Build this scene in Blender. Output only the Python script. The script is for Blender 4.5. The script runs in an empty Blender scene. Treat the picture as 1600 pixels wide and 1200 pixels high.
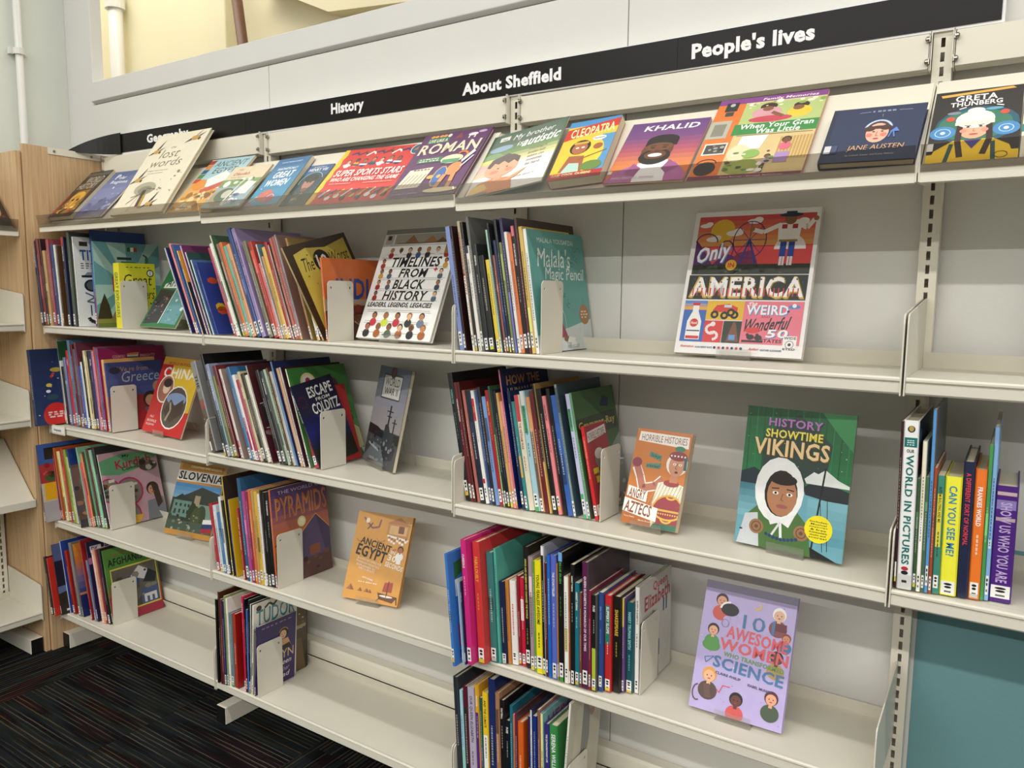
import bpy, bmesh, math, random
from mathutils import Matrix, Vector
from mathutils.geometry import tessellate_polygon
R=math.radians
scn=bpy.context.scene; COL=scn.collection
# ---------------- camera, light, exposure ----------------
cam_d=bpy.data.cameras.new('camera'); cam=bpy.data.objects.new('camera',cam_d); COL.objects.link(cam); scn.camera=cam
cam_d.sensor_width=36; cam_d.lens=36*1213.35/1600; cam_d.clip_start=.02
rv=Vector((0.83521777,0.54982601,0.01013084)); uv_=Vector((-0.07211588,0.09124775,0.99321355)); fv=Vector((-0.54517022,0.8302802,-0.11586293))
m=Matrix.Identity(4)
for i in range(3): m[i][0]=rv[i]; m[i][1]=uv_[i]; m[i][2]=-fv[i]
m.translation=Vector((2.8547,-1.6119,1.3116)); cam.matrix_world=m
W=bpy.data.worlds.new('room_glow'); scn.world=W; W.use_nodes=True
W.node_tree.nodes['Background'].inputs[0].default_value=(1,.965,.87,1); W.node_tree.nodes['Background'].inputs[1].default_value=.35
def area(name,loc,sx,sy,e,col,rot=(0,0,0)):
    l=bpy.data.lights.new(name,'AREA'); l.shape='RECTANGLE'; l.size=sx; l.size_y=sy; l.energy=e; l.color=col
    o=bpy.data.objects.new(name,l); COL.objects.link(o); o.location=loc; o.rotation_euler=rot; return o
area('fluorescent_row_far',(1.2,-6.8,3.6),14,.14,575,(1,.98,.935))
area('fluorescent_row_middle',(1.2,-4.1,3.6),14,.14,365,(1,.98,.935))
area('fluorescent_row_near',(1.4,-1.35,3.6),13,.14,125,(1,.98,.935))
area('back_room_lamps',(-2.2,1.1,4.7),4,.8,88,(1,.95,.82))
area('back_room_lamps',(2.4,1.1,4.7),4,.8,50,(1,.95,.82))
vs=scn.view_settings; vs.view_transform='Standard'; vs.look='None'; vs.gamma=1; vs.use_curve_mapping=False; vs.exposure=-.03
# ---------------- helpers ----------------
def lin(h):
    if not isinstance(h,str): return h
    out=[]
    for i in (0,2,4):
        c=int(h[i:i+2],16)/255; out.append(c/12.92 if c<=.04045 else ((c+.055)/1.055)**2.4)
    return (*out,1)
def mat(name,col,rough=.5,metal=0,noise=.04,scale=60,bump=.02,coat=0,spec=.5,bscale=None):
    M=bpy.data.materials.new(name); M.use_nodes=True; N=M.node_tree.nodes; L=M.node_tree.links; B=N['Principled BSDF']
    B.inputs['Roughness'].default_value=rough; B.inputs['Metallic'].default_value=metal; B.inputs['Coat Weight'].default_value=coat; B.inputs['Specular IOR Level'].default_value=spec
    tc=N.new('ShaderNodeTexCoord'); nz=N.new('ShaderNodeTexNoise'); nz.inputs['Scale'].default_value=scale; nz.inputs['Detail'].default_value=4
    L.new(tc.outputs['Object'],nz.inputs['Vector'])
    rm=N.new('ShaderNodeMapRange'); rm.inputs['To Min'].default_value=1-noise; rm.inputs['To Max'].default_value=1+noise; L.new(nz.outputs['Fac'],rm.inputs['Value'])
    mx=N.new('ShaderNodeVectorMath'); mx.operation='SCALE'; mx.inputs[0].default_value=lin(col)[:3]; L.new(rm.outputs[0],mx.inputs['Scale']); L.new(mx.outputs[0],B.inputs['Base Color'])
    n2=N.new('ShaderNodeTexNoise'); n2.inputs['Scale'].default_value=bscale or scale*5; n2.inputs['Detail'].default_value=3; L.new(tc.outputs['Object'],n2.inputs['Vector'])
    bp=N.new('ShaderNodeBump'); bp.inputs['Strength'].default_value=bump; bp.inputs['Distance'].default_value=.002; L.new(n2.outputs['Fac'],bp.inputs['Height']); L.new(bp.outputs[0],B.inputs['Normal'])
    return M
def printed(name,rough,coat):
    M=bpy.data.materials.new(name); M.use_nodes=True; N=M.node_tree.nodes; L=M.node_tree.links; B=N['Principled BSDF']
    a=N.new('ShaderNodeAttribute'); a.attribute_name='Col'
    tc=N.new('ShaderNodeTexCoord'); nz=N.new('ShaderNodeTexNoise'); nz.inputs['Scale'].default_value=45; nz.inputs['Detail'].default_value=5; L.new(tc.outputs['Object'],nz.inputs['Vector'])
    rm=N.new('ShaderNodeMapRange'); rm.inputs['To Min'].default_value=.90; rm.inputs['To Max'].default_value=1.08; L.new(nz.outputs['Fac'],rm.inputs['Value'])
    mx=N.new('ShaderNodeVectorMath'); mx.operation='SCALE'; L.new(a.outputs['Color'],mx.inputs[0]); L.new(rm.outputs[0],mx.inputs['Scale']); L.new(mx.outputs[0],B.inputs['Base Color'])
    r2=N.new('ShaderNodeMapRange'); r2.inputs['To Min'].default_value=rough-.08; r2.inputs['To Max'].default_value=rough+.1; L.new(nz.outputs['Fac'],r2.inputs['Value']); L.new(r2.outputs[0],B.inputs['Roughness'])
    B.inputs['Coat Weight'].default_value=coat; B.inputs['Coat Roughness'].default_value=.15
    return M
M_PRINT=printed('printed_cover',.38,.18)
M_PAPER=mat('page_paper','d8cdb2',.8,noise=.12,scale=400,bump=.2)
M_STEEL=mat('cream_painted_steel','dcd7c8',.38,noise=.03,scale=9,bump=.02,spec=.4)
M_RAIL=mat('ivory_painted_steel','e6e0cf',.4,noise=.03,scale=7,bump=.02,spec=.4)
M_BEND=mat('white_painted_plate','d9d4c6',.42,noise=.05,scale=14,bump=.03,spec=.4)
M_WALL=mat('white_wall_paint','dddcd6',.6,noise=.025,scale=5,bump=.12,bscale=140)
M_CAP=mat('white_gloss_trim','dcdbd8',.4,noise=.03,scale=6,bump=.08,bscale=60)
M_LWALL=mat('pale_green_wall_paint','dfe3da',.62,noise=.03,scale=4,bump=.15,bscale=160)
M_TEAL=mat('teal_wall_paint','6f9ca0',.6,noise=.04,scale=6,bump=.12,bscale=160)
M_CREAM=mat('cream_wall_paint','eee5c4',.6,noise=.03,scale=3,bump=.1,bscale=90)
M_BLACK=mat('black_sign_plastic','181414',.3,noise=.1,scale=20,bump=.01,spec=.18)
M_WHITEP=mat('white_vinyl','f4f4f4',.4,noise=.01)
M_BLKP=mat('black_plastic_cap','0b0b0c',.5,noise=.05)
M_SCREW=mat('zinc_screw','a8a49a',.3,metal=1,noise=.05)
M_BROWN=mat('brown_painted_wood','5e3a22',.5,noise=.2,scale=30)
M_PIPE=mat('white_gloss_pipe','e2e1dc',.3,noise=.02)
def wood():
    M=mat('light_beech_veneer','c2a07c',.45,noise=.02,scale=3,bump=.02); N=M.node_tree.nodes; L=M.node_tree.links
    tc=N.new('ShaderNodeTexCoord'); mp=N.new('ShaderNodeMapping'); mp.inputs['Scale'].default_value=(60,60,1.6); L.new(tc.outputs['Object'],mp.inputs['Vector'])
    nz=N.new('ShaderNodeTexNoise'); nz.inputs['Scale'].default_value=3; nz.inputs['Detail'].default_value=6; nz.inputs['Distortion'].default_value=.4; L.new(mp.outputs[0],nz.inputs['Vector'])
    cr=N.new('ShaderNodeValToRGB'); cr.color_ramp.elements[0].position=.3; cr.color_ramp.elements[0].color=lin('be9a72'); cr.color_ramp.elements[1].position=.7; cr.color_ramp.elements[1].color=lin('d8b98f')
    L.new(nz.outputs['Fac'],cr.inputs['Fac']); L.new(cr.outputs[0],N['Principled BSDF'].inputs['Base Color']); return M
M_WOOD=wood()
def acrylic(tint=(.95,.945,.93,1)):
    M=bpy.data.materials.new('clear_acrylic'); M.use_nodes=True; N=M.node_tree.nodes; L=M.node_tree.links; N.clear()
    o=N.new('ShaderNodeOutputMaterial'); mx=N.new('ShaderNodeMixShader'); t=N.new('ShaderNodeBsdfTransparent'); t.inputs[0].default_value=tint
    g=N.new('ShaderNodeBsdfGlossy'); g.inputs['Roughness'].default_value=.15; g.inputs[0].default_value=(.9,.9,.9,1); fr=N.new('ShaderNodeLayerWeight'); fr.inputs['Blend'].default_value=.3
    nz=N.new('ShaderNodeTexNoise'); nz.inputs['Scale'].default_value=30; ad=N.new('ShaderNodeMath'); ad.operation='MULTIPLY_ADD'; ad.inputs[1].default_value=.06
    p2=N.new('ShaderNodeMath'); p2.operation='MULTIPLY_ADD'; p2.inputs[1].default_value=.35; p2.inputs[2].default_value=.05; L.new(fr.outputs['Facing'],p2.inputs[0]); L.new(nz.outputs['Fac'],ad.inputs[0]); L.new(p2.outputs[0],ad.inputs[2])
    L.new(ad.outputs[0],mx.inputs[0]); L.new(t.outputs[0],mx.inputs[1]); L.new(g.outputs[0],mx.inputs[2]); L.new(mx.outputs[0],o.inputs[0]); return M
M_ACR=acrylic()
M_LIP=acrylic((.72,.70,.675,1))
def carpet():
    M=bpy.data.materials.new('striped_carpet'); M.use_nodes=True; N=M.node_tree.nodes; L=M.node_tree.links; B=N['Principled BSDF']; B.inputs['Roughness'].default_value=.95; B.inputs['Specular IOR Level'].default_value=.1
    tc=N.new('ShaderNodeTexCoord'); oi=N.new('ShaderNodeObjectInfo')
    sep=N.new('ShaderNodeSeparateXYZ'); L.new(tc.outputs['Object'],sep.inputs[0])
    def noise(sx,sy,sc,det=2):
        mp=N.new('ShaderNodeMapping'); mp.inputs['Scale'].default_value=(sx,sy,1); ad=N.new('ShaderNodeVectorMath'); ad.operation='ADD'; L.new(tc.outputs['Object'],ad.inputs[0])
        cb=N.new('ShaderNodeCombineXYZ'); mu=N.new('ShaderNodeMath'); mu.operation='MULTIPLY'; mu.inputs[1].default_value=37; L.new(oi.outputs['Random'],mu.inputs[0]); L.new(mu.outputs[0],cb.inputs[0]); L.new(mu.outputs[0],cb.inputs[1]); L.new(cb.outputs[0],ad.inputs[1])
        L.new(ad.outputs[0],mp.inputs['Vector']); n=N.new('ShaderNodeTexNoise'); n.inputs['Scale'].default_value=sc; n.inputs['Detail'].default_value=det; L.new(mp.outputs[0],n.inputs['Vector']); return n
    # patches of colour, long in x
    n1=noise(1.2,9,1.6,1); cr=N.new('ShaderNodeValToRGB'); cr.color_ramp.interpolation='LINEAR'
    e=cr.color_ramp.elements; e[0].position=.3; e[0].color=lin('1d1014'); e[1].position=.72; e[1].color=lin('2a1416')
    for p,c in((.42,'0d0b0e'),(.5,'171c20'),(.57,'1c211f'),(.64,'0f0c0d')): q=e.new(p); q.color=lin(c)
    L.new(n1.outputs['Fac'],cr.inputs['Fac'])
    # thin stripes
    wv=N.new('ShaderNodeTexWave'); wv.wave_type='BANDS'; wv.bands_direction='Y'; wv.inputs['Scale'].default_value=22; wv.inputs['Distortion'].default_value=.6; wv.inputs['Detail'].default_value=1; wv.inputs['Detail Scale'].default_value=.6; L.new(tc.outputs['Object'],wv.inputs['Vector'])
    th=N.new('ShaderNodeMapRange'); th.inputs['From Min'].default_value=.72; th.inputs['From Max'].default_value=.97; L.new(wv.outputs['Fac'],th.inputs['Value'])
    n3=noise(1.5,30,2.0,2); m2=N.new('ShaderNodeMapRange'); m2.inputs['From Min'].default_value=.42; m2.inputs['From Max'].default_value=.6; L.new(n3.outputs['Fac'],m2.inputs['Value'])
    mm=N.new('ShaderNodeMath'); mm.operation='MULTIPLY'; L.new(th.outputs[0],mm.inputs[0]); L.new(m2.outputs[0],mm.inputs[1])
    fz=N.new('ShaderNodeTexNoise'); fz.inputs['Scale'].default_value=420; L.new(tc.outputs['Object'],fz.inputs['Vector'])
    m3=N.new('ShaderNodeMath'); m3.operation='MULTIPLY'; L.new(mm.outputs[0],m3.inputs[0]); L.new(fz.outputs['Fac'],m3.inputs[1])
    c2=N.new('ShaderNodeValToRGB'); c2.color_ramp.elements[0].color=lin('6a685a'); c2.color_ramp.elements[1].color=lin('705a3e'); c2.color_ramp.elements[0].position=.4; c2.color_ramp.elements[1].position=.6; L.new(n1.outputs['Fac'],c2.inputs['Fac'])
    mx=N.new('ShaderNodeMix'); mx.data_type='RGBA'; L.new(m3.outputs[0],mx.inputs[0]); L.new(cr.outputs[0],mx.inputs[6]); L.new(c2.outputs[0],mx.inputs[7]); L.new(mx.outputs[2],B.inputs['Base Color'])
    bp=N.new('ShaderNodeBump'); bp.inputs['Strength'].default_value=.5; bp.inputs['Distance'].default_value=.003; L.new(fz.outputs['Fac'],bp.inputs['Height']); L.new(bp.outputs[0],B.inputs['Normal'])
    return M
M_CARPET=carpet()
def link(name,me,parent=None,loc=None,mtx=None):
    o=bpy.data.objects.new(name,me); COL.objects.link(o)
    if mtx is not None: o.matrix_world=mtx
    elif loc: o.location=loc
    if parent is not None: o.parent=parent
    return o
def tag(o,label=None,cat=None,group=None,kind=None):
    if label: o['label']=label
    if cat: o['category']=cat
    if group: o['group']=group
    if kind: o['kind']=kind
    return o
def empty(name,mtx=None,**k):
    o=bpy.data.objects.new(name,None); o.empty_display_size=.05; COL.objects.link(o)
    if mtx is not None: o.matrix_world=mtx
    return tag(o,k.get('label'),k.get('category'),k.get('group'),k.get('kind'))
class MB:
    def __init__(s): s.v=[];s.f=[];s.c=[]
    def box(s,x0,y0,z0,x1,y1,z1,c=None):
        b=len(s.v); s.v+=[(x0,y0,z0),(x1,y0,z0),(x1,y1,z0),(x0,y1,z0),(x0,y0,z1),(x1,y0,z1),(x1,y1,z1),(x0,y1,z1)]
        s.f+=[tuple(b+i for i in q) for q in((0,3,2,1),(4,5,6,7),(0,1,5,4),(1,2,6,5),(2,3,7,6),(3,0,4,7))]; s.c+=[c]*6; return s
    def prism(s,poly,axis,a,b,holes=(),c=None):
        # poly in the 2 other axes (ordered), extruded a..b along axis
        def P(p,t): return {'x':(t,p[0],p[1]),'y':(p[0],t,p[1]),'z':(p[0],p[1],t)}[axis]
        loops=[list(poly)]+[list(h) for h in holes]; tr=tessellate_polygon([[Vector((p[0],p[1],0)) for p in l] for l in loops])
        flat=[p for l in loops for p in l]; n=len(flat); o=len(s.v)
        s.v+=[P(p,a) for p in flat]+[P(p,b) for p in flat]
        for t in tr: s.f.append((o+t[0],o+t[1],o+t[2])); s.f.append((o+n+t[2],o+n+t[1],o+n+t[0])); s.c+=[c,c]
        k=0
        for l in loops:
            for i in range(len(l)):
                j=(i+1)%len(l); s.f.append((o+k+i,o+k+j,o+n+k+j,o+n+k+i)); s.c.append(c)
            k+=len(l)
        return s
    def tube(s,p0,p1,r,n=12,c=None):
        p0=Vector(p0);p1=Vector(p1);d=(p1-p0).normalized();a=d.orthogonal().normalized();b_=d.cross(a);o=len(s.v)
        for P in(p0,p1):
            for i in range(n): t=2*math.pi*i/n; s.v.append(tuple(P+a*math.cos(t)*r+b_*math.sin(t)*r))
        for i in range(n): j=(i+1)%n; s.f.append((o+i,o+j,o+n+j,o+n+i)); s.c.append(c)
        s.f.append(tuple(o+i for i in range(n))[::-1]); s.f.append(tuple(o+n+i for i in range(n))); s.c+=[c,c]; return s
    def mesh(s,name,mt,smooth=False,norm=True):
        me=bpy.data.meshes.new(name); me.from_pydata(s.v,[],s.f); me.materials.append(mt)
        if norm:
            bm=bmesh.new(); bm.from_mesh(me); bmesh.ops.recalc_face_normals(bm,faces=bm.faces); bm.to_mesh(me); bm.free()
        if s.c and s.c[0] is not None:
            at=me.color_attributes.new('Col','FLOAT_COLOR','CORNER'); buf=[]
            for p in me.polygons: buf+=list(s.c[p.index])*p.loop_total
            at.data.foreach_set('color',buf)
        if smooth: me.polygons.foreach_set('use_smooth',[True]*len(me.polygons))
        me.update(); return me
    def build(s,name,mt,parent=None,mtx=None,smooth=False,bev=0): 
        o=link(name,s.mesh(name,mt,smooth),parent,mtx=mtx)
        if bev: b=o.modifiers.new('bevel','BEVEL'); b.width=bev; b.segments=2; b.limit_method='ANGLE'
        return o
def rrect(x0,y0,x1,y1,r,corners=(1,1,1,1),n=4):
    pts=[]
    for k,(cx,cy,a) in enumerate(((x0+r,y0+r,180),(x1-r,y0+r,270),(x1-r,y1-r,0),(x0+r,y1-r,90))):
        if corners[k]:
            for i in range(n+1): t=R(a+90*i/n); pts.append((cx+r*math.cos(t),cy+r*math.sin(t)))
        else: pts.append(((x0,x1,x1,x0)[k],(y0,y0,y1,y1)[k]))
    return pts
def circ(cx,cy,r,n=10): return [(cx+r*math.cos(2*math.pi*i/n),cy+r*math.sin(2*math.pi*i/n)) for i in range(n)]
# ---------------- glyph cache ----------------
CH="ABCDEFGHIJKLMNOPQRSTUVWXYZabcdefghijklmnopqrstuvwxyz0123456789&'.,!?:-"
GL={}
def build_glyphs():
    tmp=[]
    def mk(body,off):
        cu=bpy.data.curves.new('g','FONT'); cu.body=body; cu.offset=off; cu.resolution_u=2; o=bpy.data.objects.new('g',cu); COL.objects.link(o); tmp.append((o,cu)); return o
    obs=[(ch,b,mk(ch,(.0,.024,.042)[b])) for b in(0,1,2) for ch in CH]
    adv={ch:mk(ch+'|',0) for ch in CH}; bar=mk('|',0)
    bpy.context.view_layer.update(); dg=bpy.context.evaluated_depsgraph_get()
    def mx(o): return max(v[0] for v in o.bound_box)
    bx=mx(bar); A={ch:mx(o)-bx for ch,o in adv.items()}
    for ch,b,o in obs:
        me=o.evaluated_get(dg).to_mesh(); vs_=[(v.co.x,v.co.y) for v in me.vertices]; fs=[tuple(p.vertices) for p in me.polygons]
        GL[(ch,b)]=(vs_,fs,A[ch]+(.03 if b else 0))
    for o,cu in tmp: bpy.data.objects.remove(o); bpy.data.curves.remove(cu)
build_glyphs()
def layout(s,b,sp=0):
    x=0;V=[];F=[]
    for ch in s:
        if ch==' ': x+=.3;continue
        if (ch,b) not in GL: continue
        v,f,a=GL[(ch,b)]; o=len(V); V+=[(p[0]+x,p[1]) for p in v]; F+=[tuple(i+o for i in q) for q in f]; x+=a+sp
    return V,F
# ---------------- flat print ----------------
class Art:
    def __init__(s,w,h): s.w=w;s.h=h;s.v=[];s.f=[];s.c=[];s.n=0;s.rnd=random.Random(5)
    def _add(s,P,F,C):
        o=len(s.v);s.n+=1
        s.v+=[(x,y,s.n) for x,y in P]; s.f+=[tuple(i+o for i in q) for q in F]
        s.c+=C if isinstance(C,list) else [lin(C)]*len(F)
    def p(s,pts,c):
        P=[(min(max(x,0),1)*s.w,min(max(y,0),1)*s.h) for x,y in pts]
        if len(P)==4: s._add(P,[(0,1,2,3)],c); return s
        T=tessellate_polygon([[Vector((x,y,0)) for x,y in P]]); s._add(P,[tuple(t) for t in T],c); return s
    def r(s,x0,y0,x1,y1,c): return s.p([(x0,y0),(x1,y0),(x1,y1),(x0,y1)],c)
    def g(s,x0,y0,x1,y1,cs,n=10):
        for i in range(n):
            t=i/(n-1)*(len(cs)-1);k=min(int(t),len(cs)-2);q=t-k;a=lin(cs[k]);b=lin(cs[k+1]);s.n-=1 if i else 0
            col=tuple(a[j]*(1-q)+b[j]*q for j in range(4)); s.p([(x0,y0+(y1-y0)*i/n),(x1,y0+(y1-y0)*i/n),(x1,y0+(y1-y0)*(i+1)/n),(x0,y0+(y1-y0)*(i+1)/n)],col)
        return s
    def e(s,cx,cy,rx,ry,c,a0=0,a1=360,n=18):
        pts=[(cx+rx*math.cos(R(a0+(a1-a0)*i/n)),cy+ry*math.sin(R(a0+(a1-a0)*i/n))) for i in range(n if a1-a0>=360 else n+1)]
        P=[(min(max(x,0),1)*s.w,min(max(y,0),1)*s.h) for x,y in pts]; s._add(P,[tuple(range(len(P)))],c); return s
    def o(s,cx,cy,r,c,**k): return s.e(cx,cy,r,r*s.w/s.h,c,**k)
    def l(s,pts,wd,c):
        wd*=s.w
        for (x0,y0),(x1,y1) in zip(pts,pts[1:]):
            x0*=s.w;x1*=s.w;y0*=s.h;y1*=s.h;d=math.hypot(x1-x0,y1-y0) or 1;nx=-(y1-y0)/d*wd/2;ny=(x1-x0)/d*wd/2
            cl=lambda q:(min(max(q[0],0),s.w),min(max(q[1],0),s.h))
            s._add([cl(q) for q in((x0+nx,y0+ny),(x0-nx,y0-ny),(x1-nx,y1-ny),(x1+nx,y1+ny))],[(0,1,2,3)],c); s.n-=1
        s.n+=1; return s
    def arc(s,cx,cy,rx,ry,a0,a1,wd,c,n=10): return s.l([(cx+rx*math.cos(R(a0+(a1-a0)*i/n)),cy+ry*math.sin(R(a0+(a1-a0)*i/n))) for i in range(n+1)],wd,c)
    def t(s,txt,x0,y0,x1,y1,c,b=1,sk=0,rot=0,a=0,sh=None):
        if sh: s.t(txt,x0+.008,y0-.006,x1+.008,y1-.006,sh,b,sk,rot,a)
        V,F=layout(txt,b)
        if not V: return s
        ax=min(p[0] for p in V);bx=max(p[0] for p in V);ay=min(p[1] for p in V);by=max(p[1] for p in V)
        W_,H_=(x1-x0)*s.w,(y1-y0)*s.h; cx,cy=(x0+x1)/2*s.w,(y0+y1)/2*s.h
        if rot: W_,H_=H_,W_
        th=R(-90 if rot else a); P=[]
        for x,y in V:
            X=((x-ax)/(bx-ax)-.5)*W_; Y=((y-ay)/max(by-ay,.2)-.5)*H_; X+=sk*Y
            P.append((cx+X*math.cos(th)-Y*math.sin(th),cy+X*math.sin(th)+Y*math.cos(th)))
        s._add(P,F,c); return s
    def dash(s,x0,x1,y,hh,c,n=6,dens=.8):
        x=x0;st=(x1-x0)/n
        for i in range(n):
            s.r(x,y,x+st*s.rnd.uniform(.45,dens+.1),y+hh,c); s.n-=1; x+=st
        s.n+=1; return s
    def face(s,cx,cy,q,skin,hair,beard=None):
        s.o(cx,cy+.1*q,q*1.12,hair); s.o(cx,cy,q,skin); s.e(cx,cy+.75*q*s.w/s.h,q*.95,q*.45*s.w/s.h,hair)
        if beard: s.o(cx,cy-.35*q*s.w/s.h,q*.85,beard,a0=180,a1=360); s.e(cx,cy-.45*q*s.w/s.h,q*.42,q*.18*s.w/s.h,'ffffff')
        else: s.e(cx,cy-.45*q*s.w/s.h,q*.3,q*.09*s.w/s.h,'b04848')
        for d in(-.38,.38): s.e(cx+d*q,cy+.12*q*s.w/s.h,q*.12,q*.09*s.w/s.h,'1a1210')
        s.l([(cx,cy+.05*q*s.w/s.h),(cx-.06*q,cy-.2*q*s.w/s.h)],q*.08,'805040'); return s
    def fig(s,cx,cy,q,skin,hair,top):
        k=s.w/s.h
        s.e(cx,cy-1.9*q*k,q*1.25,q*1.15*k,top); s.r(cx-q*.25,cy-1.2*q*k,cx+q*.25,cy-.7*q*k,skin); s.o(cx,cy+.1*q*k,q*.95,hair); s.o(cx,cy-.1*q*k,q*.74,skin)
        for d in(-.28,.28): s.o(cx+d*q,cy-.05*q*k,q*.08,'201410')
        s.e(cx,cy-.42*q*k,q*.2,q*.07*k,'a04040'); return s
    def speck(s,n,cols,x0=0,y0=0,x1=1,y1=1,sz=.04):
        for i in range(n):
            a=s.rnd.uniform(x0,x1);b=s.rnd.uniform(y0,y1);z=sz*s.rnd.uniform(.4,1.3);k=s.w/s.h;c=s.rnd.choice(cols)
            an=[s.rnd.uniform(0,60)+j*72 for j in range(5)]; s.n-=1 if i else 0
            s.e(a,b,z,z*k*s.rnd.uniform(.4,1),c,n=7)
        return s
    def mesh(s,name,M):
        # M maps (u,v,layer) -> local
        ep=min(4e-5,1.3e-3/max(s.n,1)); me=bpy.data.meshes.new(name); me.from_pydata([tuple(M(x,y,2e-4+k*ep)) for x,y,k in s.v],[],s.f); me.materials.append(M_PRINT)
        at=me.color_attributes.new('Col','FLOAT_COLOR','CORNER'); buf=[]
        for p in me.polygons: buf+=list(s.c[p.index])*p.loop_total
        at.data.foreach_set('color',buf); me.update(); return me
# ---------------- books ----------------
def book(mtx,t,d,h,spine,cover,hc,spine_art=None,front_art=None,label=None,group=None,name='book'):
    ov=.003 if hc else 0; bt=min(.0024 if hc else .0007,t/4); ch=min(t*.18,.0022)
    sc=lin(spine); cc=lin(cover); mb=MB()
    mb.prism([(bt,d),(0,d),(0,ch),(ch,0),(t-ch,0),(t,ch),(t,d),(t-bt,d),(t-bt,max(bt,ch)),(bt,max(bt,ch))],'z',0,h)
    o=len(mb.f); mb.c=[]
    me=mb.mesh(name,M_PRINT); at=me.color_attributes.new('Col','FLOAT_COLOR','CORNER'); buf=[]
    for p in me.polygons:
        cx=p.center.x; c=cc if (cx>t-bt*1.1 and abs(p.normal.x)>.5) else (sc if p.center.y<max(ch,bt)*1.5 or not hc else cc)
        if not hc and cx<t-bt*1.5: c=sc
        if abs(p.normal.z)>.5: c=cc if hc else sc
        buf+=list(c)*p.loop_total
    at.data.foreach_set('color',buf)
    ob=link(name,me,mtx=mtx); tag(ob,label,'book',group)
    pg=MB().box(bt+1e-4,max(bt,ch)+1e-4,ov,t-bt-1e-4,d-ov-(0 if hc else .0004),h-ov-(0 if hc else .0006)).build('pages',M_PAPER,ob)
    if spine_art and spine_art.f: link('spine_print',spine_art.mesh('spine_print',lambda u,v,k:(ch+u,-k,v)),ob)
    if front_art and front_art.f: link('front_print',front_art.mesh('front_print',lambda u,v,k:(t+k,u,v)),ob)
    return ob
def contrast(h): 
    c=[int(h[i:i+2],16) for i in(0,2,4)]; return 'f2efe4' if c[0]*.3+c[1]*.6+c[2]*.1<140 else '2a2a34'
def mix_(p,q): return '%02x%02x%02x'%tuple(int(int(p[i:i+2],16)*.6+int(q[i:i+2],16)*.4) for i in(0,2,4))
def spine_art(t,h,spine,title,tc,bands,rnd,sticker=True,big=False):
    ch=min(t*.18,.0022); A=Art(t-2*ch,h); A.rnd=rnd
    for a,b,c in bands: A.r(0,a,1,b,c)
    if not title and not bands and t>.0034 and rnd.random()<.5:
        k=[int(spine[i:i+2],16) for i in(0,2,4)]; f=rnd.choice((.55,1.35)); c2='%02x%02x%02x'%tuple(int(min(235,max(14,q*f+12))) for q in k); y_=rnd.uniform(.12,.8); A.r(0,y_,1,min(1,y_+rnd.uniform(.05,.25)),c2)
    tc=tc or contrast(bands[0][2] if bands and bands[0][1]-bands[0][0]>.45 else spine)
    if title:
        wx=.30 if t>.008 else .36; L_=min(.78,len(title)*.66*(2*wx)*(t-2*ch)/h) if t>.007 else min(.7,len(title)*.03)
        if big: L_=.70
        y1=rnd.uniform(.86,.93) if not big else .86; y0=max(y1-L_,.17); A.t(title,.5-wx,y0,.5+wx,y1,tc,1,rot=1)
        if y0>.4:
            y=y0-rnd.uniform(.05,.1); e_=max(y-rnd.uniform(.1,.2),.18)
            while y>e_: q=rnd.uniform(.01,.03); A.r(.38,y-q,.62,y,mix_(tc,spine)); A.n-=1; y-=q+.008
            A.n+=1
    elif t>.0034:
        lo=rnd.uniform(.25,.45);hi=rnd.uniform(.6,.9);y=lo
        while y<hi:
            q=rnd.uniform(.006,.02); A.r(.34,y,.66,y+q,mix_(tc,spine)); A.n-=1; y+=q+rnd.uniform(.004,.009)
        A.n+=1
    if sticker:
        y0=rnd.uniform(.01,.05);y1=y0+.11; A.r(0,y0,1,y1,'f2f1ec')
        if t>.004: 
            A.e(.5,y0+.085,.3,.010,'1c1c20').e(.5,y0+.06,.26,.010,'1c1c20').r(.25,y0+.015,.75,y0+.03,'6a6a6c')
        if rnd.random()<.3: A.r(0,y0-.01,1,y0+.02,rnd.choice(['e0b840','d8d040','c8c8c0']))
    return A
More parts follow.
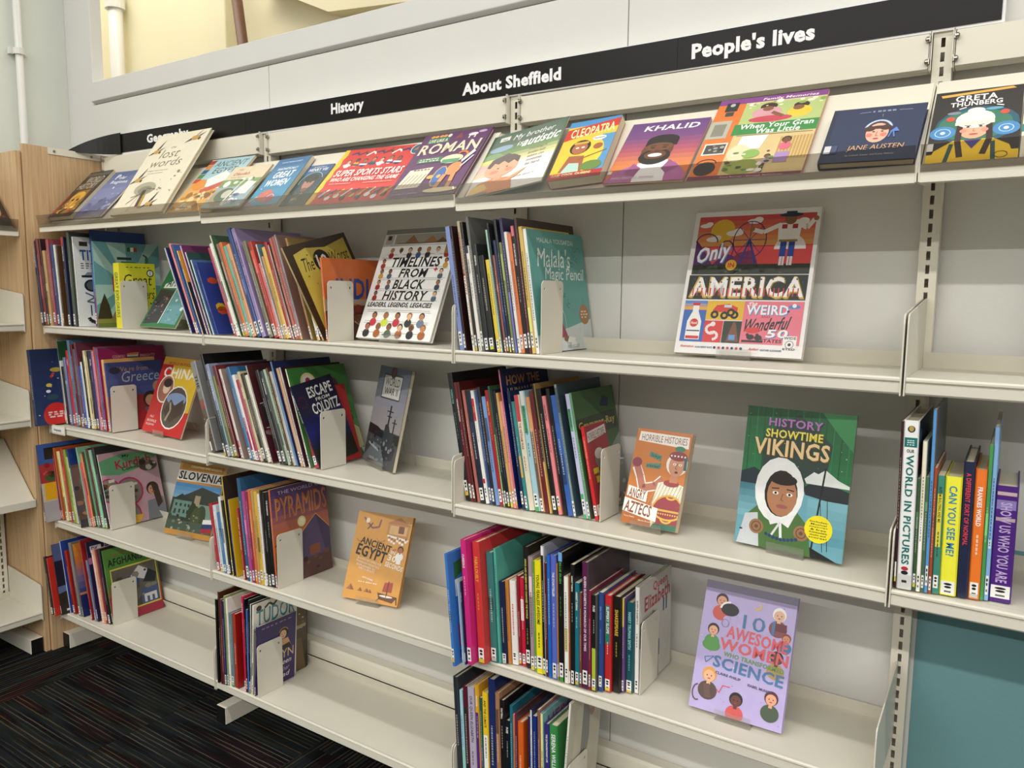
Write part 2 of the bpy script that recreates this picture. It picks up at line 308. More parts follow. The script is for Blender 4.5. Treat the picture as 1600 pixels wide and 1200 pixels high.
# ---------------- cover artwork ----------------
SK=('c98a62','8a5a3c','e8b890','5c3a28','a86c48')
def people(A,y,q,n,x0=.06,x1=.94,tops=('2a2a30','a03030','305a90','c8a040','f0f0f0','4a7a4a'),hair=('1c1412','1a1a1a','4a2a1a','8a5a2a')):
    for i in range(n): A.fig(x0+(x1-x0)*(i+.5)/n,y,q,A.rnd.choice(SK),A.rnd.choice(hair),A.rnd.choice(tops))
def a_timelines(A):
    A.r(0,0,1,1,'f4f3f0').r(.0,.955,1,1,'8c8c88').r(.03,.86,.13,.95,'c8c8c8').r(.05,.9,.1,.94,'303030').r(.16,.86,.97,.95,'b8b4ac').p([(.3,.865),(.4,.94),(.5,.865)],'a87850').p([(.55,.865),(.66,.93),(.76,.865)],'c09060').p([(.72,.865),(.8,.91),(.88,.865)],'8a6040').e(.9,.9,.05,.04,'7a2430').r(.2,.865,.9,.87,'5a4030')
    for y,a,b in((.805,.1,.97),(.69,.06,.97),(.59,.06,.97),(.49,.06,.95),(.39,.06,.95),(.3,.05,.9),(.2,.06,.92),(.1,.05,.92)):
        A.l([(a,y+.04),(b,y+.04)],.006,'b0b0ac'); A.l([(a,y-.045),(b,y-.045)],.006,'b0b0ac')
    people(A,.8,.028,7,.1,.97); 
    A.r(.87,.76,.96,.84,'a87838')
    for y,c in((.69,1),(.59,1),(.49,1),(.39,1)):
        pass
    A.t('TIMELINES',.2,.645,.86,.735,'161616',1,.2).t('FROM',.36,.55,.72,.63,'161616',1,.2).t('BLACK',.32,.445,.73,.53,'161616',1,.2).t('HISTORY',.22,.345,.8,.43,'161616',1,.2)
    for x,y in((.09,.7),(.93,.7),(.1,.605),(.22,.605),(.9,.605),(.1,.505),(.24,.505),(.9,.505),(.1,.405),(.9,.405)): A.fig(x,y,.026,A.rnd.choice(SK),'1c1412',A.rnd.choice(('a03030','506070','c8a040','304050')))
    A.l([(.8,.62),(.85,.62)],.012,'c02030').l([(.825,.602),(.825,.638)],.012,'c02030').t('LEADERS, LEGENDS, LEGACIES',.04,.275,.9,.325,'1c1c1c',1,.2)
    people(A,.205,.036,5,.1,.9,('c8d840','303038','c03040','6a7a90','f0f0f0')); A; people(A,.105,.036,6,.05,.95,('70a050','2a2a30','506a50','a86030'))
    A.t('MIREILLE HARPER',.36,.03,.62,.045,'303030',1)
def a_america(A):
    A.r(0,0,1,1,'f2efee').r(.04,.56,.97,.965,'d84848').g(.04,.75,.97,.965,['e8a05a','e07050','d04a4a'],6).o(.25,.86,.1,'e8b838')
    for x,y,q in((.1,.9,.05),(.18,.8,.06),(.35,.84,.07),(.5,.92,.06),(.85,.9,.07)): A.e(x,y,q,q*.3,'f6eeea').e(x+.03,y+.012,q*.6,q*.3,'f6eeea')
    A.e(.8,.72,.12,.1,'f4e8e8',0,180).p([(.04,.6),(.04,.8),(.12,.72),(.2,.62),(.3,.7),(.42,.66),(.55,.6)],'5a2a6a').p([(.3,.6),(.4,.7),(.52,.72),(.58,.6)],'7a2a50')
    for k in range(8): A.arc(.48,.79,.13,.13,k*45,k*45+45,.008,'4a2a70',4).l([(.48,.79),(.48+.13*math.cos(k*.785),.79+.13*math.sin(k*.785))],.005,'3a2a80')
    A.l([(.48,.79),(.42,.62)],.016,'2a3a90').l([(.48,.79),(.55,.62)],.016,'2a3a90').arc(.13,.78,.09,.06,0,180,.01,'5a2a6a').arc(.3,.72,.06,.07,0,360,.01,'5a2a6a')
    A.r(.04,.55,.97,.62,'2c3226').speck(26,('4a5440','1c2018'),.06,.56,.95,.61,.02)
    x=.78
    A.r(x-.055,.66,x-.008,.79,'24459c').r(x+.008,.66,x+.055,.79,'24459c').r(x-.05,.61,x-.01,.67,'e8e0e0').r(x+.01,.61,x+.05,.67,'e8e0e0').r(x-.03,.61,x-.025,.67,'c03040').r(x+.025,.61,x+.03,.67,'c03040').p([(x-.08,.78),(x+.08,.78),(x+.09,.9),(x-.09,.9)],'f4f0ec').r(x-.07,.77,x+.07,.785,'a88040').l([(x-.07,.89),(x-.2,.84),(x-.28,.86)],.035,'f4f0ec').l([(x+.07,.89),(x+.13,.86),(x+.18,.92)],.035,'f4f0ec').o(x+.19,.925,.02,'a86c48').o(x-.29,.865,.02,'a86c48').r(x-.06,.86,x-.02,.89,'b02838').r(x+.02,.86,x+.06,.89,'b02838').o(x,.925,.045,'8a5a3c').e(x,.955,.09,.014,'20304c').r(x-.04,.955,x+.04,.98,'20304c')
    A.t('Only',.06,.62,.34,.76,'f4f4f8',1,.35,a=14,sh='6a88c8').o(.36,.615,.045,'e8b038').t('IN',.335,.6,.385,.63,'c83030',1)
    A.r(.03,.375,.97,.545,'23281f')
    A.t('AMERICA',.045,.385,.955,.535,'d8b040',1,sh='a88830').t('AMERICA',.06,.395,.95,.53,'f4f0ee',1)
    for i in range(24):
        xx=.075+i*.036; A.r(xx,.4,xx+.01,.455,'c83048'); A.n-=1
    A.n+=1; A.r(.075,.49,.94,.527,'2a3a80') if 0 else None
    for i in range(20): A.o(.08+i*.045,.515-.02*(i%2),.007,'2a3a80')
    A.r(.03,.08,.22,.365,'3a66b8').g(.03,.3,.22,.365,['e8a848','5a8ad0'],3).p([(.07,.095),(.19,.095),(.19,.22),(.155,.29),(.155,.34),(.105,.34),(.105,.29),(.07,.22)],'f4f2f0').r(.1,.33,.16,.35,'d03030').r(.075,.1,.185,.12,'d03030').o(.13,.21,.035,'d03030').t('Hood',.105,.2,.155,.22,'f8f0f0',1).l([(.075,.155),(.185,.155)],.01,'2a3a70')
    A.r(.22,.235,.52,.365,'e8b830').p([(.27,.3),(.3,.335),(.4,.345),(.47,.32),(.47,.295),(.28,.285)],'d83c30').r(.36,.32,.42,.338,'bcd8e8')
    for xx,yy in((.29,.27),(.37,.265),(.45,.27),(.42,.285)): A.o(xx,yy,.033,'1c2018').o(xx,yy,.014,'d8a830')
    A.r(.22,.08,.37,.228,'d83838').arc(.28,.17,.04,.03,90,330,.022,'f4e8e8').arc(.3,.125,.035,.025,-90,150,.022,'f4e8e8').o(.29,.205,.02,'f4e8e8')
    A.r(.375,.08,.52,.228,'2c3226').p([(.41,.09),(.45,.22),(.47,.22),(.51,.09)],'7a4a34').r(.43,.1,.48,.135,'5a9ad0')
    A.r(.52,.08,.97,.365,'e8788c').t('The',.55,.33,.62,.36,'f4f0f0',1,.3,a=12).t('WEIRD',.54,.275,.86,.34,'f6f2f4',1,0,sh='5a88c8').t('AND',.66,.255,.73,.268,'c03040',1).t('Wonderful',.535,.17,.88,.255,'1c1c20',1,.35,a=5).t('50',.72,.125,.88,.18,'f6f2e8',1,.2,sh='3a78c8').t('STATES',.68,.092,.84,.115,'1c1c20',1,.1).e(.9,.33,.045,.014,'5a88c8').o(.9,.338,.016,'f4f0f0').o(.86,.3,.01,'2a3a80')
    A.r(.535,.09,.7,.105,'2c2420').e(.6,.125,.03,.018,'2c2420').e(.66,.122,.03,.018,'2c2420').o(.575,.14,.012,'2c2420').o(.65,.14,.012,'2c2420').e(.61,.17,.06,.02,'d83838')
    A.r(.85,.055,.95,.14,'f2efee').arc(.9,.085,.03,.025,0,360,.004,'202020').o(.9,.085,.012,'202020').t('WIDE',.855,.118,.945,.135,'202020',1).t('EYED',.855,.05,.945,.063,'202020',1)
    for i in range(7): A.o(.33+i*.035,.045,.011,('28386a','c83048')[i%2])
    A.t('Illustrations',.05,.04,.16,.055,'d84848',1,.3).t('ALAN BERRY RHYS',.17,.038,.31,.05,'3a5a88',1).t('Author',.6,.038,.68,.055,'d84848',1,.3).t('HEATHER ALEXANDER',.69,.036,.85,.048,'3a5a88',1)
def a_china(A):
    A.r(0,0,1,1,'c82a2c').p([(.3,1),(1,1),(1,.32),(.62,.30),(.25,.6)],'e8c030').r(0,.9,1,1,'d8a83c').t('WORLD IN FOCUS',.15,.9,.75,.94,'c82a2c',1).t('CHINA',.1,.73,.93,.87,'f6f2e8',1)
    A.o(.27,.58,.2,'f4f0e8').o(.27,.58,.18,'a86c58').o(.29,.6,.09,'e8d0b8').e(.29,.66,.11,.06,'40302a').o(.62,.36,.3,'f4f0e8').o(.62,.36,.28,'5a5048').e(.62,.47,.24,.08,'8aa0c8').p([(.38,.3),(.5,.46),(.62,.38),(.8,.48),(.86,.3),(.62,.16)],'4a3c34').l([(.5,.18),(.56,.32),(.5,.42)],.04,'a89888')
    A.t('ALI',.1,.19,.2,.22,'f0c8c0',1).t('BROWNLIE',.06,.13,.3,.165,'f0c8c0',1).t('BOJANG',.06,.08,.27,.115,'f0c8c0',1)
def a_ww2(A):
    A.g(0,.35,1,1,['a8a0a0','989aa8','7a8090'],8).r(0,0,1,.36,'4a4c50').p([(0,.3),(0,.4),(.3,.38),(.5,.34),(1,.35),(1,.25)],'26282a').r(.2,.68,.78,.92,'e4e2dc').l([(.2,.68),(.78,.68),(.78,.92),(.2,.92),(.2,.68)],.02,'505458').o(.48,.95,.09,'505460').o(.48,.95,.05,'a05858').t('WORLD',.26,.81,.72,.89,'202224',0).t('WAR II',.28,.72,.7,.79,'202224',0)
    A.p([(.42,.2),(.95,.22),(.9,.1),(.5,.05)],'30343a').p([(.5,.2),(.52,.42),(.6,.44),(.7,.36),(.85,.34),(.86,.2)],'3c4046').r(.58,.4,.62,.62,'34383c').l([(.5,.56),(.7,.56)],.015,'34383c').l([(.53,.51),(.67,.51)],.015,'34383c').r(.77,.33,.8,.5,'34383c').l([(.72,.46),(.86,.46)],.015,'34383c').p([(.0,.05),(.25,.22),(.5,.2),(.72,.02),(0,0)],'6c7478').l([(.1,.2),(.45,.15)],.03,'a8b0b4').r(.2,.04,.5,.07,'90989c').speck(24,('8a8e90','202224','5a5e60'),.1,.05,.9,.3,.03)
def a_slovenia(A):
    A.r(0,0,1,1,'c8903c').r(.05,.9,.97,.98,'a87838').t('COUNTRIES AND CITIZENS',.25,.925,.93,.955,'e8d0a0',1).r(0,.74,1,.88,'f2f0ec').t('SLOVENIA',.03,.755,1,.87,'1a1a1a',1,.1).r(0,.07,1,.71,'3a4a3c').g(.0,.5,1,.71,['78a8c8','4a88c0'],4).p([(.0,.45),(.35,.58),(.6,.68),(1,.62),(1,.3),(0,.3)],'343c34').r(.05,.25,.45,.48,'6a8e84').r(.6,.25,.95,.45,'7a988c').p([(.02,.47),(.2,.56),(.48,.47)],'2a3430')
    for x in(.1,.2,.3,.38): A.r(x,.3,x+.04,.35,'26302e').r(x,.39,x+.04,.43,'26302e')
    A.r(.5,.42,.62,.56,'a89878').e(.5,.28,.1,.18,'2c3a24').e(.7,.27,.11,.17,'3a4628').e(.6,.25,.1,.16,'46502c').r(0,.07,1,.2,'48584a').speck(30,('6a8070','2a3430','a8a898'),.02,.08,.98,.3,.03)
    A.p([(.78,.08),(1,.1),(1,.28),(.78,.26)],'f0f0f0').p([(.78,.08),(1,.1),(1,.16),(.78,.14)],'a82838').p([(.78,.14),(1,.16),(1,.22),(.78,.2)],'2a3c70')
def a_egypt30(A):
    A.r(0,0,1,1,'d89c4c').l([(.12,.93),(.3,.82),(.42,.84),(.44,.93)],.03,'8a5a6a').e(.2,.9,.035,.03,'f0e0d0').l([(.22,.8),(.3,.88)],.02,'5a3a48').p([(.58,.9),(.78,.96),(.98,.9),(.96,.74),(.58,.77)],'c08a50').p([(.56,.9),(.78,.98),(.99,.89)],'b87848').r(.62,.78,.93,.88,'dcb078').r(.78,.8,.88,.88,'7a4a30').l([(.6,.76),(.98,.73)],.03,'f4ece0')
    for i in range(7): A.fig(.64+i*.05,.74-.015*(i%3),.018,'c87a50','201814','f4f0ea')
    A.t('ANCIENT',.14,.6,.72,.68,'241a14',1,a=-9).t('EGYPT',.1,.47,.66,.6,'1c1410',1,a=-9).t('IN',.72,.56,.8,.6,'f6eee0',1,a=-9).t('30',.68,.48,.84,.55,'f6eee0',1,a=-9).t('SECONDS',.66,.4,.98,.455,'f6eee0',1,a=-9)
    for i,(x0,x1) in enumerate(((.14,.6),(.13,.57),(.15,.5),(.2,.5),(.22,.44))): A.t(('30 AWESOME TOPICS FOR','PHARAOH FANATICS','EXPLAINED IN','HALF A MINUTE','')[i],x0,.43-i*.034,x1,.455-i*.034,'f0dcc0',1,a=-9)
    A.fig(.88,.62,.055,'b86a44','201814','f4f0ea').r(.84,.46,.92,.53,'f4f0ea').l([(.8,.62),(.74,.6)],.02,'b86a44')
    A.t('CATH SENKER',.3,.24,.5,.258,'f6eee0',1,a=-9).dash(.24,.6,.2,.012,'f0dcc0',8)
    for x,q in((.12,.07),(.3,.045),(.42,.05),(.48,.04)): A.p([(x-q,.1),(x,.1+q*.9),(x+q,.1)],'a8704c').p([(x,.1),(x,.1+q*.9),(x+q,.1)],'8a5a44')
    A.p([(.62,.12),(.66,.05),(.9,.03),(.97,.1)],'6a4434').e(.78,.09,.12,.012,'f0e0d0').p([(.7,.14),(.72,.24),(.86,.25),(.86,.14)],'a84a40').l([(.78,.08),(.79,.26)],.012,'4a3024').l([(.62,.02),(.68,.08)],.01,'5a3a28').l([(.98,.02),(.96,.1)],.015,'4a3024').arc(.12,.68,.05,.03,180,340,.012,'a87838').arc(.5,.72,.08,.04,200,340,.008,'a87040')
def a_aztecs(A):
    A.g(0,0,1,1,['b86418','cf7a28','c87020'],8).p([(.05,.87),(.97,.84),(.96,.96),(.06,.97)],'f4ece4').t('HORRIBLE HISTORIES',.1,.875,.93,.945,'7a3c28',0)
    A.l([(.1,.6),(.2,.5),(.28,.38),(.5,.42),(.62,.5)],.16,'f4ece4').l([(.1,.62),(.2,.5),(.28,.38),(.5,.42),(.62,.5)],.12,'b87058').e(.1,.64,.09,.05,'8a3048').o(.82,.67,.19,'f4ece4').p([(.5,.25),(.55,.46),(.75,.5),(1,.46),(1,0),(.55,0)],'ece6d0')
    for i in range(9): A.l([(.55+i*.06,.46),(.42+i*.06,.22)],.006,'a8a080').l([(.5+i*.06,.22),(.6+i*.06,.46)],.006,'a8a080')
    A.e(.78,.47,.14,.035,'9a3838').r(.74,.48,.88,.56,'c8805c').e(.82,.66,.14,.115,'d08c68').e(.82,.755,.16,.05,'8a3038').e(.83,.83,.09,.03,'3a7a60').l([(.96,.75),(.97,.62)],.05,'2a5a60')
    for i in range(5): A.o(.7+i*.06,.755,.016,'f0e8e0')
    A.e(.78,.67,.03,.012,'f4f0ec').e(.88,.67,.03,.012,'f4f0ec').o(.78,.67,.01,'101010').o(.88,.67,.01,'101010').l([(.83,.68),(.80,.63),(.84,.62)],.012,'8a4a38').e(.83,.59,.03,.012,'4a1818')
    A.p([(.3,.72),(.52,.68),(.53,.74),(.31,.77)],'4a8a78').t("'You've got",.32,.7,.51,.75,'141414',1,.2,a=-8).p([(.27,.6),(.53,.6),(.54,.66),(.28,.64)],'4a8a78').t("to have heart!'",.29,.605,.52,.64,'141414',1,.2)
    A.o(.8,.17,.3,'e0a838').o(.8,.17,.27,'9a2f3a').arc(.8,.2,.26,.1,190,350,.03,'e0b848').r(.56,.18,1,.2,'d8b048').arc(.8,.12,.1,.05,200,340,.03,'e0b848').arc(.82,.34,.08,.03,200,340,.03,'e0b848')
    for i in range(11): A.o(.57+i*.042,.155,.014,'e0b848')
    A.p([(.03,.28),(.4,.24),(.4,.35),(.03,.39)],'f6f2ec').t('ANGRY',.06,.265,.37,.365,'8a4420',1,a=-4).p([(.0,.12),(.63,.06),(.63,.2),(.0,.26)],'f6f2ec').t('AZTECS',.03,.105,.52,.225,'8a4420',1,a=-5).t('Terry Deary',.04,.06,.24,.08,'f0d8c0',1).t('Martin Brown',.32,.04,.55,.058,'f0d8c0',1).p([(.55,0),(1,0),(1,.06),(.6,.05)],'2f6a50')
def a_vikings(A):
    A.g(0,.45,1,1,['2a7a48','1f6a3c','1c5c34'],8)
    for i in range(14): A.l([(.05+i*.07,.45),(.03+i*.072,1)],.008,'2f8050' if i%2 else '174c2c')
    A.p([(.18,.8),(.5,.97),(.82,.78),(.78,.5),(.2,.5)],'2c4038').p([(.7,1),(1,1),(1,.75),(.86,.86)],'3a8a50').speck(22,('d8f0d8','a8d0a8'),.02,.6,.98,.98,.006)
    A.r(0,.0,1,.44,'6aa4b4').p([(0,.44),(0,.52),(.12,.56),(.3,.5),(.3,.44)],'203038').p([(.6,.47),(.7,.53),(.85,.51),(1,.48),(1,.38),(.62,.42)],'24282c').p([(.6,.53),(.68,.585),(.72,.575),(.78,.61),(.9,.55),(1,.52),(1,.5),(.62,.5)],'e8ece8').g(.0,.2,.3,.44,['7ab0bc','4a8090'],5).g(.65,.1,1,.4,['5a98a8','78b0bc'],5)
    A.l([(.78,.62),(.72,.04)],.016,'141818').l([(.82,.42),(.86,.06)],.006,'202828').l([(.74,.5),(.82,.05)],.006,'202828').p([(.7,.07),(.95,0),(.7,0)],'101414')
    A.p([(.18,.0),(.1,.22),(.2,.3),(.55,.3),(.68,.2),(.72,.0)],'4a7038').p([(.02,.0),(.08,.22),(.2,.24),(.24,0)],'c8ccd0').e(.38,.42,.23,.235,'f0f0ee').e(.4,.4,.155,.165,'2a1a14').e(.41,.385,.14,.145,'b07a58').e(.41,.5,.13,.04,'241814')
    A.e(.35,.4,.028,.012,'f0e8e0').e(.48,.4,.028,.012,'f0e8e0').o(.35,.4,.012,'20140e').o(.48,.4,.012,'20140e').l([(.31,.43),(.38,.435)],.01,'2a1a14').l([(.45,.435),(.52,.43)],.01,'2a1a14').l([(.42,.4),(.405,.355),(.43,.35)],.01,'8a5a40').e(.42,.31,.055,.014,'a05a54')
    A.p([(.27,.27),(.42,.22),(.56,.28),(.5,.17),(.42,.2),(.33,.17)],'e8e8e8').l([(.42,.2),(.44,.08)],.025,'e8e8e8').l([(.42,.2),(.35,.1)],.02,'dcdcdc')
    for x,y in((.2,.14),(.62,.15)): A.o(x,y,.07,'9a7050').arc(x,y,.045,.035,0,360,.008,'5a4030').o(x,y,.018,'6a4a34')
    for i in range(9): A.o(.3+i*.035,.1-.02*math.sin(i/8*3.14),.016,'28406a')
    A.t('HISTORY',.22,.87,.72,.93,'b078b8',1,sh='4a2a50').t('SHOWTIME',.2,.79,.73,.85,'f0e060',1,sh='5a5018').t('VIKINGS',.1,.66,.8,.78,'f0d098',1,0,sh='7a5020').o(.77,.2,.125,'f2e018')
    for i,s_ in enumerate(('Includes:','Musical','playscript','& free','downloadable','music and','scores!')): A.t(s_,.69+.01*(i%2),.245-i*.018,.85-.01*(i%2),.257-i*.018,'303010',1)
    A.dash(.04,.1,.1,.01,'202830',1)
def a_women(A):
    A.r(0,0,1,1,'bdaede').r(0,.94,1,1,'8a84a0').speck(40,('f0ecf8','5a5098','8a80b8'),.02,.02,.98,.9,.006)
    F=[(.2,.86,.085,'e0a080','2a1c18','d05a50'),(.83,.84,.09,'e8b898','f2f0f0','8a4a50'),(.15,.62,.08,'eab090','2a2022','5a9a50'),(.93,.68,.06,'d89070','8a3a28','4a78a8'),(.86,.52,.085,'6a4434','241c1a','b89858'),(.18,.27,.1,'f0b890','e0a050','5a4840'),(.5,.14,.09,'6a3c38','201818','d85a58'),(.86,.22,.09,'e8a888','5a2830','4a5a44')]
    for f in F: A.fig(f[0],f[1],f[2]*.85,f[3],f[4],f[5])
    A.e(.3,.8,.1,.05,'1c1c20').arc(.3,.8,.1,.055,90,180,.02,'f4f4f4').r(.8,.72,.92,.78,'6a2c34').l([(.16,.2),(.2,.1)],.07,'6a5048').arc(.07,.12,.05,.06,90,300,.014,'6a4850').e(.15,.5,.1,.045,'5a9a50')
    A.t('101',.46,.68,.8,.79,'4a78a8',0).t('AWESOME',.3,.575,.96,.67,'e06068',1,0,a=-3).t('WOMEN',.24,.48,.98,.57,'e06068',1,0,a=-2).t('WHO TRANSFORMED',.3,.43,.95,.465,'6a9a5a',1,a=-3).t('SCIENCE',.2,.33,.96,.42,'4a78a8',1,0,a=-3).t('CLAIRE PHILIP',.24,.29,.52,.31,'4a4a68',1,a=-3).t('ISABEL MUNOZ',.6,.26,.86,.28,'4a4a68',1,a=-3)
    A.l([(.86,.62),(.9,.66),(.88,.6)],.012,'c04048').l([(.28,.18),(.31,.16),(.34,.22),(.42,.22)],.01,'e06068').l([(.1,.4),(.2,.42),(.12,.36),(.1,.4)],.008,'4a78a8').o(.28,.72,.04,'bdaede').arc(.27,.69,.04,.03,0,360,.007,'8a7ab0').arc(.6,.87,.03,.025,200,420,.02,'e8c070')
def a_tent(A): A.r(0,0,1,1,'2f7a48').r(0,.9,1,1,'3f8a54').p([(.1,.62),(.9,.82),(.9,.56),(.1,.56)],'f2f2ee').t('AFRICA',.15,.58,.8,.7,'2f5a40',1).p([(.04,.04),(.04,.55),(.48,.52),(.44,.06)],'3a3a40').p([(.5,.06),(.52,.52),(.96,.5),(.96,.04)],'6aa0a8').l([(.47,.05),(.5,.55)],.02,'f2f2ee').speck(30,('6a6a70','a87060','202024'),.06,.08,.44,.5,.03).speck(14,('8ab8bc','5a8a94','e0e8e8'),.54,.08,.94,.48,.04)
def a_world(A): A.r(0,0,1,1,'33261f').r(0,.9,1,.97,'5a544e').t('WORLD',.2,.74,.9,.88,'d8ccb8',0).t('HISTORY',.1,.6,.86,.73,'d8ccb8',0).r(0,.05,.08,.5,'a02a20').p([(.1,.1),(.3,.56),(.8,.58),(.95,.15),(.6,.04)],'8a6428').e(.52,.42,.27,.12,'d8a83c').e(.5,.3,.2,.16,'c08a30').e(.42,.36,.06,.025,'2a1a10').e(.62,.36,.06,.025,'2a1a10').l([(.52,.38),(.5,.24)],.04,'f0cc60').speck(16,('e8a030','8a2018','3a4a30','f0d080'),.1,.06,.9,.28,.07)
def a_polar(A): A.g(0,0,1,1,['6a709c','8088b4','5f6a98'],8).t('P',.22,.82,.36,.93,'f0f0f4',1).t('olar',.37,.82,.62,.89,'f0f0f4',1).t('Regions',.2,.7,.8,.79,'f0f0f4',1).p([(0,.1),(.2,.3),(.35,.2),(.55,.42),(.75,.3),(1,.5),(1,0),(0,0)],'5a6490').p([(0,.05),(.25,.16),(.5,.1),(.8,.22),(1,.1),(1,0),(0,0)],'7c84b0').speck(14,('9aa0c8','50587e'),.05,.05,.95,.6,.06).o(.5,.62,.03,'f0f0f4')
def bird(A,x,y,s,d=1):
    A.p([(x,y),(x+.1*s*d,y+.14*s),(x+.07*s*d,y+.04*s)],'2a2420').p([(x+.02*d*s,y),(x+.16*s*d,y+.05*s),(x+.07*s*d,y-.01*s)],'2a2420').e(x+.04*s*d,y,.06*s,.024*s,'c89848').o(x+.1*s*d,y-.012*s,.018*s,'3a2a20').p([(x-.02*s*d,y),(x-.09*s*d,y-.04*s),(x,y-.02*s)],'2a2420')
def a_lost(A):
    A.r(0,0,1,1,'ece3ca').t('the',.42,.80,.52,.83,'7a705c',0,.25).t('lost',.3,.68,.66,.79,'84785e',0,.25).t('words',.2,.57,.8,.67,'84785e',0,.25).t('ROBERT MACFARLANE',.22,.515,.62,.53,'6a604c',0).t('JACKIE MORRIS',.26,.48,.56,.495,'6a604c',0)
    bird(A,.12,.78,1.1,1);bird(A,.75,.9,1.3,1);bird(A,.1,.42,1.1,1);bird(A,.62,.1,1.1,1)
    A.e(.4,.3,.2,.08,'b0a890').e(.42,.28,.13,.05,'8a8474').l([(.42,.28),(.45,.08)],.07,'3a342c').l([(.47,.22),(.5,.06)],.04,'c89030').l([(.4,.26),(.2,.12)],.008,'5a5448').l([(.42,.24),(.22,.2)],.008,'5a5448').l([(.4,.3),(.3,.02)],.006,'a04838').l([(.44,.3),(.62,.28)],.01,'5a5448').speck(10,('b0a890','8a8068'),.6,.2,.95,.6,.02)
def a_aegypt(A):
    A.r(0,0,1,1,'e0aa5c').r(.0,.6,1,1,'a8ccd4').t('ANCIENT',.2,.84,.92,.95,'3a3a3c',0,.1).t('EGYPT',.28,.71,.8,.82,'3a3a3c',0,.1)
    for i,c in enumerate(('b04028','e08838','3a5a8a','4a8a48','c84830')): A.p([(0,.98-i*.09),(.15,.98-i*.09),(.13,.9-i*.09),(0,.9-i*.09)],c)
    A.p([(.3,.6),(.6,.75),(.9,.6),(.8,.4),(.4,.45)],'e8ece8').p([(.35,.4),(.9,.6),(.95,.5),(.4,.32)],'c85a44').e(.22,.5,.14,.1,'e8943c').e(.6,.28,.12,.06,'8a5a34').speck(40,('f0d898','c88838','f4ead0','a87030'),.02,.02,.98,.35,.06)
def a_olaudah(A):
    A.r(0,0,1,1,'9ab0b8').r(0,.68,1,1,'dccbaa').t('My',.18,.88,.32,.95,'c05a30',0,.3).t('Olaudah',.14,.78,.56,.86,'b84a30',1,.3).t('From Slavery',.14,.71,.5,.745,'7a5a44',0,.2).r(0,.5,1,.68,'7a9a5a').speck(20,('8aaa60','f0f0e8','5a7a48'),.02,.5,.98,.68,.07).e(.3,.25,.28,.22,'a89878').e(.34,.3,.22,.17,'5a6a58').e(.4,.32,.12,.1,'c8c4b0').l([(.45,.1),(.55,.6)],.03,'e8e8e0').p([(.55,.3),(.7,.62),(.95,.58),(.9,.3)],'eae8e0').speck(16,('e8eef0','8a9cb0','d0d8dc'),.5,.03,.98,.3,.06)
def a_great(A):
    A.g(0,0,1,1,['3a94b8','2f84b0','28689a'],6).t('KATE PANKHURST',.18,.9,.8,.925,'d8ecf4',1).t('FANTASTICALLY',.2,.74,.82,.79,'e8f4f8',1,.1).t('GREAT',.22,.57,.82,.71,'f6faf8',1,.15).t('WOMEN',.14,.4,.82,.54,'f6faf8',1,.15).e(.42,.2,.2,.13,'c86858').e(.6,.14,.16,.1,'b85060').arc(.62,.12,.12,.1,20,200,.02,'a8d8e8').l([(.05,.1),(.2,.2)],.04,'e8c848').r(0,.02,.2,.06,'d84a4a').speck(12,('e8f0f0','e8a050','8a3050'),.05,.05,.95,.4,.02)
def a_henry(A):
    A.r(0,0,1,1,'3a4a48').g(.0,.75,1,1,['3a6088','2f5a90'],4).e(.52,.55,.42,.26,'2c4048').arc(.5,.6,.4,.22,20,200,.025,'8ac0cc').e(.5,.55,.2,.16,'b0786a').e(.5,.66,.26,.09,'1c2826').e(.5,.38,.12,.05,'7a4a34').e(.44,.56,.03,.015,'201810').e(.56,.56,.03,.015,'201810').t('THE SECRET DIARY OF',.25,.93,.75,.96,'d8e4ec',1).t('HENRY VIII',.14,.84,.86,.915,'f4f4f4',1).speck(30,('4a5a50','2a3430','6a6a58'),.05,.02,.95,.32,.06).l([(.3,.1),(.55,.3)],.04,'b07a6a').dash(.3,.55,.14,.03,'d8c8a0',3)
def a_sports(A):
    A.r(0,0,1,1,'d43430').p([(0,0),(0,1),(.05,1),(.07,.9),(.05,.8),(.075,.7),(.05,.6),(.07,.5),(.05,.4),(.07,.3),(.05,.2),(.07,.1),(.05,0)],'f0c828')
    for i in range(7):
        x=.16+i*.105; A.fig(x,.76+.02*(i%2),.028,A.rnd.choice(SK),'201814',('f4f0ee','e0b030','28306a','2c6a50','f4f0ee','f4f0ee','28306a')[i]).l([(x-.05,.70),(x+.05,.69)],.02,('f4f0ee','28306a')[i%2])
        A.l([(x-.04,.9-.02*(i%3)),(x+.03,.93),(x+.07,.88)],.02,('28306a','5a3a30','f4f0ee')[i%3]).o(x+.035,.945,.012,'7a4a34')
    for i in range(9):
        x=.14+i*.095; A.fig(x,.2-.04*(i%2),.026,A.rnd.choice(SK),'201814',('28306a','f4f0ee','f4f0ee','2a2a30','e0b030')[i%5]).l([(x-.03,.12),(x+.05,.25)],.018,('f4f0ee','28306a','e0b030')[i%3])
    A.o(.93,.9,.07,'f4f4f0').o(.93,.9,.062,'1c5a70').p([(.89,.88),(.97,.88),(.93,.94)],'a07a50')
    A.t('SUPER SPORTS STARS',.1,.48,.93,.6,'f8f4f0',1,.15).t('WHO ARE CHANGING THE GAME',.1,.385,.93,.46,'f8f4f0',1,.15).t('RICK BROADBENT',.12,.335,.4,.36,'f0b0a8',1).t('ALEXANDER MOSTOV',.55,.335,.9,.36,'f0b0a8',1)
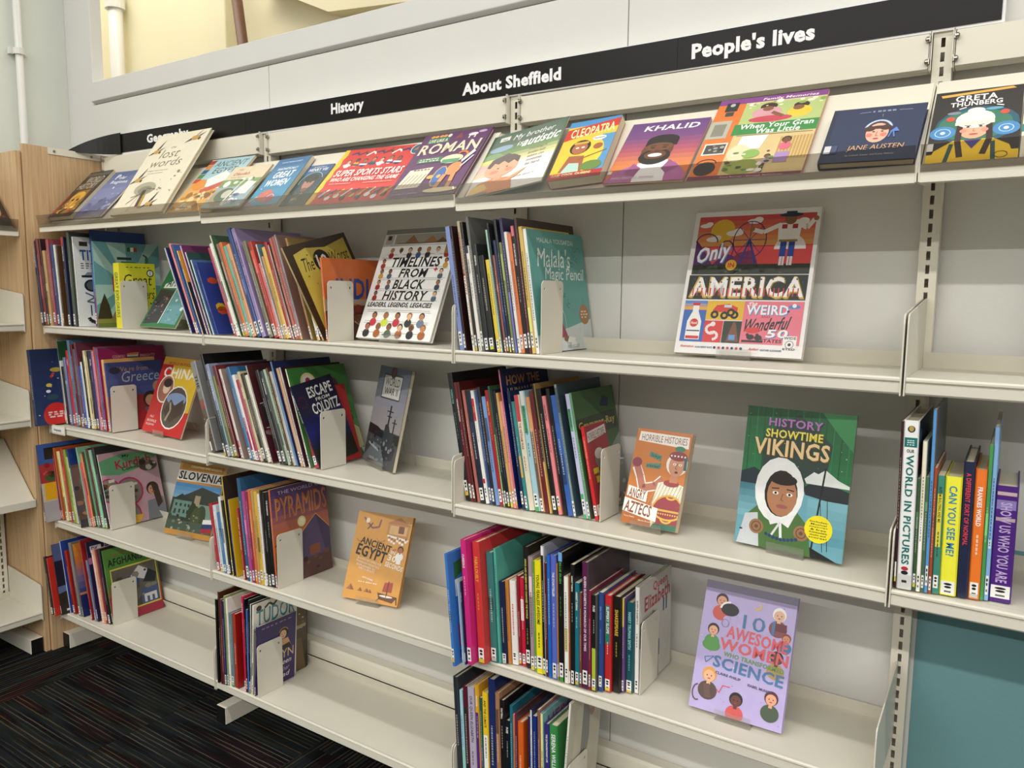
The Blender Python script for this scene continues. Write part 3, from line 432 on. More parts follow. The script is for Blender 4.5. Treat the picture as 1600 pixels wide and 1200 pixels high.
def a_roman(A):
    A.r(0,0,1,1,'5c2c60').r(.1,.845,.42,.93,'3a7a5c').t('LIVE LIKE A',.12,.86,.4,.91,'f0e8d0',1)
    for x in(.14,.2,.27,.33): A.e(x,.955,.03,.02,'e8a838')
    A.o(.4,.95,.03,'f4ecd8').p([(.5,.88),(.56,.98),(.62,.88)],'8a4048').e(.76,.92,.07,.025,'f0ece8').e(.88,.95,.06,.02,'c8b0c8').l([(.72,.9),(.72,.86)],.02,'f0ece8').l([(.8,.9),(.8,.86)],.02,'f0ece8')
    A.t('ROMAN',.06,.66,.94,.83,'e4dcc0',1,0,sh='3c2040').r(.14,.52,.5,.6,'3a7a5c').dash(.17,.47,.57,.014,'f0e8d0',7).dash(.17,.47,.54,.014,'f0e8d0',6).p([(.05,.14),(.12,.42),(.46,.44),(.4,.14)],'e8e0cc')
    for i in range(5): A.l([(.1+i*.06,.16),(.17+i*.06,.34)],.018,'b8a888')
    A.dash(.18,.44,.4,.02,'8a6a50',5).e(.66,.54,.16,.07,'e8dcb8').r(.53,.48,.78,.54,'5a9a70').arc(.78,.58,.08,.06,-40,140,.03,'e0803c').e(.78,.38,.1,.1,'d8945c').e(.62,.28,.09,.15,'3a6ab0').arc(.62,.28,.09,.15,0,360,.012,'e0c060').o(.62,.28,.03,'e8b848').l([(.82,.3),(.84,.1)],.06,'d8945c').l([(.7,.3),(.66,.08)],.06,'d8945c').e(.76,.07,.24,.035,'e8dcb0').e(.5,.28,.05,.03,'e0b050').l([(.86,.4),(.96,.56)],.025,'d8e0e8').p([(.84,.46),(.96,.62),(.92,.66),(.82,.5)],'f0e8e0').t('CLAIRE SAUNDERS',.06,.04,.46,.065,'b090b0',1)
def a_brother(A):
    A.g(0,.45,1,1,['e8e0a0','6a8a50','3f5c48','43604c'],10).r(0,0,1,.46,'ece8e4').g(0,.3,.45,.5,['e8c8a8','d8b0b0'],4).e(.2,.74,.16,.05,'8aa8c0').e(.12,.62,.14,.06,'7a9a70').e(.1,.55,.14,.03,'e8d870').t('My brother',.32,.82,.86,.93,'f4f4f0',0,.25).t('is',.42,.72,.5,.79,'f4f4f0',0,.2).t('autistic',.5,.68,.97,.82,'f6f6f2',1,.25).r(.12,.87,.26,.94,'e0dcd4').t('TALK',.15,.88,.23,.91,'304a3c',1)
    for i,s_ in enumerate(('Having a','brother with','autism can','sometimes','be hard.')): A.t(s_,.63+.01*i,.58-i*.062,.86,.62-i*.062,'7a5a50',0,.2)
    A.t("let's talk about it",.54,.17,.84,.2,'8a7a78',0,.2).e(.34,.46,.21,.14,'4a3a38').e(.34,.39,.22,.15,'eaa884').p([(.13,.44),(.16,.56),(.35,.62),(.55,.52),(.55,.42),(.48,.48),(.42,.44),(.34,.5),(.28,.46),(.22,.49),(.18,.42)],'50403c').e(.26,.34,.06,.03,'e08870').e(.46,.34,.05,.03,'e08870').e(.3,.39,.015,.01,'604038').e(.42,.39,.015,.01,'604038').p([(.05,.0),(.1,.2),(.3,.24),(.55,.2),(.62,.0)],'cf7c44').r(.3,.2,.4,.28,'e0a080').p([(.02,.02),(.05,.16),(.2,.18),(.28,.08)],'e8c060').p([(.4,.14),(.72,.3),(.6,.18)],'d89a60').r(0,.0,.3,.04,'706860')
def a_cleo(A):
    A.r(0,0,1,1,'e8c83c').r(0,.9,1,1,'4a90c8').p([(0,.66),(1,.82),(1,.96),(0,.86)],'d03828').t('CLEOPATRA',.1,.72,.94,.88,'f8f0b0',1,a=5).r(.75,.1,1,.7,'5a9ac8').e(.66,.4,.22,.24,'ecd040').o(.4,.52,.2,'241814').e(.4,.5,.15,.1,'b06c44').e(.35,.51,.035,.014,'f4f0e8').e(.46,.51,.035,.014,'f4f0e8').r(.26,.57,.54,.61,'d8a838').p([(.15,.12),(.25,.38),(.55,.36),(.6,.1)],'a8603c').p([(.2,.1),(.3,.26),(.5,.24),(.55,.1)],'b8d8c8').l([(.45,.3),(.95,.42)],.025,'8a5a34').e(.75,.5,.09,.05,'a8603c').e(.72,.64,.13,.04,'f4f4f0').r(.62,.635,.82,.645,'303030').e(.75,.18,.2,.08,'6a8a40').r(0,0,1,.1,'b82a24').t('ONE COOL QUEEN!',.05,.04,.8,.085,'f8ecb0',1)
def a_khalid(A):
    A.g(0,0,1,1,['d86a34','e0884a','b85868','7a4a80','6a4480'],14).t('KHALID',.2,.85,.9,.94,'f6f2f0',1,.15).p([(.0,.0),(.08,.18),(.34,.3),(.8,.3),(.98,.12),(1,0)],'b46aa0').p([(.33,.3),(.36,.0),(.75,0),(.7,.34)],'f0eeee').p([(.28,.3),(.2,.14),(.36,.08),(.4,.22)],'9c5488').p([(.72,.34),(.88,.22),(.74,.12),(.66,.2)],'9c5488').e(.5,.5,.2,.2,'6a4028').e(.5,.4,.2,.13,'241a16').e(.5,.43,.14,.07,'6a4028').e(.5,.425,.09,.03,'f4f0ec').e(.52,.68,.2,.085,'201816').r(.32,.58,.72,.68,'201816').e(.51,.56,.18,.07,'74482e').e(.43,.545,.03,.009,'140e0c').e(.58,.545,.03,.009,'140e0c').l([(.39,.575),(.46,.58)],.012,'140e0c').l([(.55,.58),(.62,.575)],.012,'140e0c').e(.51,.49,.04,.018,'5a3420').t('INFLUENTIAL PEOPLE',.08,.05,.62,.09,'d8c0d0',1).r(0,.14,.05,.19,'f2f0ec')
def a_gran(A):
    A.r(0,0,1,1,'e8d8a8').r(0,0,.27,1,'e07a34').r(.0,.93,1,1,'8a4a90').t('Family Memories',.42,.935,.92,.975,'f4ece4',1,.2).r(.27,.66,1,.92,'b8c880').e(.5,.86,.08,.045,'4a3028').e(.5,.78,.14,.07,'d8a0a8').e(.8,.84,.07,.04,'402c24').e(.8,.76,.11,.07,'e8c840').e(.55,.7,.2,.04,'c84858').e(.5,.83,.05,.03,'8a5a40').e(.78,.81,.05,.03,'8a5a40').l([(.55,.78),(.66,.72)],.04,'8a5a40').speck(16,('8aaa58','e8e4b0','f4f0d8'),.3,.86,.98,.92,.03)
    A.r(.0,.5,.2,.72,'b8b4a4').r(.04,.53,.16,.68,'8a8678').r(.24,.52,1,.655,'3a8a44').t('When Your Gran',.3,.59,.96,.65,'f8f8f0',1,.1).t('Was Little',.46,.525,.86,.585,'f8f8f0',1,.1)
    A.r(.08,.84,.2,.95,'303838').r(.1,.78,.18,.83,'404848').o(.14,.92,.025,'c0c0b8').r(.03,.3,.25,.44,'e8e4dc').r(.045,.315,.235,.425,'4a4844').speck(10,('a8a49c','201e1c'),.06,.33,.22,.41,.02).e(.12,.14,.1,.08,'302a28').arc(.12,.2,.09,.05,0,180,.01,'302a28')
    A.r(.27,.05,1,.52,'d8c088')
    for i in range(10): A.r(.72+i*.028,.2,.74+i*.028,.46,'c09a58')
    A.p([(.34,.34),(.36,.5),(.6,.5),(.56,.34)],'f0eee8').l([(.3,.51),(.98,.5)],.008,'6a5a48').e(.45,.14,.16,.09,'9aa850').e(.38,.3,.1,.1,'e0d8b0').fig(.78,.42,.045,'7a4a34','2a1c18','d86a80').r(.72,.16,.84,.28,'a888b8').fig(.66,.24,.03,'7a4a34','2a1c18','c8b8e0').r(.62,.06,.66,.16,'5a3a30').e(.5,.28,.08,.05,'8ab058').speck(18,('6a8a4a','f0ece0','5a4a40'),.3,.06,.7,.3,.035).r(0,0,1,.05,'7a3a50').t('Anne Rooney - Sheelagh McNicholas',.3,.012,.85,.035,'c8a0b0',1)
def a_jane(A):
    A.r(0,0,1,1,'1f2e50').r(0,0,.05,1,'18243f').l([(.3,.9),(.42,.91)],.006,'a8b0c0').l([(.72,.91),(.86,.9)],.006,'a8b0c0').dash(.44,.7,.895,.03,'8a94a8',5).l([(.56,.85),(.56,.8)],.004,'c8a878')
    A.e(.55,.6,.15,.14,'4a2a22').e(.55,.5,.12,.18,'eab49c').arc(.55,.56,.14,.17,15,165,.03,'8ab0dc').arc(.55,.56,.14,.17,15,165,.01,'f0f0f4').e(.46,.58,.06,.05,'4a2a22').e(.63,.59,.06,.05,'4a2a22').e(.55,.6,.09,.03,'4a2a22').e(.47,.46,.035,.035,'e08070').e(.62,.46,.035,.035,'e08070').e(.51,.52,.015,.01,'201814').e(.6,.52,.015,.01,'201814').l([(.55,.52),(.54,.44),(.57,.44)],.008,'c06a50').e(.55,.39,.03,.012,'b83c44').p([(.68,.5),(.74,.58),(.78,.5)],'5a80c8').l([(.7,.5),(.68,.4)],.015,'5a80c8').l([(.72,.5),(.74,.4)],.015,'5a80c8')
    A.t('JANE AUSTEN',.28,.17,.86,.28,'d8a878',0,.1).t('by Lisbeth Kaiser and Katie Wilson',.28,.08,.78,.12,'b8a898',0).r(.03,.16,.1,.3,'d0d0d0').r(.1,.16,.17,.3,'3a4868')
def a_greta(A):
    A.r(0,0,1,1,'2b2624').r(0,0,1,.14,'f0cc20').p([(.08,.92),(.92,.96),(.88,.99),(.06,.955)],'e8b050').t('GRETA',.24,.84,.72,.925,'f6f4f0',1).t('THUNBERG',.19,.77,.78,.835,'f6f4f0',1).e(.52,.5,.47,.25,'2a5a70').e(.5,.5,.42,.21,'3a7a60').e(.15,.42,.15,.09,'4a8ac0').arc(.15,.42,.09,.055,0,360,.012,'b8dcf0').o(.15,.42,.03,'e8f4f8').e(.85,.42,.15,.09,'4a8ac0').arc(.85,.42,.08,.05,0,360,.012,'b8dcf0').o(.85,.42,.03,'e8f4f8').e(.22,.6,.05,.03,'e05038').e(.82,.64,.05,.03,'e05038').e(.25,.68,.08,.02,'8a90a0').e(.7,.7,.1,.02,'6aa8c0').l([(.3,.73),(.38,.75)],.02,'f4f4f0').l([(.72,.75),(.8,.73)],.02,'f4f4f0')
    A.p([(.02,0),(.08,.18),(.28,.3),(.72,.3),(.9,.2),(.98,0)],'f2c81c').p([(.4,.3),(.5,.18),(.6,.3)],'4a3a88').l([(.22,.02),(.27,.26)],.05,'24504a').l([(.74,.02),(.72,.26)],.05,'24504a').e(.5,.46,.18,.15,'f0b090').l([(.34,.5),(.33,.3),(.38,.08)],.07,'3a2420').l([(.66,.5),(.68,.3),(.62,.1)],.07,'3a2420').e(.5,.57,.22,.12,'f2eee4').r(.29,.52,.71,.57,'f2eee4').e(.5,.69,.1,.04,'f2eee4').r(.28,.5,.72,.545,'e4ded0').e(.38,.42,.04,.025,'e89880').e(.62,.42,.04,.025,'e89880').e(.43,.47,.02,.01,'2a1a18').e(.57,.47,.02,.01,'2a1a18').l([(.39,.49),(.46,.485)],.01,'6a4030').l([(.54,.485),(.61,.49)],.01,'6a4030').e(.5,.37,.05,.009,'c05a50').l([(.5,.45),(.49,.41),(.52,.41)],.006,'c07a60').arc(.82,.08,.07,.04,0,360,.008,'3a3020').r(0,.18,.07,.28,'f2f0ea')
def a_sliver(A): A.r(0,0,1,1,'eae2cc').r(0,.42,1,.54,'2a8a80').t('STORIES',.1,.3,.9,.38,'202020',1).t('2',.04,.2,.14,.27,'3a3a60',1)
# covers seen at the end of the stacks
def a_titanic(A):
    A.r(0,0,1,1,'f0efec').r(.1,.9,.24,.95,'3a3030').t('TITANIC',.1,.74,.8,.86,'2a58a0',1)
    for i in range(3): A.dash(.1,.6,.7-i*.025,.01,'303030',6)
    A.r(.1,.55,.7,.575,'1c2024').p([(.15,.575),(.2,.61),(.5,.61),(.6,.575)],'8a9094').e(.26,.46,.13,.07,'24282a').e(.26,.46,.09,.05,'5a5e60').p([(.5,.42),(.5,.5),(.58,.54),(.66,.5),(.66,.42)],'1c2024').l([(.14,.38),(.3,.33),(.16,.28),(.34,.26)],.025,'6a6e70').l([(.22,.24),(.22,.12)],.02,'202428').l([(.3,.24),(.3,.1)],.02,'202428').l([(.36,.24),(.36,.12)],.02,'202428').e(.6,.34,.08,.06,'1c2024').e(.6,.2,.08,.05,'1c2024').arc(.34,.1,.17,.06,180,360,.06,'1c2024')
def a_italy(A):
    A.r(0,0,1,1,'6aa0a8')
    for i in range(12):
        a=i*30; A.p([(.48,.5),(.48+1.2*math.cos(R(a)),.5+1.0*math.sin(R(a))),(.48+1.2*math.cos(R(a+14)),.5+1.0*math.sin(R(a+14)))],'a8ccc8')
    A.o(.48,.5,.17,'ece4b8').r(.0,.0,1,.12,'8a8a48').r(0,.0,1,.05,'6a7a34').p([(0,.1),(.05,.26),(.12,.4),(.18,.26),(.22,.1)],'3a3424').p([(.2,.1),(.3,.24),(.6,.27),(.75,.1)],'8a7450').p([(.4,.2),(.7,.34),(.95,.2),(.95,.1),(.4,.1)],'5a5434').l([(.36,.62),(.4,.76),(.62,.76),(.66,.68),(.78,.68),(.8,.84)],.05,'3f7a3c').e(.42,.72,.11,.05,'3f7a3c').r(.34,.8,.56,.83,'2c3430').o(.4,.66,.055,'26302c').o(.4,.66,.025,'8aa098').o(.78,.66,.055,'26302c').o(.78,.66,.025,'8aa098').l([(.8,.84),(.74,.87)],.02,'26302c').r(.5,.9,.55,.95,'2a6a3a').r(.55,.9,.6,.95,'f0f0ec').r(.6,.9,.65,.95,'b83030').t('ITALY',.25,.42,.85,.6,'c03040',0)
def a_explorers(A):
    A.r(0,0,1,1,'e4de34').dash(.2,.9,.93,.012,'3a3a10',6).t('Great',.12,.66,.9,.83,'1c1a14',0,.1).t('Explorers',.1,.4,.95,.6,'1c1a14',0,.1).o(.86,.85,.1,'1c1a14').o(.86,.85,.075,'f0f0e8').l([(.86,.82),(.86,.9)],.015,'1c1a14').o(.2,.15,.07,'1c1a14').o(.2,.15,.05,'e4de34').o(.4,.15,.07,'1c1a14').o(.4,.15,.05,'e4de34').l([(.2,.15),(.3,.25),(.4,.15)],.015,'1c1a14').l([(.7,.3),(.8,.15)],.04,'5a3060').speck(16,('1c1a14','5a3060','6a3a70'),.1,.1,.95,.9,.03)
def a_orange_s(A): A.r(0,.62,1,1,'d8942f').r(0,0,1,.62,'2a2a40').t('S',.25,.72,.45,.87,'2a1c10',0).p([(.2,0),(.3,.5),(.6,.55),(.7,0)],'3c3c54').r(.1,.0,.9,.1,'8aa08a')
def a_collage_a(A): A.r(0,0,1,1,'2a3f8a').r(.3,0,1,.8,'c8a030').speck(40,('e0b830','c85030','2a2a30','3a8a60','d8d0a0'),.2,.05,.95,.9,.08)
def a_collage_b(A): A.r(0,0,1,1,'4a2024').p([(.05,.6),(.9,.95),(.9,.7),(.05,.4)],'303038').r(.1,.35,.9,.6,'5a2a34').r(.1,.1,.9,.32,'7a5a68').speck(30,('8a6a70','202028','a8303a','b8b0b0'),.08,.05,.95,.8,.07).l([(.05,.6),(.95,.68)],.01,'e0dcd8').l([(.05,.35),(.95,.4)],.01,'e0dcd8')
def a_ten(A): A.r(0,0,1,1,'3a2c1c').p([(.08,.08),(.1,.9),(.3,.94),(.6,.9),(.95,.95),(.94,.1),(.5,.06)],'cdb850').t('The',.16,.7,.34,.84,'1a1612',0,.2).o(.48,.77,.13,'1a1612').t('10',.4,.7,.56,.84,'f4f0e4',1,a=-6).t('Worst',.6,.72,.92,.84,'1a1612',0,.2).t('Creepy',.5,.5,.9,.62,'1a1612',0,.1).speck(12,('1a1612','8a7a30'),.1,.5,.9,.9,.012)
def a_india_o(A): A.r(0,0,1,1,'d8703a').o(.44,.88,.09,'a88a70').t('INDIA',.2,.5,.98,.76,'2a4f9a',1,.1,sh='1a2c58').r(0,.36,1,.47,'c8b8a8') if 0 else A.r(0,.0,1,.42,'5a3a30');A.p([(.0,.36),(.5,.44),(1,.4),(1,.5),(0,.5)],'b8a090').t('INDIA',.2,.5,.98,.76,'2a4f9a',1,.1).speck(24,('b83830','8a3a30','d8c090','3a4a30'),.1,.05,.95,.38,.08)
def a_malala(A):
    A.r(0,0,1,1,'66a8a2').p([(0,0),(1,0),(1,.26),(.55,.19),(.0,.14)],'d4dcdc').t('MALALA YOUSAFZAI',.16,.9,.8,.94,'e8f0ec',0).t("Malala's",.14,.70,.72,.86,'f6faf6',0,.2).t('Magic Pencil',.24,.565,.94,.70,'f6faf6',0,.2).o(.88,.3,.095,'b07a48').dash(.82,.94,.32,.012,'e8d8c0',2).dash(.81,.95,.295,.012,'e8d8c0',3).dash(.82,.94,.27,.012,'e8d8c0',2)
    for i in range(26):
        a=A.rnd.uniform(.08,.9);b=A.rnd.choice((A.rnd.uniform(.8,.87),A.rnd.uniform(.32,.48),A.rnd.uniform(.7,.8))); A.arc(a,b,.03,.02,A.rnd.uniform(0,180),A.rnd.uniform(200,360),.005,'4a7a78',4)
    A.p([(.28,.1),(.34,.3),(.42,.28),(.52,.12)],'a03a58').e(.5,.1,.05,.025,'8a5a40').l([(.52,.12),(.5,.3),(.38,.48)],.006,'f0f4f0').p([(.5,.07),(.62,.06),(.66,.1),(.54,.12)],'f4f4f0').p([(.56,.02),(.68,.03),(.66,.08),(.56,.07)],'eef0ee').t('KERASCOET',.5,.02,.72,.045,'8aa09c',0)
    for x,y,q in((.68,.62,.1),(.7,.72,.12)): A.arc(x,y,q,.05,20,200,.008,'8ac0b8')
def a_globe(A): A.g(0,0,1,1,['1f3560','1c2f5c','18284c'],6).o(.95,.48,.44,'2f6a80').o(.95,.48,.3,'3a7c90').o(.34,.12,.22,'d02a28').dash(.2,.48,.15,.02,'f0d0c8',3).dash(.2,.48,.12,.02,'f0d0c8',3).dash(.22,.46,.09,.02,'f0d0c8',2).e(.4,.72,.1,.03,'b09a40').e(.75,.78,.15,.04,'a89a38').l([(.3,.62),(.36,.68)],.04,'c03838').e(.26,.52,.05,.025,'d8c050').e(.24,.44,.04,.02,'e8ecf0').e(.3,.36,.1,.04,'2a4a58').r(.58,.17,.7,.23,'e8ecf0').e(.7,.25,.14,.04,'a89a38').speck(12,('f0f0f0','8aa0c0'),.05,.1,.6,.95,.012)
def a_india_p(A): A.r(0,0,1,1,'9c1d5c').t('COUNTRY',.2,.87,.4,.905,'e0a8a0',1).t('INSIGHTS',.62,.87,.85,.905,'e0a8a0',1).p([(.42,.86),(.58,.86),(.6,.93),(.42,.92)],'e8e8e0').p([(.42,.9),(.58,.9),(.6,.93),(.42,.92)],'e08838').p([(.42,.86),(.58,.86),(.58,.88),(.42,.88)],'3a7a48').t('India',.25,.72,.8,.85,'d8b898',0)
def a_greece(A): A.g(0,.5,1,1,['4a5490','3c4680'],4).r(0,0,1,.5,'a02c34').t('We re from',.2,.86,.75,.93,'b08a5a',0,.1).t('Greece',.26,.7,.95,.86,'a8b4c8',0,.2,sh='2a3058').o(.74,.42,.14,'3a2a20').o(.74,.4,.1,'d8a080').p([(.6,.0),(.62,.3),(.85,.3),(.9,0)],'6a7078').p([(.86,.0),(.86,.4),(1,.42),(1,0)],'d8b838').o(.9,.6,.1,'c89070').p([(.5,0),(.52,.24),(.64,.28),(.66,0)],'c02830').e(.15,.88,.1,.05,'282848')
def a_dig(A): A.r(0,0,1,1,'3f7f3a').p([(0,0),(0,.3),(.5,.45),(1,.4),(1,0)],'4a8a48').p([(.45,1),(1,1),(1,.55),(.6,.8)],'4a8a40').o(.3,.84,.13,'e8d890').o(.3,.84,.1,'e8e8e4').o(.3,.86,.04,'b83030').o(.8,.6,.085,'1a1c18').o(.8,.6,.065,'f0f0ea').o(.8,.6,.03,'d02020').t('G',.8,.38,.92,.5,'16181a',0).t('D',.2,.6,.38,.74,'16181a',0).p([(.7,.25),(.8,.4),(.98,.3),(1,.1),(.7,.05)],'c8c090').e(.68,.78,.12,.1,'6a3a58').p([(0,0),(0,.12),(.8,.2),(1,0)],'5a8060')
def a_colditz(A): A.r(0,0,1,1,'1a1836').g(0,.2,1,.6,['1f2040','24266c','1c1c50'],5).r(0,0,1,.22,'28241c').t('ESCAPE',.32,.8,.92,.93,'f4f4ee',1,0,a=0).t('FROM',.45,.745,.8,.785,'f4f4ee',1).t('COLDITZ',.3,.6,.97,.73,'f4f4ee',1)
def a_colditz_(A):
    a_colditz(A)
    for k in range(12): A.l([(.14+.07*math.cos(k*.52),.78+.05*math.sin(k*.52)),(.14+.11*math.cos(k*.52),.78+.08*math.sin(k*.52))],.018,'5a1c28')
def a_grammar(A): A.r(0,0,1,1,'4a6a44').r(0,.0,1,.3,'5a6258').p([(.0,.78),(.95,.8),(.95,.64),(0,.63)],'3a4a38').t('Grammar-Ray',.05,.675,.93,.755,'d8c870',1).p([(.5,.4),(1,.6),(1,0),(.5,0)],'8a9088').r(.1,.52,.6,.56,'3a4438').p([(.6,.85),(.7,.93),(.85,.9),(.8,.83)],'2a3c60').speck(16,('a8a090','6a6058','c8c0b0'),.55,.03,.98,.35,.06).l([(.55,.42),(1,.36)],.02,'e8ece8')
def a_hred(A): A.r(0,0,1,1,'a83238').p([(.06,.82),(.95,.87),(.93,.97),(.08,.93)],'f0e8e4').t('HORRIBLE HISTORIES',.1,.85,.9,.93,'802830',0,a=4).e(.5,.62,.22,.1,'8a8480').e(.48,.68,.2,.06,'e8e0d8').e(.6,.58,.1,.07,'c0b4a8').p([(.25,.2),(.3,.5),(.75,.5),(.85,.2)],'7a7470').r(.12,.48,.36,.54,'d8c830').r(.2,.38,.36,.45,'d8c830').r(.0,.05,.6,.16,'f0e8e4').t('WAR',.1,.07,.5,.14,'802830',1).r(.2,.18,.8,.2,'f0e8e4').speck(8,('5a5450','a09890'),.3,.2,.8,.5,.05)
def a_k(A): A.r(0,0,1,1,'c8b8a0').r(0,.72,1,1,'3a5aa0').r(.1,.8,.9,.95,'20201c').r(0,.5,1,.74,'a83038').speck(14,('8a1c24','c84850','3a5a30'),.1,.5,.95,.74,.09).r(.05,.28,.95,.5,'e0a818').t('K',.55,.34,.8,.46,'1c1a14',0).r(0,.0,1,.26,'a8a4a8').e(.4,.2,.12,.04,'20201c').r(.3,.05,.7,.18,'5a504c')
def a_dphoto(A): A.r(0,0,1,1,'5a443c').r(0,.6,1,.95,'6a5048').speck(50,('3a302e','8a6a58','a07a60','504a50','6a6a70'),.02,.02,.98,.95,.09);A.r(0,0,1,.12,'303034')
def a_kurd(A):
    A.r(0,0,1,1,'c8a0ac').p([(0,.72),(0,.9),(.4,.97),(1,.93),(1,.86),(.6,.72),(.3,.68)],'6aa878').t('My',.4,.9,.52,.945,'1c3020',1).t('Kurdish',.26,.77,.88,.89,'b8284c',1,a=3).t('Community',.36,.72,.84,.785,'14181a',1,a=3)
    for x,y,q in((.08,.5,.2),(.42,.44,.24),(.3,.12,.26)): A.o(x,y,q,'b83068').o(x,y,q-.03,'8a8078').speck(8,('3a3a34','d8d0c0','a87050','4a6a58'),max(x-q*.6,0),y-q*.4,x+q*.6,y+q*.4,.05)
    A.e(.82,.74,.16,.07,'5a5048').speck(6,('8a6a50','d8d0c8','403830'),.72,.7,.95,.8,.05).e(.82,.42,.11,.09,'2a1c14').e(.82,.4,.085,.07,'d09a78').p([(.66,.0),(.7,.26),(.98,.28),(1,0)],'7a8088').p([(.8,.5),(.92,.46),(.96,.2),(.86,.14)],'3a2a18').e(.82,.37,.03,.008,'a05050').e(.79,.42,.012,.008,'201410').e(.86,.42,.012,.008,'201410').r(.1,.6,.2,.64,'efe8d0').r(.2,.28,.34,.33,'efe8d0').p([(.1,.02),(.3,.12),(.6,.1),(.5,.0)],'e0b040')
def a_pill(A): A.r(0,0,1,1,'3a2c26').r(.3,.88,.95,.95,'d8c838').t('Geography',.35,.895,.8,.94,'202018',1).r(.3,.7,.5,.8,'802838').t('E',.33,.71,.45,.79,'e8d8d0',1)
def a_pyr(A):
    A.g(0,0,1,1,['4a2c2c','8a4c34','c87838','b86a50','6a4470','503868'],14).t('THE WORLD OF',.12,.93,.92,.965,'d0b8d0',0).t('PYRAMIDS',.06,.68,.97,.9,'8a3c28',0,sh='d8a060').t('PYRAMIDS',.06,.68,.97,.9,'c07038',0).o(.5,.6,.075,'f0e0a0').o(.5,.6,.05,'faf4d0').p([(.4,.42),(.76,.64),(1,.44),(1,.2),(.4,.2)],'5a4a70').p([(.76,.64),(1,.46),(1,.2),(.9,.2)],'453a5c').l([(.4,.44),(.76,.64),(1,.46)],.01,'e8b058').p([(.0,.42),(.22,.54),(.4,.42)],'4a2430').r(0,.0,1,.2,'5a3a38').r(.6,.22,.8,.32,'8a5034').speck(14,('7a4a40','382428'),.05,.02,.95,.22,.05)
def a_anight(A): A.r(0,0,1,1,'15162c').r(0,.76,1,1,'4a5884').o(.5,.84,.24,'2a2c30').speck(9,('a8a060','6a7038'),.3,.76,.7,.9,.05).t('A',.25,.55,.55,.68,'e8ecf0',0,.2).r(0,.3,1,.4,'5a6a90').p([(0,.0),(0,.3),(.5,.36),(1,.3),(1,0)],'28241e').o(.72,.2,.26,'2a9ad0').o(.72,.2,.2,'40b0e0').dash(.1,.7,.04,.03,'d0d0d0',3)
def a_sunset(A): A.g(0,.3,1,1,['3a4a80','7a6a90','c87030','d88838'],8).r(0,0,1,.3,'1c2860').r(0,.3,1,.33,'c88050').r(.2,.03,.7,.1,'b8b8b8')
def a_eyewit(A): A.r(0,0,1,1,'241a40').r(.05,.86,.25,.94,'d8d4d8').t('DK',.08,.87,.2,.93,'241a40',1).t('Eyewitness',.3,.85,.95,.95,'d8d4e0',0,.15).r(0,.72,1,.8,'a86a88')
def a_afghan(A): A.g(0,0,1,1,['a82a44','b83a44','5a7a38','4f8a38','5a8a3c'],10).r(0,.0,.3,.35,'b03048').r(.08,.12,.97,.72,'e0d050').r(.1,.14,.95,.7,'6a6458').p([(.1,.14),(.3,.3),(.5,.2),(.7,.34),(.95,.2),(.95,.14)],'4a443c').e(.44,.48,.16,.09,'2a4a98').p([(.44,.56),(.62,.68),(.78,.6),(.74,.46)],'d8d8dc').p([(.66,.44),(.8,.6),(.95,.52),(.9,.4)],'202428').t('AFGHANISTAN',.06,.76,1,.86,'16201a',1).l([(.1,.9),(.5,.92)],.012,'b04030').r(.6,.14,.95,.36,'4a5a88').r(.65,.16,.9,.27,'dcdcdc').r(.7,.16,.75,.23,'4a5a88').r(.8,.16,.85,.23,'4a5a88').r(.02,.01,.35,.07,'e8dc38').speck(10,('8a8474','504a40'),.12,.2,.9,.6,.06)
def a_plainred(A): A.r(0,0,1,1,'9c1c18')
def a_portrait(A): A.g(0,0,1,1,['2a2018','4a3c28','6a583c','5a4c3c'],6).speck(60,('b8a888','8a7858','d0c8b0','3a2c1c'),.1,.5,.98,.98,.018);A.l([(.1,.48),(.98,.52)],.05,'a89878').e(.7,.4,.09,.04,'c09878').p([(.55,0),(.6,.4),(.9,.38),(.98,0)],'6a5434').e(.68,.9,.15,.08,'c8b8a0')
def a_tudor(A): A.r(0,0,1,1,'e9e5da').r(0,0,.9,.74,'b8a890').t('TUDOR',.06,.76,.94,.93,'4a98a0',0,sh='2a5a60').e(.12,.95,.06,.03,'4a3028').l([(.25,.93),(.35,.97),(.45,.93),(.55,.98),(.65,.94)],.04,'3a3430').l([(.05,.745),(.95,.74)],.008,'d0a050').dash(.02,.12,.7,.01,'404040',1).e(.92,.93,.06,.03,'4a3028')
def a_boleyn(A): A.g(0,0,1,1,['382860','3c2c68','30245a'],5).dash(.12,.9,.93,.018,'8a7898',7).e(.68,.75,.13,.08,'1c1418').e(.67,.73,.085,.065,'e0b090').p([(.5,.52),(.56,.66),(.8,.66),(.9,.5)],'d8a078').p([(.5,.5),(.9,.5),(.84,.58),(.56,.56)],'2a1c24').arc(.68,.75,.12,.08,20,160,.015,'b89858').e(.64,.74,.01,.006,'201410').e(.71,.74,.01,.006,'201410').e(.67,.7,.02,.006,'a04848').t('BOLEYN',.1,.37,.95,.5,'e0c088',0).t('Queen',.45,.26,.9,.35,'f0ece8',0,.3).t('Lost her',.45,.17,.85,.24,'b8a8c8',0,.3).t('head',.5,.08,.85,.15,'f0ece8',0,.3)
def a_scien(A): A.r(0,0,1,1,'6a9aa0').t('SCIENCE',.12,.84,.95,.96,'202428',1)
def a_bluef(A): A.r(0,0,1,1,'3a7ac8').p([(.2,.82),(.5,.9),(.9,.85),(.7,.95),(.4,.97)],'2a7a40').p([(.1,.75),(.4,.85),(.35,.93),(.1,.9)],'2a6a3a').p([(.6,.9),(.95,.92),(.9,.82)],'e07a30').r(.1,.6,.5,.75,'e8e8e8').r(.1,.15,.3,.35,'a03070').r(.1,.05,.6,.12,'2a4a98')
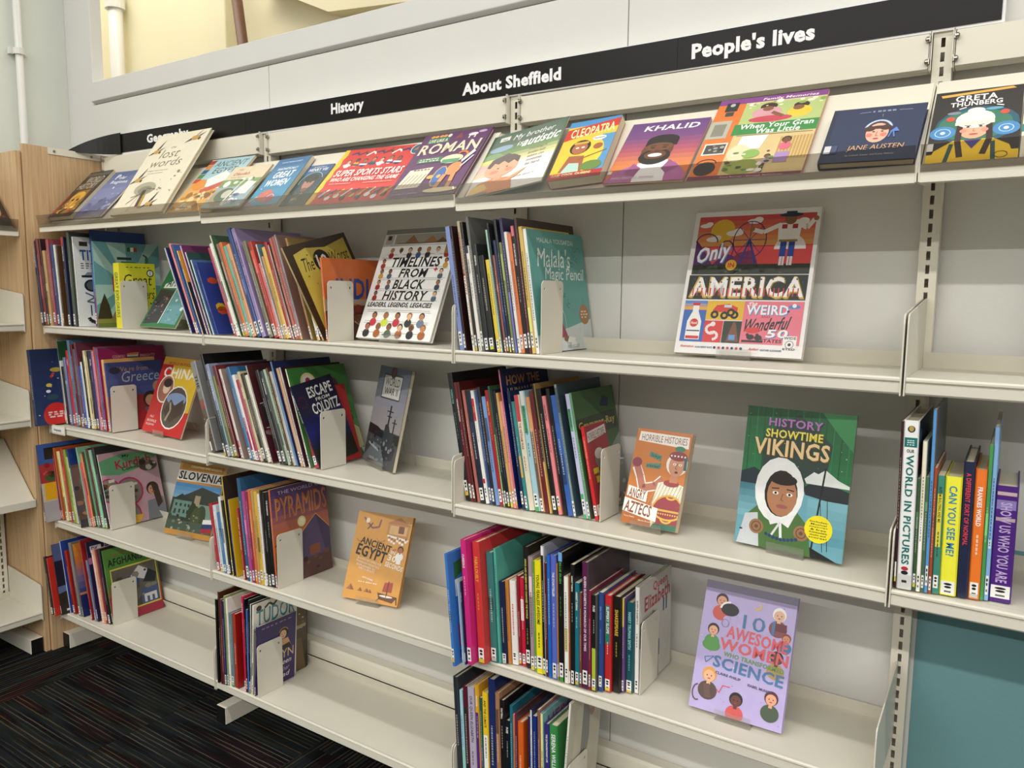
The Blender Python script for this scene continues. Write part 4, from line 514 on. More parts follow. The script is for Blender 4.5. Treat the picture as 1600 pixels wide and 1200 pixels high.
def a_plain_y(A): A.r(0,0,1,1,'e4d820').t('YOUNG',.1,.8,.9,.95,'181818',1)
def a_eliz(A):
    A.r(0,0,1,1,'cfccc6').t('Queen',.4,.86,.86,.96,'c02c38',1,sh='e0d0cc').t('Elizabeth',.14,.73,.95,.87,'b02838',1).t('II',.72,.6,.86,.73,'46527a',1).g(0,.42,.45,.66,['5a6258','7a8470'],3).p([(.3,.5),(.38,.7),(.5,.66),(.5,.4)],'a09a80').speck(10,('6a705c','94907c'),.02,.45,.4,.65,.06).r(.45,.2,.62,.36,'4a5072').r(.48,.0,.6,.2,'a09088')
    for i in range(6): A.l([(.55+i*.08,.55-i*.02),(.6+i*.05,.1)],.006,'b0aca4')
def a_letters(A): A.r(0,0,1,1,'7ab0b8').t('HEROES',.1,.82,.95,.95,'a04a60',1).r(.1,.3,.9,.6,'2a3a78')
def a_beige(A): A.r(0,0,1,1,'b9b5a5').p([(.35,.98),(.6,.98),(.65,.6),(.55,.35),(.35,.2),(.28,.5),(.3,.75)],'7a7c7c').p([(.2,.9),(.4,.95),(.4,.1),(.1,.05)],'c4c0ae').e(.7,.8,.08,.05,'a87868')
def a_darkm(A): A.r(0,0,1,1,'1c2430').speck(30,('a8a030','3a6a9a','2a7a4a','8a2a30'),.05,.05,.95,.95,.08)
def a_how(A): A.g(0,0,1,1,['1c2c60','1c2a6c','182458'],5).t('HOW THE',.1,.88,.8,.95,'d89048',1).t('HUMAN BODY',.1,.8,.9,.86,'e8c878',0)
def a_leftdark(A): A.r(0,0,1,1,'2a1a14').e(.6,.4,.2,.2,'c8a070').e(.8,.3,.12,.15,'a87848').speck(12,('d8a060','5a3020','e8c890'),.3,.1,.95,.6,.06)
ART=dict(timelines=a_timelines,america=a_america,china=a_china,ww2=a_ww2,slovenia=a_slovenia,egypt30=a_egypt30,aztecs=a_aztecs,vikings=a_vikings,women101=a_women,tent=a_tent,world_history=a_world,polar=a_polar,lostwords=a_lost,ancient_egypt=a_aegypt,olaudah=a_olaudah,greatwomen=a_great,henry=a_henry,sports=a_sports,roman=a_roman,brother=a_brother,cleopatra=a_cleo,khalid=a_khalid,gran=a_gran,janeausten=a_jane,greta=a_greta,sliver=a_sliver,titanic=a_titanic,italy=a_italy,explorers=a_explorers,orange_s=a_orange_s,collage_a=a_collage_a,collage_b=a_collage_b,ten_worst=a_ten,india_orange=a_india_o,malala=a_malala,globe=a_globe,india_pink=a_india_p,greece=a_greece,digging=a_dig,colditz=a_colditz_,grammar=a_grammar,horrible_red=a_hred,kbook=a_k,dark_photo=a_dphoto,kurdish=a_kurd,brown_pill=a_pill,pyramids=a_pyr,a_night=a_anight,sunset=a_sunset,eyewit=a_eyewit,afghan=a_afghan,plain_red=a_plainred,portrait=a_portrait,tudor=a_tudor,boleyn=a_boleyn,scien=a_scien,blue_figures=a_bluef,plain_y=a_plain_y,elizabeth=a_eliz,letters=a_letters,beige=a_beige,darkmulti=a_darkm,how_navy=a_how,leftdark=a_leftdark)
STACKS = {
 'A1': (1.184, 'upright books on the top shelf under the Geography sign', [
  (0.003,-0.25,7.3,0.014,0.222,0.292,'1c2340','1c2340',1,'100 MORE HISTORY','',[(0.86,1,'c8a820')],'','navy blue book titled 100 More History,1st from left under Geography sign,top shelf'),
  (0.0194,-0.2477,7.1,0.014,0.226,0.298,'7d2a2e','7d2a2e',1,'','',[],'','dark red spine book,2nd from left under Geography sign,top shelf'),
  (0.035,-0.2454,6.9,0.0096,0.227,0.298,'3a1a1e','3a1a1e',0,'','',[],'','dark brown spine book,3rd from left under Geography sign,top shelf'),
  (0.045,-0.2431,6.6,0.014,0.195,0.257,'c09a6a','c09a6a',1,'','',[],'','tan spine book,4th from left under Geography sign,top shelf'),
  (0.0696,-0.2408,6.3,0.014,0.224,0.294,'9c4a55','9c4a55',1,'','',[],'','dusty rose spine book,5th from left under Geography sign,top shelf'),
  (0.0891,-0.2385,6.0,0.014,0.209,0.276,'2a3f74','2a3f74',1,'','',[],'','dark teal spine book,6th from left under Geography sign,top shelf'),
  (0.1055,-0.2362,5.6,0.0078,0.209,0.275,'e8e4d8','e8e4d8',0,'','',[],'','white spine book,7th from left under Geography sign,top shelf'),
  (0.1136,-0.2327,5.2,0.0065,0.208,0.274,'1e2c44','5a3a20',0,'','',[],'','navy blue spine book with brown cover,8th from left under Geography sign,top shelf'),
  (0.1388,-0.2281,4.7,0.014,0.228,0.3,'1f2442','1f2442',1,'STUDENT ATLAS','',[(0.9,1,'c83a28')],'','navy blue book titled Student Atlas,9th from left under Geography sign,top shelf'),
  (0.1633,-0.2235,4.2,0.014,0.2,0.316,'4a5248','4a5248',1,'','',[],'','dark grey spine book,10th from left under Geography sign,top shelf'),
  (0.1863,-0.2188,3.6,0.006,0.2,0.301,'f2f0ec','f2f0ec',0,'','',[],'titanic','white book with black object silhouettes,11th from left under Geography sign,top shelf'),
  (0.1926,-0.165,3.0,0.012,0.195,0.326,'2f4f94','2f4f94',1,'','',[],'','tall royal blue book behind the scooter book,12th from left under Geography sign,top shelf'),
  (0.2822,-0.2096,2.4,0.008,0.233,0.283,'5a96a0','5a96a0',0,'','',[(0,0.45,'a03040')],'italy','teal book with green scooter,13th from left under Geography sign,top shelf'),
  (0.3816,-0.2,1.7,0.034,0.124,0.211,'e6dc30','e6dc30',1,'GREAT EXPLORERS','5a7a30',[],'explorers','yellow book with black doodles,14th from left under Geography sign,top shelf'),
 ]),
 'B1': (1.184, 'leaning books on the top shelf left of the India book', [
  (0.8338,-0.238,24.7,0.007,0.207,0.272,'d8d8e0','22285a',0,'','',[],'','white spine book with navy blue cover,1st from left in leaning top-shelf stack'),
  (0.859,-0.2372,24.6,0.0073,0.216,0.285,'e58d8a','e58d8a',0,'','',[],'','pink spine book,2nd from left in leaning top-shelf stack'),
  (0.8673,-0.2363,24.5,0.0065,0.215,0.282,'101018','3f5f9e',0,'','',[],'','black spine book with blue cover,3rd from left in leaning top-shelf stack'),
  (0.885,-0.2355,24.3,0.005,0.199,0.262,'e8dcb8','d8902c',0,'','',[],'orange_s','thin cream spine book with orange cover,4th from left in leaning top-shelf stack'),
  (0.9049,-0.2346,24.2,0.0065,0.211,0.277,'e0c0d0','6a2a5c',0,'','',[],'','cream spine book with purple cover,5th from left in leaning top-shelf stack'),
  (0.9177,-0.2338,24.1,0.0065,0.194,0.256,'d8e0e0','244848',0,'','',[],'','white spine book with dark teal cover,6th from left in leaning top-shelf stack'),
  (0.9304,-0.233,24.0,0.0065,0.175,0.231,'e0e0e8','4a6aa0',0,'','',[],'','white spine book with slate blue cover,7th from left in leaning top-shelf stack'),
  (0.9476,-0.2321,23.8,0.0065,0.17,0.223,'2a3f8a','2a3f8a',0,'','',[],'collage_a','blue spine book,8th from left in leaning top-shelf stack'),
  (1.0236,-0.2313,23.7,0.008,0.202,0.266,'b5405a','b5405a',0,'','',[],'','dusty rose spine book,9th from left in leaning top-shelf stack'),
  (1.0326,-0.2305,23.5,0.0106,0.21,0.277,'e8e8e0','e8e8e0',0,'','',[],'','white spine book,10th from left in leaning top-shelf stack'),
  (1.0445,-0.2296,23.3,0.0065,0.23,0.303,'dcdcc0','3d5c40',0,'','',[],'','cream spine book with dark grey cover,11th from left in leaning top-shelf stack'),
  (1.0586,-0.2288,23.2,0.0086,0.209,0.275,'8a6a60','8a6a60',0,'','',[],'','dusty rose spine book,12th from left in leaning top-shelf stack'),
  (1.0683,-0.2279,23.0,0.0124,0.211,0.278,'d0703a','d0703a',1,'','',[],'','orange spine book,13th from left in leaning top-shelf stack'),
  (1.0823,-0.2271,22.8,0.0105,0.203,0.267,'6fae9a','6fae9a',0,'','',[],'','grey spine book,14th from left in leaning top-shelf stack'),
  (1.094,-0.2263,22.6,0.014,0.206,0.271,'d8a07a','d8a07a',1,'','',[],'','tan spine book,15th from left in leaning top-shelf stack'),
  (1.1138,-0.2254,22.5,0.014,0.235,0.317,'2f4a84','2f4a84',1,'','',[],'','blue spine book,16th from left in leaning top-shelf stack'),
  (1.1316,-0.2246,22.3,0.014,0.235,0.316,'9a86b4','9a86b4',1,'THE COMPLETE BOOK OF','',[],'','lilac book titled The Complete Book Of,17th from left in leaning top-shelf stack'),
  (1.1595,-0.2237,22.1,0.014,0.211,0.277,'7a7560','7a7560',1,'','',[],'','olive green spine book,18th from left in leaning top-shelf stack'),
  (1.1809,-0.2229,21.8,0.014,0.209,0.275,'b03a30','b03a30',1,'','',[],'','red spine book,19th from left in leaning top-shelf stack'),
  (1.1981,-0.2221,21.6,0.0082,0.162,0.213,'e0706a','e0706a',0,'','',[],'','salmon spine book,20th from left in leaning top-shelf stack'),
  (1.2072,-0.2212,21.4,0.0063,0.204,0.268,'c8d0d0','5a7484',0,'','',[],'','pale blue spine book with slate blue cover,21st from left in leaning top-shelf stack'),
  (1.2143,-0.2204,21.2,0.008,0.176,0.232,'c0925a','c0925a',0,'','',[],'','tan spine book,22nd from left in leaning top-shelf stack'),
  (1.2232,-0.2195,21.0,0.0116,0.195,0.257,'e0bc5a','e0bc5a',1,'','',[],'','gold spine book,23rd from left in leaning top-shelf stack'),
  (1.236,-0.2187,20.7,0.0098,0.206,0.271,'a03038','a03038',0,'','',[],'','red spine book,24th from left in leaning top-shelf stack'),
  (1.2468,-0.2179,20.5,0.0065,0.2,0.263,'c8b8a0','4a1f1f',0,'','',[],'','pale green spine book with dark brown cover,25th from left in leaning top-shelf stack'),
  (1.2557,-0.217,20.2,0.008,0.213,0.281,'b5645a','b5645a',0,'','',[],'','salmon spine book,26th from left in leaning top-shelf stack'),
  (1.2645,-0.2162,20.0,0.0097,0.217,0.285,'a8584c','a8584c',0,'','',[],'','dusty rose spine book,27th from left in leaning top-shelf stack'),
  (1.2751,-0.2154,19.7,0.0065,0.22,0.29,'93a4b8','8a6a5e',0,'','',[],'','lilac spine book with dusty rose cover,28th from left in leaning top-shelf stack'),
  (1.3124,-0.2145,19.4,0.0065,0.2,0.279,'b0703a','8a7438',0,'','',[],'','salmon spine book with olive green cover,29th from left in leaning top-shelf stack'),
  (1.3341,-0.2137,19.2,0.009,0.186,0.245,'f0ece8','8c2222',0,'READY FOR ADVENTURE','b02838',[(0.84,1,'b02838')],'','white spine book with dark red cover,30th from left in leaning top-shelf stack'),
  (1.3518,-0.2128,18.9,0.008,0.238,0.254,'c0a870','3a2a1c',0,'','',[],'ten_worst','yellow book with torn brown border and a 10,31st from left in leaning top-shelf stack'),
  (1.3657,-0.212,5.6,0.006,0.213,0.213,'d87038','d87038',0,'','',[],'india_orange','orange book titled India,32nd from left in leaning top-shelf stack'),
 ]),
 'C1': (1.184, 'books on the top shelf left of the teal pencil book', [
  (1.8145,-0.24,9.1,0.0115,0.208,0.274,'8090c8','8090c8',1,'','',[],'','lilac spine book,1st from left in right-hand top-shelf stack'),
  (1.8265,-0.2388,9.2,0.0065,0.209,0.275,'1a1416','2a1014',0,'','',[],'','black spine book with dark brown cover,2nd from left in right-hand top-shelf stack'),
  (1.8484,-0.2376,9.3,0.0068,0.217,0.285,'b5a68c','b5a68c',0,'GEORGIAN BRITAIN','b04040',[(0,0.58,'f0ece6'),(0.58,0.6,'b03030')],'','tan book titled Georgian Britain,3rd from left in right-hand top-shelf stack'),
  (1.8556,-0.2364,9.4,0.0064,0.215,0.283,'1c1a1a','1c1a1a',0,'','',[],'','near black spine book,4th from left in right-hand top-shelf stack'),
  (1.8624,-0.2352,9.5,0.0085,0.176,0.231,'ece8dc','ece8dc',0,'OLIVER CROMWELL','',[(0.93,1,'282850')],'','white spine book with navy blue band,5th from left in right-hand top-shelf stack'),
  (1.8714,-0.234,9.5,0.0065,0.2,0.294,'6a6a66','5f5f5c',0,'','',[],'','slate blue spine book with dark grey cover,6th from left in right-hand top-shelf stack'),
  (1.8787,-0.2329,9.6,0.0111,0.178,0.234,'24262a','24262a',1,'MEDIEVAL','',[],'','near black book titled Medieval,7th from left in right-hand top-shelf stack'),
  (1.8903,-0.2317,9.6,0.014,0.159,0.209,'181818','181818',1,'','',[],'','black spine book,8th from left in right-hand top-shelf stack'),
  (1.9079,-0.2305,9.6,0.0093,0.152,0.2,'e8c840','e8c840',0,'','',[],'','yellow spine book,9th from left in right-hand top-shelf stack'),
  (1.9176,-0.2293,9.6,0.0041,0.202,0.265,'a8c8b8','a8c8b8',0,'','',[],'','thin pale green spine book,10th from left in right-hand top-shelf stack'),
  (1.9221,-0.2281,9.6,0.0039,0.212,0.279,'202428','202428',0,'','',[],'','thin near black spine book,11th from left in right-hand top-shelf stack'),
  (1.9264,-0.2269,9.6,0.0045,0.159,0.21,'a05a50','a05a50',0,'','',[],'','thin dusty rose spine book,12th from left in right-hand top-shelf stack'),
  (1.9313,-0.2257,9.6,0.0057,0.184,0.242,'20305a','20305a',0,'','',[],'','navy blue spine book,13th from left in right-hand top-shelf stack'),
  (1.9374,-0.2245,9.5,0.0058,0.218,0.287,'20242c','20242c',0,'','',[],'','near black spine book,14th from left in right-hand top-shelf stack'),
  (1.9436,-0.2233,9.4,0.0061,0.18,0.237,'7a8450','7a8450',0,'','',[],'','olive green spine book,15th from left in right-hand top-shelf stack'),
  (1.95,-0.2221,9.3,0.0066,0.22,0.289,'35325c','35325c',0,'','',[(0,0.45,'7a78c0')],'','navy blue spine book with slate blue band,16th from left in right-hand top-shelf stack'),
  (1.957,-0.221,9.2,0.0066,0.197,0.259,'e8e4dc','e8e4dc',0,'','',[],'','white spine book,17th from left in right-hand top-shelf stack'),
  (1.964,-0.2198,9.1,0.0081,0.194,0.255,'e07a4a','e07a4a',0,'','',[],'','orange spine book,18th from left in right-hand top-shelf stack'),
  (1.9725,-0.2186,9.0,0.0096,0.206,0.271,'1c1414','1c1414',0,'20TH CENTURY DESIGN','',[(0.92,1,'e07080')],'','black book titled 20th Century Design,19th from left in right-hand top-shelf stack'),
  (1.9825,-0.2174,8.8,0.0058,0.247,0.288,'6a2a3a','3a2c20',0,'','',[],'','maroon spine book with dark brown cover,20th from left in right-hand top-shelf stack'),
  (1.9886,-0.2162,8.6,0.0088,0.204,0.269,'d8b860','d8b860',0,'','',[],'','gold spine book,21st from left in right-hand top-shelf stack'),
  (1.9979,-0.215,8.5,0.009,0.245,0.264,'f0eee8','f0eee8',0,'','',[],'malala','teal picture book with brown seal,22nd from left in right-hand top-shelf stack'),
 ]),
 'A2': (0.836, 'books on the second shelf left of the China book', [
  (0.015,-0.3,6.1,0.022,0.2,0.265,'1a2c58','1a2c58',1,'','',[],'globe','blue globe book jutting out past the end,1st from left in stack by China book'),
  (0.0374,-0.2065,6.5,0.0028,0.228,0.299,'5e2028','5e2028',0,'','',[],'','thin maroon spine book,2nd from left in stack by China book'),
  (0.0406,-0.207,6.7,0.0028,0.229,0.301,'8d9490','8d9490',0,'','',[],'','thin grey spine book,3rd from left in stack by China book'),
  (0.0437,-0.2074,7.0,0.0028,0.217,0.285,'a4c4b0','a4c4b0',0,'','',[],'','thin pale green spine book,4th from left in stack by China book'),
  (0.0468,-0.2079,7.2,0.0028,0.222,0.292,'1f2a22','2f5a3a',0,'','',[],'','thin near black book with dark green cover,5th from left in stack by China book'),
  (0.0499,-0.2084,7.4,0.0059,0.17,0.224,'e6e4e0','e6e4e0',0,'','',[],'','white spine book,6th from left in stack by China book'),
  (0.0562,-0.2089,7.5,0.014,0.155,0.204,'141414','141414',1,'','',[],'','black spine book,7th from left in stack by China book'),
  (0.0759,-0.2094,7.7,0.014,0.18,0.237,'7a80a8','7a80a8',1,'','',[],'','grey spine book,8th from left in stack by China book'),
  (0.1017,-0.2098,7.8,0.014,0.2,0.263,'c03038','c03038',1,'TURKEY','',[],'','red book titled Turkey,9th from left in stack by China book'),
  (0.1199,-0.2103,7.9,0.014,0.228,0.299,'5a86a8','5a86a8',1,'','',[],'','slate blue spine book,10th from left in stack by China book'),
  (0.1374,-0.2108,8.0,0.014,0.217,0.285,'6a1c22','6a1c22',1,'','',[],'','dark red spine book,11th from left in stack by China book'),
  (0.1565,-0.2113,8.1,0.0125,0.206,0.27,'5a6a80','5a6a80',1,'','',[],'','slate blue spine book,12th from left in stack by China book'),
  (0.1695,-0.2118,8.1,0.0098,0.223,0.294,'7a3a50','7a3a50',0,'','',[],'','brown spine book,13th from left in stack by China book'),
  (0.1797,-0.2118,8.1,0.014,0.161,0.212,'2f5ab0','2f5ab0',1,'','',[],'','blue spine book,14th from left in stack by China book'),
  (0.1944,-0.2113,8.1,0.0106,0.173,0.228,'e8e8e4','e8e8e4',0,'','',[],'','white spine book,15th from left in stack by China book'),
  (0.2054,-0.2108,8.1,0.0105,0.186,0.245,'101010','101010',0,'','',[],'','black spine book,16th from left in stack by China book'),
  (0.2164,-0.2103,8.0,0.0116,0.204,0.268,'eee4b4','eee4b4',1,'THE RHINE','',[],'','cream book titled The Rhine,17th from left in stack by China book'),
  (0.2285,-0.2098,8.0,0.0104,0.187,0.245,'d0b890','d0b890',0,'','',[],'','pink spine book,18th from left in stack by China book'),
  (0.2393,-0.2094,7.9,0.0115,0.204,0.268,'18181c','18181c',1,'','',[],'','near black spine book,19th from left in stack by China book'),
  (0.2513,-0.2089,7.8,0.014,0.204,0.268,'3a2f66','3a2f66',1,'BRAZIL','',[],'','navy blue book titled Brazil,20th from left in stack by China book'),
  (0.2667,-0.2084,7.6,0.0119,0.204,0.269,'d090a8','d090a8',1,'','',[],'','pink spine book,21st from left in stack by China book'),
  (0.2791,-0.2079,7.5,0.0102,0.215,0.283,'c03c40','c03c40',0,'','',[],'','red spine book,22nd from left in stack by China book'),
  (0.2897,-0.2074,7.3,0.0096,0.213,0.281,'4a6a9a','4a6a9a',0,'','',[],'','slate blue spine book,23rd from left in stack by China book'),
  (0.2997,-0.207,7.1,0.0065,0.237,0.279,'b03070','a01a5e',0,'','',[],'india_pink','magenta book titled India,24th from left in stack by China book'),
  (0.316,-0.2065,6.9,0.0117,0.184,0.242,'e8b070','e8b070',1,'','',[],'','gold spine book,25th from left in stack by China book'),
  (0.3281,-0.206,6.6,0.009,0.199,0.231,'46508a','46508a',0,'','',[],'greece','purple blue book about Greece,26th from left in stack by China book'),
 ]),
 'B2': (0.836, 'war books on the second shelf left of the warship book', [
  (0.9123,-0.238,19.0,0.024,0.206,0.271,'8a8a88','8a8a88',1,'THE','101010',[(0,0.5,'4a4038'),(0,0.1,'8a5a48')],'','grey book with red cross on its spine,1st from left in stack by warship book'),
  (0.9898,-0.2503,19.3,0.0093,0.207,0.301,'0f0f10','0f0f10',0,'','',[],'','black spine book,2nd from left in stack by warship book'),
  (1.0,-0.2485,19.6,0.014,0.206,0.271,'8a94b0','8a94b0',1,'WORLD WAR II IN BRITAIN','f0f0f0',[(0,0.5,'3a5a58')],'','lilac book titled World War II In Britain,3rd from left in stack by warship book'),
  (1.0161,-0.2468,19.9,0.0117,0.18,0.237,'6a7a3a','6a7a3a',1,'','',[],'','olive green spine book,4th from left in stack by warship book'),
  (1.029,-0.245,20.2,0.014,0.204,0.269,'6a2a2c','6a2a2c',1,'','',[],'','maroon spine book,5th from left in stack by warship book'),
  (1.0539,-0.2433,20.4,0.009,0.198,0.261,'d8c8c4','a08a80',0,'VICTORIAN','604040',[(0,0.2,'c06a70')],'','cream book titled Victorian,6th from left in stack by warship book'),
  (1.0883,-0.2416,20.6,0.0124,0.204,0.269,'3a6ea0','3a6ea0',1,'','',[],'','blue spine book,7th from left in stack by warship book'),
  (1.102,-0.2398,20.7,0.0108,0.188,0.247,'e6e2e0','e6e2e0',0,'','',[(0,0.5,'b02a50')],'','white spine book with red band,8th from left in stack by warship book'),
  (1.1139,-0.2381,20.8,0.0107,0.178,0.234,'a52048','a52048',0,'','',[],'','red spine book,9th from left in stack by warship book'),
  (1.1257,-0.2363,20.9,0.0098,0.196,0.258,'c8b890','c8b890',0,'','',[],'','pale green spine book,10th from left in stack by warship book'),
  (1.1366,-0.2346,20.9,0.0137,0.192,0.253,'3a3428','3a3428',1,'','',[],'','dark green spine book,11th from left in stack by warship book'),
  (1.1517,-0.2329,20.9,0.0113,0.19,0.25,'e0dcc8','e0dcc8',1,'','',[],'','cream spine book,12th from left in stack by warship book'),
  (1.1642,-0.2308,20.9,0.0065,0.2,0.279,'b8b4ac','6a2a2c',0,'','',[],'collage_b','pale green spine book with maroon cover,13th from left in stack by warship book'),
  (1.1952,-0.2285,20.8,0.0127,0.202,0.266,'1e1e20','1e1e20',1,'','',[],'','near black spine book,14th from left in stack by warship book'),
  (1.2092,-0.2261,20.7,0.0126,0.201,0.264,'303230','303230',1,'THE VICTORIANS','',[],'','dark green book titled The Victorians,15th from left in stack by warship book'),
  (1.2231,-0.2238,20.5,0.0088,0.206,0.27,'a0b8a0','a0b8a0',0,'','',[],'','pale green spine book,16th from left in stack by warship book'),
  (1.2328,-0.2214,20.3,0.0052,0.209,0.275,'5a3424','5a3424',0,'WORST CHILDRENS JOBS','f0e0a0',[],'','thin brown book titled Worst Childrens Jobs,17th from left in stack by warship book'),
  (1.2386,-0.2191,20.1,0.0098,0.2,0.264,'b4b4ac','b4b4ac',0,'YOU WOULDNT WANT','',[],'','pale green book titled You Wouldnt Want,18th from left in stack by warship book'),
  (1.2494,-0.2167,19.8,0.0065,0.211,0.293,'5a90c8','1f2c5c',0,'','',[],'','light blue spine book with navy blue cover,19th from left in stack by warship book'),
  (1.2622,-0.2144,19.5,0.0092,0.208,0.274,'c8a080','c8a080',0,'THE HOLOCAUST STORIES','c04020',[],'','tan book titled The Holocaust Stories,20th from left in stack by warship book'),
  (1.2722,-0.212,19.2,0.0065,0.216,0.277,'d8d4cc','3a1420',0,'','',[],'','cream spine book with dark brown cover,21st from left in stack by warship book'),
  (1.2902,-0.2097,18.8,0.006,0.211,0.273,'f0ece4','3d7a38',0,'','',[],'digging','green book showing the letters O and G,22nd from left in stack by warship book'),
  (1.3088,-0.2073,18.4,0.0139,0.164,0.216,'b03030','b03030',1,'','',[],'','red spine book,23rd from left in stack by warship book'),
  (1.3239,-0.205,18.0,0.005,0.15,0.231,'1c1830','1c1f55',0,'ESCAPE FROM','',[],'colditz','navy book titled Escape from Colditz,24th from left in stack by warship book'),
 ]),
 'C2': (0.836, 'history books on the second shelf left of the Aztecs book', [
  (1.8091,-0.209,10.9,0.013,0.225,0.296,'141616','141616',1,'WOMENS WAR','70b0a0',[],'',"black book titled Women's War,1st from left in stack by Aztecs book"),
  (1.8226,-0.2084,10.7,0.0078,0.209,0.275,'6a1420','6a1420',0,'THE RUSSIAN REVOLUTION','',[],'','dark red book titled The Russian Revolution,2nd from left in stack by Aztecs book'),
  (1.8309,-0.2078,10.6,0.0065,0.199,0.276,'5a2018','5a1c1c',0,'','',[],'','maroon spine book,3rd from left in stack by Aztecs book'),
  (1.8412,-0.2072,10.5,0.0075,0.196,0.258,'b06a60','b06a60',0,'','',[],'','salmon spine book,4th from left in stack by Aztecs book'),
  (1.8491,-0.2066,10.3,0.0138,0.195,0.257,'1a2236','1a2236',1,'','',[],'','near black spine book,5th from left in stack by Aztecs book'),
  (1.8636,-0.206,10.3,0.009,0.197,0.259,'f0eeea','f0eeea',0,'VIKING','c0a060',[(0.73,0.93,'d02030'),(0.18,0.22,'d02030')],'','white and red spined Viking book,6th from left in stack by Aztecs book'),
  (1.8763,-0.2054,10.2,0.0057,0.198,0.261,'2a4a80','2a4a80',0,'','',[],'','blue spine book,7th from left in stack by Aztecs book'),
  (1.8824,-0.2048,10.1,0.0069,0.203,0.268,'2e2428','2e2428',0,'','',[],'','near black spine book,8th from left in stack by Aztecs book'),
  (1.8897,-0.2042,10.0,0.0105,0.188,0.247,'7a9ad0','7a9ad0',0,'','',[],'','light blue spine book,9th from left in stack by Aztecs book'),
  (1.9007,-0.2036,10.0,0.0096,0.199,0.262,'a82028','a82028',0,'WORLD WAR TWO','f0c040',[],'','red book titled World War Two,10th from left in stack by Aztecs book'),
  (1.9107,-0.203,9.9,0.0046,0.207,0.272,'2f6040','2f6040',0,'','',[(0,0.6,'a0c080')],'','thin green spine book with pale green band,11th from left in stack by Aztecs book'),
  (1.9156,-0.2024,9.9,0.0054,0.2,0.263,'202020','202020',0,'','',[],'','thin near black spine book,12th from left in stack by Aztecs book'),
  (1.9214,-0.2018,9.9,0.0067,0.199,0.262,'141c30','141c30',0,'','',[],'','near black spine book,13th from left in stack by Aztecs book'),
  (1.9285,-0.2012,9.9,0.0067,0.196,0.258,'d8a860','d8a860',0,'','',[],'','gold spine book,14th from left in stack by Aztecs book'),
  (1.9356,-0.2006,9.9,0.007,0.183,0.24,'e09a90','e09a90',0,'','',[],'','pink spine book,15th from left in stack by Aztecs book'),
  (1.943,-0.2,9.9,0.005,0.2,0.311,'d06a78','1c2a68',0,'','',[],'how_navy','tall navy book with pink spine edge,16th from left in stack by Aztecs book'),
  (1.9573,-0.1987,9.9,0.0072,0.201,0.264,'1c2c50','1c2c50',0,'','',[],'','navy blue spine book,17th from left in stack by Aztecs book'),
  (1.9649,-0.1973,10.0,0.0077,0.183,0.241,'3a8a8a','3a8a8a',0,'','',[(0.3,0.5,'e0b040')],'','teal spine book with gold band,18th from left in stack by Aztecs book'),
  (1.973,-0.196,10.0,0.014,0.194,0.256,'e0d8c0','e0d8c0',1,'FIGHTING THE VIETNAM WAR','b04040',[(0.77,1,'d04a50')],'','cream book titled Fighting The Vietnam War,19th from left in stack by Aztecs book'),
  (1.988,-0.1947,10.1,0.0133,0.202,0.266,'a8d0dc','a8d0dc',1,'AFRICAN RAINFOREST','203858',[(0.65,0.88,'5aa868'),(0,0.15,'5aa868'),(0.88,1,'e0e0dc')],'','pale blue book titled African Rainforest,20th from left in stack by Aztecs book'),
  (2.002,-0.1933,10.2,0.0101,0.193,0.254,'d89a6a','d89a6a',0,'','',[(0,0.7,'6a5a50')],'','tan spine book with dark grey band,21st from left in stack by Aztecs book'),
  (2.0126,-0.192,10.3,0.0101,0.203,0.268,'6a2020','6a2020',0,'','',[],'','dark red spine book,22nd from left in stack by Aztecs book'),
  (2.0232,-0.1907,10.4,0.0065,0.201,0.285,'181410','b08a50',0,'','',[(0,0.4,'d8b060')],'','black spine book with tan cover,23rd from left in stack by Aztecs book'),
  (2.0311,-0.1893,10.5,0.0115,0.208,0.274,'101010','101010',1,'','',[],'','black spine book,24th from left in stack by Aztecs book'),
  (2.0431,-0.188,10.6,0.009,0.197,0.259,'ef8a90','ef8a90',0,'THE SLAVE TRADE','',[],'','pink book titled The Slave Trade,25th from left in stack by Aztecs book'),
  (2.056,-0.1867,10.8,0.0083,0.21,0.276,'141414','141414',0,'','',[],'','black spine book,26th from left in stack by Aztecs book'),
  (2.0648,-0.1853,10.9,0.0133,0.199,0.262,'3a62b0','3a62b0',1,'','',[],'','blue spine book,27th from left in stack by Aztecs book'),
  (2.0787,-0.184,11.1,0.007,0.2,0.287,'8aa0a0','3a4f58',0,'','',[],'','grey spine book with dark grey cover,28th from left in stack by Aztecs book'),
  (2.1022,-0.1827,11.2,0.0095,0.204,0.268,'c8c8e8','c8c8e8',0,'AMAZON RAINFOREST','202848',[(0.7,0.88,'4fb068'),(0,0.2,'4fb068')],'','pale blue book titled Amazon Rainforest,29th from left in stack by Aztecs book'),
  (2.1122,-0.1813,11.4,0.0065,0.195,0.271,'6aa070','6aa070',0,'','',[],'grammar','green book titled Grammar-Ray,30th from left in stack by Aztecs book'),
  (2.1276,-0.18,11.6,0.009,0.099,0.2,'d02828','d02828',0,'','',[],'horrible_red','small red book with bandaged figure,31st from left in stack by Aztecs book'),
 ]),
 'A3': (0.489, 'books on the third shelf left of the Slovenia book', [
  (0.0157,-0.285,7.3,0.006,0.21,0.276,'283058','283058',0,'','',[],'kbook','jutting fruit photo book with yellow panel,1st from left in stack by Slovenia book'),
  (0.0221,-0.2358,8.0,0.0028,0.202,0.265,'b06a70','b06a70',0,'','',[],'','thin salmon spine book,2nd from left in stack by Slovenia book'),
  (0.0252,-0.2346,8.7,0.0028,0.192,0.266,'9a2a2e','9a2a2e',0,'','',[],'','thin red spine book,3rd from left in stack by Slovenia book'),
